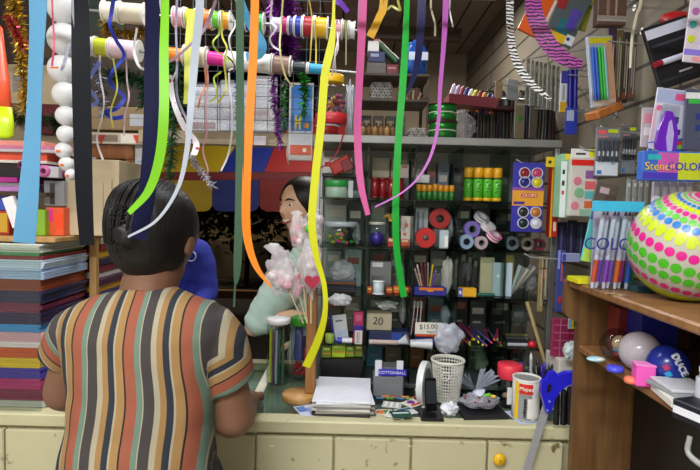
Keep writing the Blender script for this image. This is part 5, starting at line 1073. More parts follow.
# ---------------------------------------------------------------- on the cabinet top and the rack above it
TZ = TOPZ
dk = wood('#3a3129', '#4a3e33', (10, 60, 20), .6)
ra = thing('storage_rack', 'dark wooden rack on top of the display cabinet', 'rack', PX(392, TZ, 1.76)); xa, xb_ = PX(357, TZ, 1.68).x, PX(428, TZ, 1.68).x
z1, z2 = P(392, 98.5, 1.68).z, P(392, 73, 1.68).z
for z in (z1, z2): MB(dk).bar((xa, 1.68, z - .009), (xb_, 1.845, z)).build('shelf', ra)
for x in (xa + .006, xb_ - .006): MB(dk).bar((x - .005, 1.831, TZ + .0005), (x + .005, 1.845, z2 + .0) if False else (x + .005, 1.845, z1 - .0092)).build('post', ra); MB(dk).bar((x - .005, 1.831, z1 + .0002), (x + .005, 1.845, z2 - .0092)).build('post', ra)
for x in (xa + .004, xb_ - .004): MB(dk).bar((x - .0035, 1.685, TZ + .0005), (x + .0035, 1.692, z1 - .0092)).build('post', ra); MB(dk).bar((x - .0035, 1.685, z1 + .0002), (x + .0035, 1.692, z2 - .0092)).build('post', ra)
def tubes(label_f, x0, x1, z, Y0, Y1, r, rows, hs, hole, name, cat, group, lim):
    n = 0; a, b = PX(x0, z, Y0).x, PX(x1, z, Y0).x; W = b - a
    for k in range(rows):
        cnt = int(W / (2 * r)) - (k % 2) - 2 * (k // 2) * lim
        for i in range(cnt):
            x = (a + b) / 2 + (i - (cnt - 1) / 2) * 2 * r; zz = z + r + .0003 + k * r * 1.74
            mb = MB(M(hs[(i + k) % len(hs)], .4)); mb.lathe([(r * .55, 0), (r * .97, 0), (r * .97, Y1 - Y0), (r * .55, Y1 - Y0), (r * .55, 0)], (x, Y0, zz), Matrix.Rotation(R(-90), 3, 'X'), 12)
            mb.mat(M(hole, .6)); mb.cyl((x, Y0 + .002, zz), (x, Y0 + .004, zz), r * .56, None, 10); one(name, mb, label_f, cat, group)
tubes('grey tube end in the stacked bundle on the cabinet rack', 369, 393, z1, 1.70, 1.80, .0052, 6, ['#8a8784', '#9c9894', '#76736f'], '#26221f', 'paper_tube', 'tube', 'bundle of grey tubes', 0)
tubes('small white straw end in the lower bundle on the cabinet', 408, 428, TZ, 1.66, 1.80, .0045, 4, ['#a5a39e', '#bdbab4', '#8a8884'], '#4a4642', 'drinking_straw', 'straw', 'bundle of white straws', 0)
rr = random.Random(4)
for i, (px, h, nm) in enumerate(((363, '#8a6a3c', 'tan'), (369, '#6f4c24', 'brown'), (375, '#94703a', 'gold brown'), (381, '#7d5a2c', 'copper'), (387, '#a07a3c', 'golden'), (393, '#6a4a28', 'dark amber'), (399, '#8a6430', 'amber'))):
    can('bottle', nm + ' little bottle in the row on the cabinet top', 'bottle', px, 1.66, TZ, 2.7, 14, [('body', 0, .65, 1, M(h, .25)), ('neck', .65, .8, .5, M(h, .25)), ('cap', .8, 1, .7, '#3a2c20')], 'row of little bottles', n=14)
for i, px in enumerate((366, 378, 390, 400)): bx('carton', ('black', 'brown', 'dark green', 'grey')[i] + ' carton behind the row of little bottles', 'box', px - 5, px + 5, 24, 1.74, .05, TZ, ('#1d1a18', '#4a3828', '#24382a', '#55524c')[i], [('r', .2, .2, .8, .4, '#8a7a5a')])
one('foil_ornament', MB(M('#a89a6a', .2, .5)).ball(PX(400, z1 + .017, 1.72), .016, 14, 10, (.7, .7, 1)).ball(PX(400, z1 + .042, 1.72), .009, 12, 8), 'gold foil ornament beside the bundle of grey tubes', 'ornament')
for i in range(9):
    a = PX(408 + 1.6 * i, z1 + .004, 1.72 + .01 * (i % 3)); pen('pencil', ('cream', 'brown', 'red')[i % 3] + ' pencil in the upright cluster on the cabinet rack', a, P(406 + 2.6 * i, 86 + 3 * abs(i - 4), 1.73), .003, ('#cfc4a8', '#6a4028', '#9a3430')[i % 3], '#3a2c22', 'pencils on the cabinet rack', 'pencil')
bx('carton', 'dark blue carton lying on the cabinet rack top', 'box', 369, 385, 10, 1.69, .08, z2 + 11 * S(1.69), '#28305c', [('r', .1, .2, .6, .5, '#8a90b0')])
bx('carton', 'grey carton under the dark blue one on the rack', 'box', 367, 386, 10.5, 1.69, .09, z2, '#5c5854')
bx('carton', 'wine red carton lying on the cabinet rack top', 'box', 386.5, 398, 9, 1.69, .09, z2, '#6e2430', [('r', .1, .3, .8, .5, '#a07078')])
bx('carton', 'white sheet bundle on the blue carton of the rack', 'paper', 368, 379, 10, 1.70, .06, z2 + 22 * S(1.69), '#d0d0ce')
pen('paper_roll', 'dark green paper roll slanting on the cabinet rack', P(397, 62, 1.72), P(374, 40, 1.73), .0125, '#244a2c', '#8a4a44', None, 'roll')
blu = thing('blue_bag', 'shiny blue bag hanging above the display cabinet rack', 'bag', PX(417, z2, 1.74)); bc = P(416, 58, 1.72)
bag('', Vector((bc.x, 1.755, z2 + .062)), .045, .064, .035, 15, M('#1f55b0', .2), name='bag', crumple=.2, parent=blu)
mb, c, wd, ht = card('', '', None, 409, 52, 428, 60, 1.70, .003, '#c8d4e8'); mb.build('label_band', blu)
for k, (zz) in enumerate((0, 1)):
    r_ = 15 * S(1.69); H = 17 * S(1.69); can('ribbon_roll', ('lower', 'upper')[k] + ' metallic green ribbon roll stacked on the cabinet top', 'ribbon roll', 442, 1.69, TZ + zz * (H + .001), 15, 17, [('bottom_flange', 0, .06, 1, '#3a1620'), ('ribbon', .06, .46, .92, M('#1f7a2c', .2, .5)), ('band', .46, .52, .93, '#c9c4b8'), ('ribbon', .52, .94, .92, M('#1f7a2c', .2, .5)), ('top_flange', .94, 1, 1, '#4a1626')])
# candy jar on a red drum
can('red_drum', 'round red drum under the candy jar on the cabinet', 'drum', 327, 1.68, TZ, 12, 11, [('body', 0, .15, 1, '#6a1a2c'), ('ribbon', .15, .85, .94, '#b01f2a'), ('top', .85, 1, 1, '#c9c4c8')])
jz = TZ + 11 * S(1.68) + .001; jc = stand_c(331, 1.68, jz); jr = 15.5 * S(1.68)
j = thing('candy_jar', 'clear candy jar with a yellow lid on the red drum', 'jar', jc)
MB(glass('#eef2f4', .06, 1.5)).lathe([(.001, 0), (jr * .9, 0), (jr, .012), (jr, .105), (jr * .86, .122), (jr * .7, .130)], jc, None, 28).build('body', j)
MB(M('#b8242c', .4)).lathe([(jr * .93, .001), (jr * 1.015, .009), (jr * 1.015, .034), (jr * 1.003, .034)], jc, None, 28).build('label_band', j)
MB(M('#edb81c', .35)).lathe([(.001, .130), (jr * .74, .130), (jr * .76, .134), (jr * .76, .152), (jr * .7, .157), (.001, .158)], jc, None, 28).build('lid', j)
rr = random.Random(8)
for k in range(64):
    a, q = rr.uniform(0, 6.28), jr * .78 * math.sqrt(rr.random()); h = ('#b04a6a', '#d8a83a', '#8a3a7a', '#c9604a', '#5a3a8a')[k % 5]
    one('candy', MB(M(h, .25)).ball(jc + Vector((q * math.cos(a), q * math.sin(a), .020 + .072 * rr.random())), .0068, 8, 6), {'#b04a6a': 'rose', '#d8a83a': 'gold', '#8a3a7a': 'plum', '#c9604a': 'coral', '#5a3a8a': 'violet'}[h] + ' wrapped candy inside the yellow lidded jar', 'candy', 'candies in the jar')
bag('crumpled white plastic bag behind the candy jar', stand_c(350, 1.76, TZ + .10) , .018, .098, .03, 21, film('#d6dce6', .6, .2), crumple=.5)

# ---------------------------------------------------------------- on the counter
def lay(name, label, cat, px, Y, z, wd, dp, th, h, yaw=0, items=(), group=None, m=None):
    c = PX(px, z, Y); mb = MB(m or M(h, .5)); mb.mt = Matrix.Translation((c.x, Y, z + th / 2 + .0003)) @ Matrix.Rotation(R(yaw), 4, 'Z'); mb.box((0, 0, 0), (wd, dp, th), None, .0008)
    mb.mt = mb.mt @ Matrix.Rotation(R(-90), 4, 'X'); prints(mb, wd, dp, th, items); return one(name, mb, label, cat, group)
z = CT; PAP = [('#23242a', .007, 'black bound booklet at the bottom of the white paper pile', -3, 0), ('#9a938c', .006, 'grey booklet second from the bottom of the paper pile', 2, .003), ('#d0cdc8', .006, 'cream booklet in the middle of the paper pile', -2, -.002), ('#8a8684', .005, 'dark grey booklet in the middle of the paper pile', 3, .004), ('#c9c6c2', .006, 'pale grey booklet in the upper paper pile', 0, -.003), ('#dfe3ea', .004, 'white paper sheaf below the top sheets', 4, .002), ('#e6eaf4', .005, 'white top sheets of the paper pile by the wooden stand', -2, 0)]
for h, th, lab, yaw, dx in PAP:
    lay('paper_sheaf' if th < .0056 else 'booklet', lab, 'paper', 343 + dx * 300, 1.483, z, .160, .200, th, h, yaw); z += th + .0006
lay('leaflet', 'blue and white leaflet poking out left of the paper pile', 'leaflet', 307, 1.42, CT, .055, .075, .0015, '#c9cfe0', 25, [('r', .05, .1, .5, .6, '#4a7ac0'), ('r', .5, .3, .95, .9, '#8a9ad0')])
wb = thing('lollipop_stand', 'round wooden stand with an upright post for lollipops', 'stand', PX(299, CT, 1.50)); wc = PX(299, CT, 1.50); wl = wood('#b5844a', '#c99a5e', (20, 60, 20), .4)
MB(wl).lathe([(.001, .0004), (.046, .0004), (.0495, .004), (.0495, .018), (.046, .022), (.001, .022)], wc, None, 40).build('base', wb)
pc = PX(310, CT, 1.50); MB(wood('#8a5c30', '#a06e3c', (60, 60, 6), .5)).bar((pc.x - .015, 1.486, CT + .0222), (pc.x + .015, 1.514, P(310, 286, 1.50).z), .003).build('post', wb)
def lolly(label, px, py, rx, rz, hues, seed, kind=0):
    Y = 1.475 + .012 * (seed % 3); c = P(px, py, Y); base = Vector((pc.x + (c.x - pc.x) * .25, 1.481, P(310, 322, 1.5).z)); t = thing('wrapped_lollipop', label, 'lollipop', base)
    MB(M('#d8c09a', .6)).cyl(base, c, .0022, None, 8).build('stick', t); rr = random.Random(seed)
    mb = MB(M(hues[0], .4))
    for k in range(7):
        mb.mat(M(hues[k % len(hues)], .4)); mb.ball(c + Vector((rr.uniform(-.5, .5) * rx, rr.uniform(-.3, .3) * rx, rr.uniform(-.55, .5) * rz)), rx * .42, 14, 10)
    mb.build('candy', t)
    bag('', c, rx * 1.02, rz * 1.08, rx * .7, seed, film('#f2e6ec', .34, .12), name='wrapper', crumple=.45, parent=t)
    mb = MB(film('#f0eaf0', .5, .15)); d = (c - base).normalized(); q = c + d * rz * .95
    for k in range(5):
        a = rr.uniform(-.8, .8); e = q + Vector((math.sin(a) * rx * .9, rr.uniform(-.01, .01), math.cos(a) * rz * .45)); s_ = Vector((math.cos(a), 0, -math.sin(a))) * rx * .35
        mb.add([q - s_ * .3, q + s_ * .3, e + s_, e - s_], [[0, 1, 2, 3]])
    mb.build('wrapper_frill', t)
lolly('pink and white wrapped marshmallow lollipop leaning furthest left', 281, 272, .040, .062, ['#efe2e4', '#e8b9c6', '#f4eef0', '#8f8a92'], 31)
lolly('wrapped lollipop with a dark pink heart at the right of the stand', 311, 268, .034, .075, ['#e6dfe2', '#efe6e8', '#d8c9d0'], 33)
lolly('small pink wrapped lollipop standing highest on the stand', 298, 233, .024, .046, ['#e88aa4', '#f2d0d8', '#f0e6ea'], 34)
lolly('pale pink wrapped lollipop low in the middle of the stand', 296, 284, .026, .045, ['#e6a0b0', '#d05a6e', '#efe0e4'], 35)
ll = lolly('wrapped lollipop with blue and green balls at the top right', 313, 222, .026, .030, ['#e8e6ea', '#f0eef0'], 36)
q = P(311, 218, 1.44); one('gum_ball', MB(M('#2f86d0', .3)).ball(q, .0125, 16, 12), 'blue gum ball at the top of the lollipop stand', 'candy'); q = P(309.5, 229, 1.44); one('gum_ball', MB(M('#5ac83a', .3)).ball(q, .013, 16, 12), 'green gum ball below the blue one on the stand', 'candy')
ht_ = P(312, 282, 1.43); mb = MB(M('#b8284a', .3)); mb.prism([(ht_.x + .022 * .0625 * 16 * math.sin(t) ** 3, ht_.z + .022 * .0625 * (13 * math.cos(t) - 5 * math.cos(2 * t) - 2 * math.cos(3 * t) - math.cos(4 * t))) for t in [2 * math.pi * i / 30 for i in range(30)]], 1.433, 1.443); one('heart_candy', mb, 'dark pink heart candy at the front of the lollipop stand', 'candy')
# tall jars left of the cabinet
tj = can('tall_jar', 'tall clear jar with a white lid full of pens', 'jar', 277.5, 1.645, CT, 12, 66, [('body', 0, .92, .95, glass('#e2e9e8', .06, 1.5)), ('lid', .925, 1, 1, '#e4e6ea')])
for i, (dx, dy, h, nm) in enumerate(((-.022, -.012, '#c9d81c', 'neon yellow'), (-.012, -.022, '#6a3a4c', 'purple glitter'), (-.002, -.024, '#9ab4c8', 'pale blue'), (.008, -.022, '#2c4a3c', 'dark green'), (.018, -.016, '#5a7a5c', 'sage green'), (-.015, .01, '#c9c9c4', 'white'), (.0, .012, '#3a3a44', 'black'), (.014, .01, '#8a5a3c', 'brown'))):
    p = tj.location + Vector((dx, dy, .003)); pen('pen', nm + ' pen standing in the tall white lidded jar', p, p + Vector((0, 0, .175)), .0042, h, h, 'pens in the tall jar')
gj = can('tall_jar', 'tall jar with a green lid behind the lollipop stand', 'jar', 300, 1.70, CT, 10.5, 62, [('body', 0, .86, .95, glass('#dfe6ee', .08, 1.5)), ('lid', .87, 1, 1, '#3a9a2c')])
for k in range(26):
    a, q = rr.uniform(0, 6.28), .024 * math.sqrt(rr.random()); p = gj.location + Vector((q * math.cos(a), q * math.sin(a), .008 + .04 * rr.random()))
    one('berry_bead', MB(M('#c8202c', .3)).ball(p, .0058, 8, 6), 'red bead at the bottom of the green lidded jar', 'bead', 'red beads in the green lidded jar')
p = gj.location; one('paper_roll', MB(M('#5a5f96', .5)).cyl(p + Vector((-.006, 0, .06)), p + Vector((-.006, 0, .165)), .014, None, 16), 'slate blue roll standing inside the green lidded jar', 'roll'); one('small_tube', MB(M('#a8203c', .4)).cyl(p + Vector((.016, -.01, .058)), p + Vector((.016, -.01, .10)), .006, None, 12), 'small red tube inside the green lidded jar', 'tube')
# clear drawer box with a blue band
cb = thing('clear_box', 'clear grey plastic box with a blue lettered band on the counter', 'box', PX(388, CT, 1.56)); a, b = PX(373, CT, 1.54), PX(403, CT, 1.54)
MB(film('#8f9499', .62, .15)).bar((a.x, 1.54, CT + .0005), (b.x, 1.605, CT + .062), .003).build('body', cb)
MB(M('#2a22b4', .4)).bar((a.x + .014, 1.5365, CT + .066), (b.x + .008, 1.5395, CT + .086), .001).build('band', cb)
text(cb, 'COTTONBALL', Vector(((a.x + b.x) / 2 + .010, 1.5362, CT + .076)), .0125, '#e6e6f4', name='lettering')
for x in (a.x + .014, b.x - .012): MB(M('#d8dae6', .5)).bar((x - .010, 1.541, CT + .0625), (x + .010, 1.543, CT + .112), .001).build('paper_flap', cb)
MB(film('#6f7478', .6, .15)).bar((a.x + .004, 1.544, CT + .0625), (b.x - .004, 1.602, CT + .09), .003).build('upper_drawer', cb)
rr = random.Random(12)
for i, (px, Y, h, it, yaw, lab) in enumerate(((384, 1.42, '#c9c0a4', [('o', .3, .5, .18, '#d86a24'), ('r', .5, .2, .9, .8, '#5a8a4a')], 12, 'sticker sheet with an orange dot nearest the paper pile'), (396, 1.40, '#e0ded4', [('r', .1, .2, .5, .5, '#2a6a5c'), ('r', .5, .5, .9, .8, '#b0302c')], -20, 'white sticker sheet with green and red prints'), (406, 1.42, '#c9ccd0', [('r', .1, .1, .9, .35, '#24566a'), ('r', .2, .55, .6, .8, '#b8342c')], 25, 'pale packet with teal print by the black stand'), (392, 1.46, '#b9b9b0', [('r', .1, .1, .25, .9, '#e4e4e4'), ('r', .4, .1, .55, .9, '#e4e4e4'), ('r', .7, .1, .85, .9, '#e4e4e4')], -12, 'clear strip of white tablets behind the sticker sheets'), (412, 1.47, '#d8d0c4', [('o', .5, .4, .22, '#7a3a8a'), ('r', .2, .7, .8, .9, '#c03a30')], 40, 'small packet with a purple dot beside the white wheel'), (401, 1.385, '#1f4a3c', [('r', .1, .3, .9, .5, '#c9d0cc')], 8, 'dark green striped packet at the counter front'))):
    lay('packet', lab, 'packet', px, Y, CT + .0022 * i, .055, .045, .0018, h, yaw, it)
for i in range(8):
    p = PX(380 + 5 * i, CT, 1.515 + .012 * (i % 2)); a = rr.uniform(-.5, .5); one('crayon', MB(M(('#3a6a8a', '#c9782c', '#5a8a3c', '#a03040')[i % 4], .5)).tube([p + Vector((-.012, -.01 * a, .006)), p + Vector((.012, .01 * a, .006))], [.0042, .0042], 8), ('blue', 'orange', 'green', 'red')[i % 4] + ' crayon lying in front of the clear grey box', 'crayon', 'crayons on the counter')
# tape wheel, phone on its stand
wl_ = thing('tape_dispenser', 'white wheeled tape dispenser standing beside the white basket', 'tape dispenser', PX(424, CT, 1.50)); wc = PX(424, CT + .063, 1.50); ax = Matrix.Rotation(R(68), 3, 'Z') @ Matrix.Rotation(R(90), 3, 'X')
MB(M('#d5dadc', .35)).lathe([(.042, -.009), (.060, -.009), (.0615, 0), (.060, .009), (.042, .009), (.042, -.009)], wc, ax, 40, False).build('wheel', wl_)
MB(M('#23262a', .4)).lathe([(.014, -.011), (.0415, -.011), (.0415, .011), (.014, .011), (.014, -.011)], wc, ax, 32, False).build('hub', wl_)
ph = thing('phone', 'black phone leaning on a black stand at the counter front', 'phone', PX(431, CT, 1.41)); c = PX(431, CT, 1.40)
MB(M('#131316', .3)).bar((c.x - .032, 1.365, CT + .0005), (c.x + .030, 1.44, CT + .010), .003).build('stand_base', ph)
mb = MB(M('#0e0f12', .15)); mb.mt = frame(c + Vector((0, .02, .056)), 8, 0, -14); mb.box((0, 0, 0), (.034, .010, .088), None, .003); mb.build('body', ph)
mb = MB(M('#2c3238', .1)); mb.mt = frame(c + Vector((0, .02, .056)), 8, 0, -14); mb.box((0, -.0056, .006), (.028, .001, .06)); mb.build('screen', ph)
# white basket with square holes
bk = thing('plastic_basket', 'white perforated plastic basket on the counter', 'basket', PX(446.5, CT, 1.53)); bc = PX(446.5, CT, 1.53); WHT = M('#d6d5cc', .4, var=.03); mb = MB(WHT)
H, ra_, rb = .122, .036, .047
for k in range(13):
    t = k / 12; mb.torus(bc + Vector((0, 0, .004 + H * t * .93)), ra_ + (rb - ra_) * t, .0014 if k not in (0, 12) else .002, None, 40, 6)
for k in range(34):
    a = 2 * math.pi * k / 34; mb.tube([bc + Vector((ra_ * math.cos(a), ra_ * math.sin(a), .002)), bc + Vector((rb * math.cos(a), rb * math.sin(a), H * .95))], [.0015, .0015], 6)
mb.build('mesh_wall', bk); MB(WHT).lathe([(.001, .0004), (ra_ + .001, .0004), (ra_ + .001, .004), (.001, .004)], bc).build('bottom', bk)
MB(WHT).torus(bc + Vector((0, 0, H)), rb + .001, .0036, None, 44, 10).build('rim', bk)
MB(WHT).torus(bc + Vector((-.014, -rb + .0005, .086)), .0115, .0018, Matrix.Rotation(R(82), 3, 'X'), 28, 8).build('ring_handle', bk)
bag('crumpled white tissue in front of the white basket', PX(449, CT + .020, 1.41), .026, .019, .022, 41, film('#dfe3ec', .8, .3), name='tissue', cat='tissue', crumple=.55)
# tied bag of sweets on a black tray
lay('black_tray', 'black tray under the tied bag of sweets', 'tray', 481, 1.43, CT, .125, .085, .012, '#15161a', 6)
tbg = thing('tied_bag', 'clear tied plastic bag of dark and red sweets', 'bag', PX(481, CT + .0125, 1.44)); c = PX(480, CT + .035, 1.44)
bag('', c, .056, .021, .036, 43, film('#b9bcc8', .35, .12), name='bag', crumple=.25, parent=tbg); rr = random.Random(6)
mb = MB(M('#3a2024', .4))
for k in range(34):
    mb.mat(M(('#2a2428', '#6a2420', '#8a8078', '#5a3a2c', '#3a3440')[k % 5], .35)); mb.ball(c + Vector((rr.uniform(-.04, .04), rr.uniform(-.024, .024), rr.uniform(-.012, .012))), .0075, 8, 6, (1.3, 1, .7))
sw = mb.build('sweets', tbg); mb = MB(M('#6ac02c', .4)); mb.box(c + Vector((.014, -.016, .021)), (.022, .006, .008), Matrix.Rotation(R(-15), 3, 'Y'), .002); mb.mat('#e0b84a'); mb.box(c + Vector((.032, -.016, .018)), (.014, .006, .008), None, .002); mb.build('green_label', tbg)
k0 = PX(475, CT + .058, 1.45); MB(film('#d0d6e8', .75, .2)).tube([c + Vector((-.006, .01, .014)), k0], [.026, .009], 14).build('knot', tbg)
mb = MB(film('#c4cde0', .34, .15))
for (a0, a1, L, n) in ((-58, -18, .07, 9), (12, 62, .085, 10)):
    for k in range(n):
        a = R(a0 + (a1 - a0) * k / n); a2 = R(a0 + (a1 - a0) * (k + 1) / n); y0 = .012 * (-1) ** k; l1 = L * (.85 + .2 * math.sin(k * 2.1)); mb.add([k0 + Vector((0, 0, 0)), k0 + Vector((math.sin(a) * l1, y0, math.cos(a) * l1 * .85)), k0 + Vector((math.sin(a2) * L, -y0, math.cos(a2) * L * .85))], [[0, 1, 2]])
mb.build('loose_ends', tbg)
# red lid jar and the paper wrapped can
rj = can('jar', 'clear jar with a coral red lid on the counter', 'jar', 508.5, 1.50, CT, 12, 43, [('body', 0, .66, .93, glass('#dfe4e4', .08, 1.5)), ('lid', .67, 1, 1.04, '#e0384c')])
p = rj.location; MB(M('#dfe0e4', .5)).bar((p.x - .016, p.y - .0345, CT + .015), (p.x + .010, p.y - .033, CT + .065), .0004).build('label', rj)
for k in range(5): one('eraser', MB(M(('#d8d2c4', '#3a3a44', '#8a8a94', '#c9a06a', '#5a6a7a')[k], .5)).ball(p + Vector((.012 * math.cos(k * 1.25), .012 * math.sin(k * 1.25), .014 + .006 * k)), .009, 10, 7), ('cream', 'black', 'grey', 'tan', 'blue grey')[k] + ' eraser inside the coral lidded jar', 'eraser')
lay('paper_sheet', 'blue ruled paper under the printed can at the counter front', 'paper', 526, 1.415, CT, .085, .09, .002, '#b9c4d8', 12, [('r', .1, .2, .9, .24, '#3a4a8a'), ('r', .1, .5, .9, .54, '#3a4a8a'), ('r', .1, .8, .9, .84, '#3a4a8a')])
cn = can('pen_can', 'open can wrapped in white printed paper with a red patch', 'can', 525, 1.41, CT + .0026, 13.8, 41, [('body', 0, .975, .99, M('#d4d4d0', .5))]); p = cn.location; rc = 13.8 * S(1.41); hc_ = 41 * S(1.41)
MB(M('#e6e6e2', .4)).lathe([(rc * .93, hc_ * .976), (rc * 1.02, hc_ * .976), (rc * 1.02, hc_ + .002), (rc * .93, hc_ + .002), (rc * .93, hc_ * .976)], p, None, 30, False).build('rim', cn)
MB(M('#8a8a88', .5)).lathe([(.0005, hc_ * .976), (rc * .92, hc_ * .976), (rc * .92, hc_ * .979), (.0005, hc_ * .979)], p, None, 28, False).build('inside', cn)
def wrap(a0, a1, z0, z1, m, nm, k=1.0):
    mb = MB(m); n = 10; f = []; g = []
    for i in range(n + 1):
        a = R(a0 + (a1 - a0) * i / n); d = Vector((math.sin(a), -math.cos(a), 0)); f.append([p + d * rc * (1.004 * k) + Vector((0, 0, z0)), p + d * rc * (1.004 * k) + Vector((0, 0, z1)), p + d * rc * (1.014 * k) + Vector((0, 0, z1)), p + d * rc * (1.014 * k) + Vector((0, 0, z0))])
    mb.rings(f, True, False); return mb.build(nm, cn)
wrap(-68, -50, .004, .106, M('#e2bc1c', .4), 'yellow_stripe'); wrap(-48, 5, .004, .074, M('#8a8d90', .5), 'grey_panel'); wrap(-48, 8, .075, .103, M('#cf2c1e', .4), 'red_patch'); wrap(-12, 50, .010, .064, M('#e4e4e0', .4), 'white_panel', 1.012)
text(cn, 'Maped', p + Vector((-.012, -rc * 1.012, .090)), .014, '#f0e6e0', yaw=-20, name='lettering', ext=.0015); text(cn, 'colorpeps', p + Vector((-.0155, -rc * .99, .038)), .013, '#24262a', yaw=-28, roll=-90, name='lettering', ext=.0015)
# cup of dark markers, blades, notebook at the cabinet's right end
cu = can('pen_cup', 'black pen cup crowded with dark markers behind the can', 'cup', 541, 1.50, CT, 11, 26, [('body', 0, 1, 1, '#17171a')]); rr = random.Random(77)
for k in range(12):
    a, q = k * 2.4, .022 * math.sqrt((k + .5) / 12); b = cu.location + Vector((q * math.cos(a), q * math.sin(a), 26 * S(1.5) + .0005)); h = ('#151518', '#1f1f2a', '#2a2a30', '#3b2a9a')[k % 4]
    pen('marker_pen', ('black', 'blue black', 'charcoal', 'violet')[k % 4] + ' marker sticking out of the black pen cup', b, b + Vector((.02 * math.cos(a) * rr.random(), .02 * math.sin(a), .030 + .03 * rr.random())), .0045, h, h, 'markers in the black cup')
pen('marker_pen', 'violet pen standing beside the coral lidded jar', PX(526, CT + .001, 1.49), P(521, 362, 1.50), .004, '#4a2cc0'); pen('pen', 'clear pen standing behind the black pen cup', PX(531, CT + .001, 1.57), P(531, 353, 1.57), .0045, '#b8bcc2', '#d8dce0')
for k, (x, y) in enumerate(((557, 392), (564, 389), (570, 386))): pen('scissors_handle', ('left', 'middle', 'right')[k] + ' black handle hanging below the blue tool', P(x - 1, 424, 1.335), P(x, y, 1.335), .008, '#101014', '#1c1c20', None, 'handle')
nb_ = thing('notebook', 'magenta notebook leaning at the right end of the cabinet', 'notebook', PX(563, CT, 1.47)); mb, c, wd, ht = card('', '', None, 551, 318, 577, 357, 1.47, .012, '#8f2a50', [('r', .08, .15, .95, .18, '#b85a80'), ('r', .08, .35, .95, .38, '#b85a80'), ('r', .08, .55, .95, .58, '#b85a80'), ('r', .08, .75, .95, .78, '#b85a80'), ('r', .3, .0, .33, 1, '#b0708c'), ('r', .65, 0, .68, 1, '#7a1c40')]); mb.build('cover', nb_)
bk2 = c.z - ht / 2; MB(M('#c9c4bc', .6)).bar((c.x - wd / 2 + .014, 1.44, CT + .0005), (c.x + wd / 2, 1.54, bk2 - .0005), .002).build('page_block', nb_)
card('price_tag', 'yellow and blue tag in front of the magenta notebook', 'tag', 568, 318, 580, 329, 1.455, .003, '#e0c81c', [('r', 0, 0, .28, 1, '#8ab8d8'), ('r', .45, .2, .7, .8, '#4a4a2a')])
bag('small white plastic bag below the yellow and blue tag', P(571, 350, 1.40), .022, .024, .016, 51, film('#cfe0e0', .7, .2), crumple=.4)
lay('paper_sheet', 'white sheet below the magenta notebook', 'paper', 563, 1.395, CT, .05, .06, .002, '#d9e2e4', -20)
# blue handled tool leaning on the counter
tl = thing('paper_trimmer', 'blue handled tool with a grey metal bar leaning on the counter', 'tool', P(440, 792, 1.31)); YT = 1.315
oc = [(577, 371), (566, 371.5), (557, 375), (554, 370.5), (549, 372), (546, 378), (541, 382), (540, 392), (543, 402), (545, 411), (548, 413), (551, 408), (554, 398), (560, 389), (568, 384), (577, 382)]
MB(M('#2422c8', .3, var=.04)).prism([(P(x, y, YT).x, P(x, y, YT).z) for x, y in oc], YT - .009, YT + .009).build('handle', tl)
a, b = P(549, 396, YT + .014), P(440, 792, YT + .014); d = Vector((.009, 0, .0025)); mb = MB(M('#b4b6ba', .4, .35)); mb.prism([(a.x - .010, a.z), (a.x + .010, a.z), (b.x + .010, .002), (b.x - .010, .002)], YT + .0095, YT + .0135); mb.build('bar', tl)
q = P(547.5, 387, YT); mb = MB(M('#15151a', .4)); mb.box(q + Vector((0, -.0098, 0)), (.009, .002, .021), Matrix.Rotation(R(15), 3, 'Y')); mb.build('slot', tl)
for x, y in ((548, 400), (546, 409)): q = P(x, y, YT); MB(M('#c9cbe0', .3, .6)).cyl(q + Vector((0, -.0092, 0)), q + Vector((0, -.0115, 0)), .0028, None, 10).build('rivet', tl)

# ---------------------------------------------------------------- bookcase shelf and top
bl_ = thing('play_ball', 'large white ball with rings of neon dots on the bookcase top', 'ball', (0, 0, 0)); bY = 1.0; br_ = .105; bc = P(688, 243, bY); bc.z = BT + br_ + .0005; bl_.location = bc - Vector((0, 0, br_))
MB(M('#b5b2a6', .35, var=.03)).ball(bc, br_, 48, 32).build('shell', bl_)
axm = (Matrix.Rotation(R(3), 3, 'Y') @ Matrix.Rotation(R(25), 3, 'X'))
RG = [(0, '#f02a90', 0, 0), (17, '#e86aa8', 32, 1.4), (21, '#7ae05a', 32, 1.6), (26.4, '#2a86d8', 32, 2.1), (32, '#d8ee1c', 30, 3.0), (38.5, '#f0319a', 32, 3.0), (45.5, '#6ad84a', 32, 3.4), (52.5, '#1f86dc', 32, 3.8), (62.5, '#d6ee14', 32, 5.0), (66.5, '#d6ee14', 32, 4.0), (79, '#f0219a', 33, 4.7), (92.5, '#55cc2c', 31, 5.2), (105, '#55cc2c', 31, 5.0), (120, '#e82a90', 30, 4.4), (133, '#d2e820', 26, 5.5), (143, '#d2e820', 22, 5), (160, '#f02a90', 10, 4.5)]
def dot(mb, th, ph, ad):
    n_ = axm @ Vector((math.sin(th) * math.cos(ph), math.sin(th) * math.sin(ph), math.cos(th))); u = n_.orthogonal().normalized(); v = n_.cross(u); o = []
    for i in range(16):
        a = 2 * math.pi * i / 16; o.append(bc + (n_ * math.cos(R(ad)) + (u * math.cos(a) + v * math.sin(a)) * math.sin(R(ad))).normalized() * (br_ + .0006))
    mb.add(o + [bc + n_ * (br_ + .0008)], [[i, (i + 1) % 16, 16] for i in range(16)])
for (deg, h, n, ad) in RG:
    mb = MB(M(dim(h, .75), .35, var=.03))
    if n == 0: dot(mb, 0, 0, 13)
    for k in range(n): dot(mb, R(deg), 2 * math.pi * (k + .3 * (int(deg) % 2)) / n, ad)
    mb.build('dot_ring', bl_)
mp_ = thing('marker_pouch', 'clear pouch of white markers with coloured ends on the bookcase', 'pouch', (P(613, 284, 1.13).x, 1.13, BT))
MC_ = [('#d8502c', 'orange red'), ('#7a3ac0', 'purple'), ('#8a3ab8', 'violet'), ('#8a5ac8', 'lilac'), ('#ee6a1c', 'orange'), ('#b02a9a', 'magenta'), ('#2468c8', 'blue'), ('#2a9a5a', 'green')]
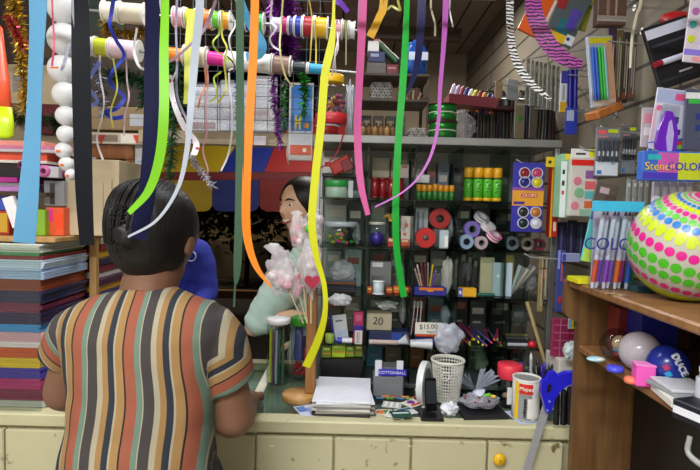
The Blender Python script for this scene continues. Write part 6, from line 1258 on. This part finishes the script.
for i, (h, nm) in enumerate(MC_):
    x = PX(592 + 5.6 * i, BT, 1.12).x; t = thing('marker_pen', nm + ' ended white marker in the clear pouch', 'marker', (x, 1.12 + .004 * (i % 2), BT + .0005), 'markers in the clear pouch')
    b = Vector((x, 1.12 + .008 * (i % 2), BT + .0012)); d = Vector((.022, .01, .17)); MB(M('#dfe2ea', .4)).tube([b, b + d * .08], [.0030, .0042], 12).build('plug', t); MB(M(h, .4)).cyl(b + d * .081, b + d * .36, .0056, None, 14).build('end', t); MB(M('#d6d9e2', .35)).cyl(b + d * .361, b + d * .93, .0055, None, 14).build('barrel', t); MB(M('#3a3a40', .4)).tube([b + d * .931, b + d * 1.0], [.0035, .001], 10).build('tip', t)
a, b = PX(588, BT, 1.10), PX(630, BT, 1.10); HZ = P(610, 201, 1.10).z; MB(glass('#f2f4f8', .1, 1.6)).bar((a.x, 1.102, BT + .0006), (b.x + .02, 1.104, HZ), .0005).build('front_film', mp_)
MB(M('#a9abc0', .4)).bar((a.x + .03, 1.155, BT + .0006), (b.x + .022, 1.158, HZ), .001).build('back_card', mp_); MB(M('#3ab0d8', .4)).bar((a.x, 1.100, HZ - .022), (b.x + .02, 1.1015, HZ), .0005).build('header', mp_)
text(mp_, 'COLOR', Vector(((a.x + b.x) / 2 + .004, 1.1012, BT + .098)), .036, '#2a3484', name='lettering', ext=.0005)
card('blister_card', 'teal and green blister card behind the marker pouch', 'card', 586, 208, 597, 262, 1.22, .004, '#5cc0c4', [('r', 0, .0, 1, .22, '#2c2a9a'), ('r', .1, .75, .9, 1, '#b5dc5a')], roll=10)
lay('yellow_box', 'flat yellow box at the far end of the bookcase top', 'box', 583, 1.215, BT, .05, .06, .012, '#d6d01c', 0)
one('coin', MB(M('#c9b878', .3, .8)).lathe([(.0005, 0), (.0105, 0), (.0105, .0018), (.0005, .0018)], PX(612, BT + .0004, 1.06), None, 24, False), 'gold coin lying nearest the front edge of the bookcase top', 'coin'); one('coin', MB(M('#d8cfa8', .3, .8)).lathe([(.0005, 0), (.010, 0), (.010, .0018), (.0005, .0018)], PX(621, BT + .0004, 1.045), None, 24, False), 'pale coin lying right of the gold coin', 'coin')
lay('teal_notebook', 'dark teal notebook behind the neon dotted ball', 'notebook', 636, 1.13, BT, .05, .10, .014, '#1c4a50', 0)
# lower shelf
def globe(label, px, Y, r, m, name='clear_ball'):
    c = PX(px, SB + r + .0005, Y); t = thing(name, label, 'ball', c - Vector((0, 0, r))); MB(m).ball(c, r, 36, 24).build('shell', t); return t, c
t, c = globe('clear plastic ball with a small figure inside, at the shelf\'s far end', 617, 1.13, .036, glass('#d8d8d8', .05, 1.6)); mb = MB(M('#d8b98a', .5)); mb.ball(c + Vector((.004, -.004, .004)), .018, 18, 12, (.9, .8, 1)); mb.build('figure_head', t); mb = MB(M('#b82a5a', .5)); mb.ball(c + Vector((.006, -.004, -.019)), .012, 14, 10, (1.2, 1, .8)); mb.build('figure_body', t); mb = MB(M('#5aa8c8', .5)); mb.torus(c + Vector((.006, -.004, -.011)), .013, .003); mb.build('figure_scarf', t)
t, c = globe('milky white translucent ball in the middle of the lower shelf', 640, 1.06, .041, film('#c4bcc4', .72, .15)); MB(M('#8a8090', .5)).ball(c, .020, 14, 10).build('core', t)
t, c = globe('blue ball with a lettered patterned print on the lower shelf', 668, .98, .038, M('#1c2c8a', .25, var=.1), 'printed_ball')
text(t, 'DUCE', c + Vector((-.003, -.0386, .012)), .017, '#dfe4f4', roll=60, name='lettering', ext=.003)
for k, (dx, dz, h) in enumerate(((-.014, -.020, '#d8a01c'), (.010, -.018, '#5ab83a'), (-.022, .004, '#b02a6a'), (-.018, -.008, '#2a9ad0'))):
    n_ = Vector((dx, -math.sqrt(max(.0001, .038 ** 2 - dx * dx - dz * dz)), dz)); mb = MB(M(h, .4)); mb.mt = Matrix.Translation(c + n_ * 1.0) @ n_.to_track_quat('Y', 'Z').to_matrix().to_4x4(); mb.box((0, 0, 0), (.011, .003, .010), Matrix.Rotation(R(35), 3, 'Y'), .001); mb.build('print_patch', t)
one('oval_soap', MB(M('#a8d4e6', .4)).ball(PX(596, SB + .006, 1.12), .017, 18, 12, (1.2, .8, .32)).mat('#e8dcc4').ball(PX(596, SB + .0075, 1.12) + Vector((.004, -.008, 0)), .008, 12, 8, (1.2, .8, .4)), 'pale blue oval soap at the shelf\'s far front corner', 'soap')
def disc(label, px, Y, r, h, name='disc'): one(name, MB(M(h, .35)).lathe([(.0005, 0), (r * .9, 0), (r, .003), (r, .007), (r * .8, .011), (.0005, .012)], PX(px, SB + .0004, Y), None, 24), label, 'disc')
disc('blue violet round box beside the oval soap', 615, 1.055, .017, '#4a50d8', 'round_box')
disc('orange salmon round box in front of the milky ball', 631, .985, .013, '#f07a5a', 'round_box')
c = PX(645, SB, .975); mb = MB(M('#e85ab8', .4)); mb.mt = frame(Vector((c.x - .004, .975, SB + .0205)), -12); mb.box((0, 0, 0), (.034, .03, .04), None, .002); mb.mat('#f08ad0'); mb.box((0, -.0005, .0203), (.035, .031, .003), None, .001); one('pink_box', mb, 'pink box with a lighter lid in front of the milky ball', 'box')
z = SB
for i, (px, Y, wd, dp, th, h, yaw, lab) in enumerate(((682, .90, .07, .09, .012, '#d9d8d2', -10, 'white box lid at the bottom of the shelf paper pile'), (680, .915, .075, .08, .006, '#8f9298', 6, 'grey card on the white box lid'), (681, .915, .07, .075, .005, '#c9cbd0', -4, 'pale grey leaflet on top of the shelf paper pile'))):
    lay('box_lid' if i == 0 else 'leaflet', lab, 'paper', px, Y, z, wd, dp, th, h, yaw); z += th + .0006
c = PX(694, SB, .80); mb = MB(M('#1b1c26', .4)); mb.mt = frame(Vector((c.x + .008, .80, SB + .016)), 18); mb.box((0, 0, 0), (.045, .06, .031), None, .002); prints(mb, .045, .031, .06, [('r', .0, .35, 1, .75, '#dfe0ea'), ('r', .2, .5, .8, .58, '#44465a')]); mb.mat('#d8d8e0'); mb.box((-.0228, 0, 0), (.0008, .055, .012), None, .0002); one('small_box', mb, 'small black box with a white band at the shelf front', 'box')
can('bottle', 'white bottle at the right edge of the lower shelf', 'bottle', 702, .86, SB, 7, 44, [('body', 0, .75, 1, '#c4c6d4'), ('neck', .75, .85, .6, '#c4c6d4'), ('cap', .85, 1, .7, '#dfe0e8')])
lay('blue_box', 'dark blue box behind the balls on the lower shelf', 'box', 650, 1.16, SB, .08, .06, .105, '#1f2490', 0); lay('red_box', 'dark red box at the far end behind the clear ball', 'box', 622, 1.215, SB, .05, .05, .105, '#7a2420', 0)
c = PX(672, SB - .045, .775); mb = MB(M('#9a9c9a', .4)); mb.tube([Vector((BX + .012, .80, SB - .0225)), Vector((BX + .012, .80, SB - .05)), Vector((BX + .02, .76, SB - .058))], [.004, .005], 10, spl=4); one('cable_clip', mb, 'grey cable end hanging under the lower bookcase shelf', 'cable')
# ---------------------------------------------------------------- hooks and hanging packs at the right wall
HM = M('#a9abad', .5, .6)
def hook(label, p, Y=None):              # steel peg from the wall to the pack
    a = Vector((WX - .0005, p.y, p.z - .012)); mb = MB(HM); mb.tube([a, Vector((p.x + .02, p.y, p.z - .002)), p, p + Vector((-.018, 0, .010))], [.0022, .0022], 8); mb.cyl((WX - .0035, p.y, p.z - .012), (WX - .0004, p.y, p.z - .012), .010, None, 12)
    return one('display_hook', mb, label, 'hook')
def pack(label, x0, y0, x1, y1, Y, th, base, items, yaw=0, roll=0, name='hanging_pack', cat='pack', blister=None, hooklab=None, hp=None, pitch=0):
    c = P((x0 + x1) / 2, (y0 + y1) / 2, Y); wd, ht = abs(x1 - x0) * S(Y), abs(y1 - y0) * S(Y); t = thing(name, label, cat, c - Vector((0, 0, ht / 2)))
    mb = MB(M(base, .4)); mb.mt = frame(c, yaw, roll, pitch); mb.box((0, 0, 0), (wd, th, ht), None, min(.0015, th * .3)); prints(mb, wd, ht, th, items); mb.build('card', t)
    if blister:
        u0, v0, u1, v1, d = blister; mb = MB(glass('#f2f4f6', .06, 1.6)); mb.mt = frame(c, yaw, roll, pitch); mb.box((wd * ((u0 + u1) / 2 - .5), -th / 2 - d / 2 - .003, ht * (.5 - (v0 + v1) / 2)), (wd * (u1 - u0), d, ht * (v1 - v0)), None, .003); mb.build('blister', t)
    if hooklab:
        q = P(*(hp or ((x0 + x1) / 2, y0 + 2)), Y); hook(hooklab, q)
    t['_c'] = 0; del t['_c']; return t, c, wd, ht
# paint set on a long hook
t, c, wd, ht = pack('purple blue paint set card with eight round paint pots', 512, 163, 543, 232, 1.56, .006, '#33309a', [('r', 0, .36, 1, .62, '#d8982c'), ('r', .25, .44, .8, .50, '#c02a24'), ('r', 0, .355, 1, .40, '#8a4a9a'), ('r', .05, .56, .4, .6, '#3a2a8a')], hooklab='long steel hook carrying the paint set', hp=(522, 163))
for (u, v, h, nm) in ((.35, .15, '#8a1f2c', 'dark red'), (.75, .15, '#c03a6a', 'pink'), (.36, .28, '#262a7a', 'navy'), (.76, .28, '#d6c41c', 'yellow'), (.36, .71, '#2a2a30', 'black'), (.76, .71, '#b8742c', 'ochre'), (.37, .87, '#1f3038', 'dark green'), (.78, .87, '#d4d6e0', 'white')):
    q = c + Vector((wd * (u - .5), -.0031, ht * (.5 - v))); ax = Matrix.Rotation(R(90), 3, 'X'); pot = MB(M('#c9c9d8', .3)).lathe([(.0145, 0), (.0165, 0), (.0165, .006), (.0145, .006), (.0145, 0)], q, ax, 24, False).build('paint_pot', t); MB(M(h, .25)).lathe([(.0003, .0005), (.0143, .0005), (.0143, .004), (.0003, .005)], q, ax, 20).build('paint', pot)
text(t, 'COLORS', c + Vector((0, -.0042, ht * .03)), .013, '#f0e0c0', name='lettering')
# narrow boxes right of the paint set
pack('narrow dark red and yellow pencil box beside the paint set', 549, 160, 557, 237, 1.58, .03, '#a8241c', [('r', 0, 0, .25, 1, '#d8a01c'), ('r', .45, .3, .8, .55, '#e0c9b8'), ('r', .45, .8, .8, .92, '#e0c9b8')], hooklab='steel hook above the red and yellow pencil box')
card('header_card', 'small yellow header card above the red pencil box', 'card', 546, 157, 557, 167, 1.55, .002, '#d6b81c', [('o', .35, .5, .15, '#2a2a1c')])
pack('white and mint green box standing left of the red topped box', 557, 155, 568, 217, 1.52, .05, '#8fc0a0', [('r', 0, .12, .5, 1, '#d9e4e4'), ('r', .12, .25, .35, .32, '#26283a'), ('r', .12, .42, .35, .5, '#26283a'), ('r', .12, .58, .35, .64, '#c03a3a'), ('r', .3, .0, 1, .1, '#d8c82c')], hooklab='steel hook above the white and mint box')
t, c, wd, ht = pack('white box with a red header and coloured shapes', 569, 158, 595, 216, 1.48, .02, '#c9c4be', [('r', 0, .04, 1, .14, '#d4251c'), ('r', .55, .22, .95, .36, '#8a5a9a'), ('r', .55, .40, .95, .54, '#d0606a'), ('r', .55, .57, .95, .70, '#5ab0b0'), ('r', .55, .74, .95, .86, '#c96a3c'), ('r', .4, .88, .95, 1, '#8ab098'), ('o', .26, .40, .16, '#c9788a'), ('o', .34, .6, .19, '#7ab088'), ('o', .2, .82, .16, '#d08090')], hooklab='steel hook above the red headed box', hp=(586, 150))
card('header_card', 'white and yellow header card above the red headed box', 'card', 571, 149, 595, 159, 1.485, .003, '#d8dad8', [('r', .75, 0, 1, 1, '#e0d81c'), ('r', .2, .4, .6, .6, '#3a3c3e')])
# hair clip packs
for (x0, y0, x1, y1, Y, nm, bs) in ((595, 128, 619, 176, 1.45, 'clear pack of five silver pens with a white label', '#7d8188'), (621, 126, 636, 174, 1.50, 'clear pack of black pens behind the first pen pack', '#6a6c6c')):
    t, c, wd, ht = pack(nm, x0, y0, x1, y1, Y, .004, bs, [('r', .04, .70, .96, .98, '#d8e0ea' if Y < 1.47 else '#8a9098'), ('r', .1, .88, .3, .96, '#3a7ac0'), ('o', .75, .72, .1, '#9ab4d0'), ('r', .5, .04, .9, .11, '#d2e01c'), ('r', .08, .06, .42, .14, '#ee5a6a' if Y < 1.47 else '#5a5c5c'), ('r', .1, .18, .5, .22, '#c88a94')], hooklab='steel hook above the ' + nm.split(' with')[0].split(' behind')[0], blister=(.05, .2, .95, .72, .008))
    for k in range(5):
        x = c.x + wd * (-.36 + .18 * k); z0 = c.z - ht * .19; p = MB(M('#3a3c44', .3)).cyl((x, Y - .006, z0), (x, Y - .006, z0 + ht * .42), .0034, None, 10).build('pen', t); MB(M('#c4c8d0', .2, .6)).cyl((x, Y - .006, z0 + ht * .1), (x, Y - .006, z0 + ht * .2), .0037, None, 10).build('grip', p)
# purple tape dispenser card, puzzle box
t, c, wd, ht = pack('white blister card with a purple correction tape', 652, 90, 686, 156, 1.24, .004, '#cfd0e4', [('r', .02, .02, .98, .22, '#a8b4dc'), ('r', .55, .06, .9, .16, '#e0588a'), ('r', .62, .4, .75, .5, '#3a3a8a'), ('r', .72, .58, .85, .66, '#3a3a8a'), ('r', .0, .3, .08, .9, '#e0b0c4'), ('o', .12, .3, .08, '#e06a9a')], roll=6, hooklab='steel hook above the purple correction tape card', blister=(.15, .25, .65, .95, .012))
q = P(665, 131, 1.225); mb = MB(M('#6a22b8', .25)); ol = [(q.x + a * S(1.225), q.z + b * S(1.225)) for a, b in ((-10, -22), (-6, -26), (4, -26), (9, -20), (10, -4), (7, 10), (3, 18), (-2, 19), (-5, 12), (-9, 0), (-11, -12))]; mb.prism(ol, 1.212, 1.222); mb.build('correction_tape', t); mb = MB(M('#b8a8e0', .3)); ol = [(q.x + a * S(1.22), q.z + b * S(1.22)) for a, b in ((0, -22), (4, -20), (5, -4), (2, 10), (0, 8), (-2, -8))]; mb.prism(ol, 1.209, 1.2115); mb.build('window_strip', t)
t, c, wd, ht = pack('clear packet with pink print left of the purple tape', 641, 108, 653, 147, 1.30, .004, '#c4b9c4', [('r', .2, .15, .8, .4, '#e08aa0'), ('r', .2, .5, .8, .7, '#e6dfe6')], hooklab='steel hook above the pink printed packet')
t, c, wd, ht = pack('blue, pink and yellow box with bubble lettering', 640, 152, 698, 181, 1.20, .025, '#3a6ac8', [('r', .25, .05, .6, .95, '#c85ab0'), ('r', .6, .05, .98, .95, '#c8d42c'), ('r', .0, .72, .6, .95, '#4a3ab8'), ('r', .08, .12, .3, .3, '#2ab0b8')], name='hanging_box', cat='box', hooklab='steel hook above the bubble lettered box', hp=(660, 153))
text(t, 'Stencil', c + Vector((-wd * .22, -.0145, -.002)), .026, '#e8c43a', name='lettering'); text(t, 'COLORS', c + Vector((wd * .26, -.0145, -.001)), .024, '#3a2ac0', name='lettering')
card('stencil_sheet', 'blue and green wavy sheet standing on the lettered box', 'sheet', 648, 140, 686, 153, 1.235, .004, '#2a64b8', [('r', .1, .5, .9, .8, '#8ac83a'), ('r', .5, .2, .95, .5, '#d8402c'), ('r', 0, .1, .3, .5, '#d8d0e0')], roll=-8)
t, c, wd, ht = pack('dark card with blue clips at the right edge', 684, 90, 716, 150, 1.22, .004, '#4c5268', [('r', .0, .06, 1, .16, '#e4e6ea'), ('r', .1, .16, .5, .24, '#3ab84a'), ('r', .35, .4, .5, .5, '#2a3a8a'), ('r', .35, .58, .5, .68, '#2a3a8a')], hooklab='steel hook above the blue clip card', hp=(700, 92))
for k, (x, h) in enumerate(((655, '#c9c4d8'), (663, '#b8b4cc'), (671, '#d0ccdc'), (679, '#bcbad0'), (687, '#c4c0d4'))): pack(('first', 'second', 'third', 'fourth', 'fifth')[k] + ' pale tube pack from the left above the neon ball', x - 3.6, 182, x + 3.6, 232, 1.25, .010, h, [('r', .2, .1, .8, .3, '#e8e6f0'), ('r', .3, .5, .7, .9, '#a09cb8')], name='tube_pack')
hook('steel hook carrying the pale tube packs', P(660, 181, 1.262))
card('foil_packet', 'shiny foil packet hanging above the marker pouch', 'packet', 594, 184, 617, 204, 1.46, .006, M('#8a8078', .2, .6), [('r', .2, .2, .6, .5, '#c9b0b8'), ('r', .5, .5, .9, .8, '#5a4640')], roll=12)
for k, x in enumerate((628, 634, 640, 646)): pack(('first', 'second', 'third', 'fourth')[k] + ' clear thin packet left of the tube packs', x - 2, 180, x + 2, 214, 1.42, .006, '#8f9494', [('r', .2, .1, .8, .2, '#c9cccc')], name='thin_packet')
hook('steel hook carrying the clear thin packets', P(634, 182, 1.434))
# marker sets at the top right
t, c, wd, ht = pack('black marker case with a white printed top edge', 650, 22, 694, 84, 1.26, .012, '#15161c', [('r', .02, .05, .98, .20, '#c9cbe0'), ('r', .05, .3, .95, .34, '#3a3c48'), ('r', .05, .86, .9, .9, '#2a2c34'), ('r', .5, .80, .8, .83, '#b9bac0')], roll=-20, name='marker_case', hooklab='steel hook above the black marker case', hp=(672, 24))
pm = frame(c, 0, -20); mb = MB(M('#c9cce0', .35)); mb.mt = pm; mb.cyl((-wd * .36, -.013, -ht * .10), (wd * .36, -.013, -ht * .10), .0072, None, 14); mk = mb.build('marker', t); mb = MB(M('#8a1f2c', .35)); mb.mt = pm; mb.cyl((-wd * .52, -.013, -ht * .10), (-wd * .362, -.013, -ht * .10), .0078, None, 14); mb.build('red_cap', mk); mb = MB(M('#8a1f2c', .35)); mb.mt = pm; mb.cyl((wd * .362, -.013, -ht * .10), (wd * .42, -.013, -ht * .10), .0078, None, 14); mb.build('red_end', mk)
one('red_pouch', MB(M('#a8181c', .4)).ball(P(677, 20, 1.33), .042, 20, 14, (1.0, .35, .52)), 'red pouch hanging above the black marker case', 'pouch'); hook('steel hook carrying the red pouch', P(677, 20, 1.352))
t, c, wd, ht = pack('white card with a row of coloured round clips at the top right', 687, -8, 716, 62, 1.17, .004, '#d2c9d8', [('o', .22, .30, .13, '#b06aa8'), ('o', .18, .48, .13, '#4aa8b4'), ('o', .18, .68, .13, '#c9d02c'), ('r', 0, .82, 1, .9, '#8a7ae0'), ('r', .3, .92, .8, .98, '#e89aa0'), ('o', .55, .12, .13, '#d8c84a')], roll=4, hooklab='steel hook above the round clip card', hp=(700, -6))
# tilted pencil pack with wooden base
t, c, wd, ht = pack('tilted pack of blue and green pens with an orange wooden base', 586, 38, 616, 106, 1.46, .010, '#a8b4c4', [('r', .05, .02, .95, .10, '#d8d01c'), ('r', .62, .1, .97, .97, '#d6a484'), ('r', .05, .9, .95, .98, '#e8dcd0')], roll=-9, yaw=18, name='pen_pack', hooklab='steel hook above the tilted pen pack', hp=(600, 40))
pm = frame(c, 18, -9)
for k, (u, h) in enumerate(((-.40, '#2a5ac0'), (-.28, '#3a6ad0'), (-.14, '#2ab03a'), (-.02, '#35c044'), (.08, '#8ac0d0'))): mb = MB(M(h, .35)); mb.mt = pm; mb.cyl((wd * u, -.010, -ht * .40), (wd * u, -.010, ht * .34), .0042, None, 10); mb.build('pen', t)
mb = MB(wood('#a8602c', '#c07a3c', (40, 40, 10))); mb.mt = pm; mb.box((0, .0, -ht * .5 - .012), (wd * 1.06, .05, .022), Matrix.Rotation(R(-14), 3, 'Y'), .002); mb.build('base', t)
for k, (x0, x1, h, nm) in enumerate(((606, 614, '#3a2440', 'purple brown'), (614.5, 621, '#57502c', 'olive gold'), (621.5, 628, '#2c2420', 'dark brown'), (628.5, 635, '#4a4640', 'grey brown'))):
    pack(nm + ' pencil packet hanging right of the tilted pen pack', x0, 30 + 2 * k, x1, 106 - 2 * k, 1.56, .012, h, [('r', .3, .1, .5, .8, '#8a8070'), ('r', .2, .85, .8, .95, '#7a3a20'), ('r', .65, .2, .75, .9, '#b0a89a')], name='pencil_packet')
hook('long steel hook carrying the dark pencil packets', P(608, 26, 1.572)); pack('brown packet bundle in front of the ceiling at the top right', 596, -10, 624, 26, 1.56, .03, '#5a4238', [('r', .3, .1, .4, .9, '#8a6a5a'), ('r', .6, .1, .66, .9, '#a08a80'), ('r', 0, .75, 1, .9, '#a8a49e')], name='packet_bundle')
# orange bag, teal book, blue sticks
t, c, wd, ht = pack('orange bag with white print hanging behind the purple zebra ribbon', 526, -6, 560, 38, 1.70, .012, '#d2581c', [('r', .6, .1, .68, .9, '#d8cfc8'), ('r', .72, .3, .9, .6, '#b02a1c')], roll=24, name='party_bag', cat='bag', hooklab='steel hook above the orange bag', hp=(548, -4))
t, c, wd, ht = pack('teal and yellow activity book hanging at the top', 552, -8, 582, 44, 1.62, .008, '#4a5458', [('r', .0, .82, .75, .98, '#d8ae1c'), ('r', .3, .55, .7, .82, '#1c6470'), ('r', .55, .3, .85, .7, '#4a3a9a'), ('r', .72, .78, 1, .96, '#cfd4dc'), ('o', .8, .86, .06, '#2a3a6a'), ('r', .0, .05, .3, .4, '#8a2424')], roll=22, name='activity_book', cat='book', hooklab='steel hook above the activity book', hp=(565, 2))
pack('yellow olive packet hanging right of the activity book', 580, -10, 591, 30, 1.64, .008, '#8c8a24', [('r', .2, .2, .6, .8, '#c4bc3c')], roll=14, hooklab='steel hook above the yellow olive packet')
for k, (x, h, nm) in enumerate(((569.5, '#2420a8', 'left'), (574.5, '#1c1a90', 'right'))): one('blue_stick', MB(M(h, .3)).cyl(P(x, 130, 1.78), P(x + .8, 70, 1.78), .0085, None, 14), nm + ' one of the two hanging dark blue sticks', 'stick')
hook('steel hook carrying the dark blue sticks', P(572, 69, 1.79))
pack('white labelled pen hanging left of the dark blue sticks', 560, 72, 566.5, 112, 1.76, .010, '#c4c6cc', [('r', 0, 0, 1, .3, '#3a3a9a'), ('r', 0, .75, 1, 1, '#c9a01c'), ('r', .3, .35, .6, .7, '#8a90a0')], hooklab='steel hook above the white labelled pen', name='hanging_pen', cat='pen')
pack('blue card pack between the planks and the pen packs', 565, 108, 577, 134, 1.70, .004, '#2a3aa8', [('r', .1, .1, .7, .5, '#a8b0d0')], hooklab='steel hook above the blue card pack')
# rows of packets along the far wall
rr = random.Random(21); PAL = [('#2a3038', 'blue black'), ('#3a1c24', 'wine'), ('#1f2a48', 'navy'), ('#3c3a34', 'olive grey'), ('#23241f', 'black'), ('#4a453c', 'brown grey'), ('#2c3a34', 'green black'), ('#5a5448', 'khaki')]
seen = {}
for i in range(26):
    x = 470 + 3.25 * i; Y = 2.55 - .02 * i; h, nm = PAL[i % 8]; k = seen[nm] = seen.get(nm, 0) + 1
    pack('%s flat packet in the far wall row, %s of its colour from the left' % (nm, ('first', 'second', 'third', 'fourth')[k - 1]), x - 3, 91 + 3 * (i % 3), x + 5.5, 141, Y, .006, h, [('r', .1, .05, .9, .2, ('#b5b0a2', '#8a4a50', '#6a7ab0', '#c4bca8')[i % 4]), ('r', .45, .25, .55, .95, '#6a675c')], yaw=rr.uniform(20, 40), roll=rr.uniform(-4, 6), name='flat_packet')
one('display_rail', MB(HM).cyl(P(464, 98, 2.60), P(560, 100, 2.02), .004, None, 8), 'steel rail carrying the far wall row of flat packets', 'rail')
for i in range(11):
    h, nm = (('#c9c0d4', 'lilac white'), ('#b8b0cc', 'pale violet'), ('#a04a60', 'rose'), ('#23307a', 'blue'), ('#d8d4d8', 'white'), ('#c4c02c', 'yellow'), ('#8a2a3c', 'crimson'), ('#e0a04a', 'orange'), ('#2a2430', 'black'), ('#6a3a9a', 'purple'), ('#b05a3c', 'rust'))[i]
    a = P(446 + 4.4 * i, 108 + .6 * i, 2.5 - .02 * i); b = P(455 + 4.4 * i, 84 + 1.2 * i, 2.5 - .02 * i); pen('felt_pen', nm + ' pen standing in the crowded holder on the far wall', a, b, .010, h, h, None, 'pen')
ho = thing('pen_holder', 'dark red shelf tray under the crowded pens on the far wall', 'tray', P(470, 112, 2.4)); a, b = P(449, 96, 2.38), P(497, 101, 2.22); mb = MB(M('#6e1f2c', .4)); mb.add([a + Vector((0, 0, -.03)), b + Vector((0, 0, -.03)), b + Vector((0, 0, .012)), a + Vector((0, 0, .012))] + [p + Vector((.0, .12, 0)) for p in (a + Vector((0, 0, -.03)), b + Vector((0, 0, -.03)), b + Vector((0, 0, .012)), a + Vector((0, 0, .012)))], [[0, 1, 2, 3], [4, 5, 6, 7], [0, 1, 5, 4], [1, 2, 6, 5], [2, 3, 7, 6], [3, 0, 4, 7]]); mb.build('front', ho); MB(M('#4a1820')).bar((b.x - .01, b.y + .03, b.z - .03), (WX - .0005, b.y + .09, b.z - .015)).build('bracket', ho)
bag('clear plastic bag of white pens below the dark red tray', P(458, 127, 2.28), .08, .075, .045, 61, film('#b8b4b8', .35, .2), crumple=.4)
for i in range(8):
    x = 527 + 4.2 * i; pack('%s clear hanging packet above the zebra ribbon' % ('first', 'second', 'third', 'fourth', 'fifth', 'sixth', 'seventh', 'eighth')[i], x - 1.6, 60 + i, x + 2.2, 104 + i, 2.0 - .02 * i, .006, ('#7d7f74', '#94978c', '#6a6c62', '#858a80')[i % 4], [('r', .3, .1, .7, .25, '#b9bcb0')], yaw=20, name='clear_packet')
one('display_rail', MB(HM).cyl((P(524, 59, 2.02).x, 2.03, P(524, 59, 2.02).z), (WX - .0005, 1.80, P(524, 59, 2.02).z - .01), .003, None, 8), 'steel rail carrying the clear packets above the zebra ribbon', 'rail')
for i, (x0, x1, y0, y1, h, nm, it) in enumerate(((505, 520, 80, 100, '#9aa0a4', 'pale grey paper sheet pinned on the far wall', []), (513, 526, 102, 138, '#857a64', 'kraft paper bag with a green leaf print', [('o', .5, .45, .25, '#3a8a3a'), ('r', .1, .05, .9, .12, '#b0a48a')]), (528, 538, 106, 138, '#5c5446', 'brown kraft bag right of the leaf printed one', []), (494, 503, 82, 98, '#9a8264', 'tan card in the far wall row', []))):
    c = P((x0 + x1) / 2, (y0 + y1) / 2, 1.99 - .05 * i); pack(nm, x0, y0, x1, y1, 2.0 - .04 * i, .004, h, it, yaw=25, name=('paper_sheet', 'kraft_bag', 'kraft_bag', 'card')[i], cat='paper', hooklab='steel hook above the ' + nm.split(' with')[0].split(' pinned')[0].split(' right')[0].split(' in')[0])
# between cabinet and bookcase
for k, (x0, x1, y0, y1, h, nm) in enumerate(((557, 566, 222, 262, '#23244e', 'navy'), (567, 576, 220, 258, '#1b1d38', 'blue black'), (576.5, 586, 222, 256, '#20283c', 'dark slate'))):
    pack(nm + ' packet hanging below the red headed box', x0, y0, x1, y1, 1.60, .008, h, [('r', .3, .1, .5, .9, '#4a4c78')], name='dark_packet')
hook('steel hook carrying the dark packets', P(566, 222, 1.612))
card('envelope', 'pale lilac card hanging between cabinet and bookcase', 'card', 562, 253, 580, 262, 1.50, .006, '#8a90b8', [('r', .0, .1, .2, .9, '#4a40a8')])
t, c, wd, ht = pack('slim blue and red packet hanging right of the cabinet', 556, 250, 564, 312, 1.52, .008, '#3a4488', [('r', .05, .0, .35, .3, '#8a90d8'), ('r', .5, .2, .7, .5, '#b8503c'), ('r', .3, .75, .7, .85, '#b03040')], hooklab='long steel hook below the paint set', hp=(530, 257))
for k, (x, y1, h, nm) in enumerate(((541, 312, '#8a7a50', 'tan'), (545, 300, '#6f6a58', 'khaki'))): pack(nm + ' folded packet hanging at the cabinet\'s right post', x - 3, 256, x + 2.5, y1, 1.585, .008, h, [('r', .2, .3, .6, .5, '#b08060'), ('r', .5, .05, .7, .9, '#a8a090')], name='folded_packet')
one('bamboo_stick', MB(M('#a8966a', .5)).tube([P(527, 302, 1.60), P(545, 362, 1.59), PX(549, CT + .003, 1.585)], [.006, .0055], 10), 'pale bamboo stick leaning from the shelf to the counter', 'stick')
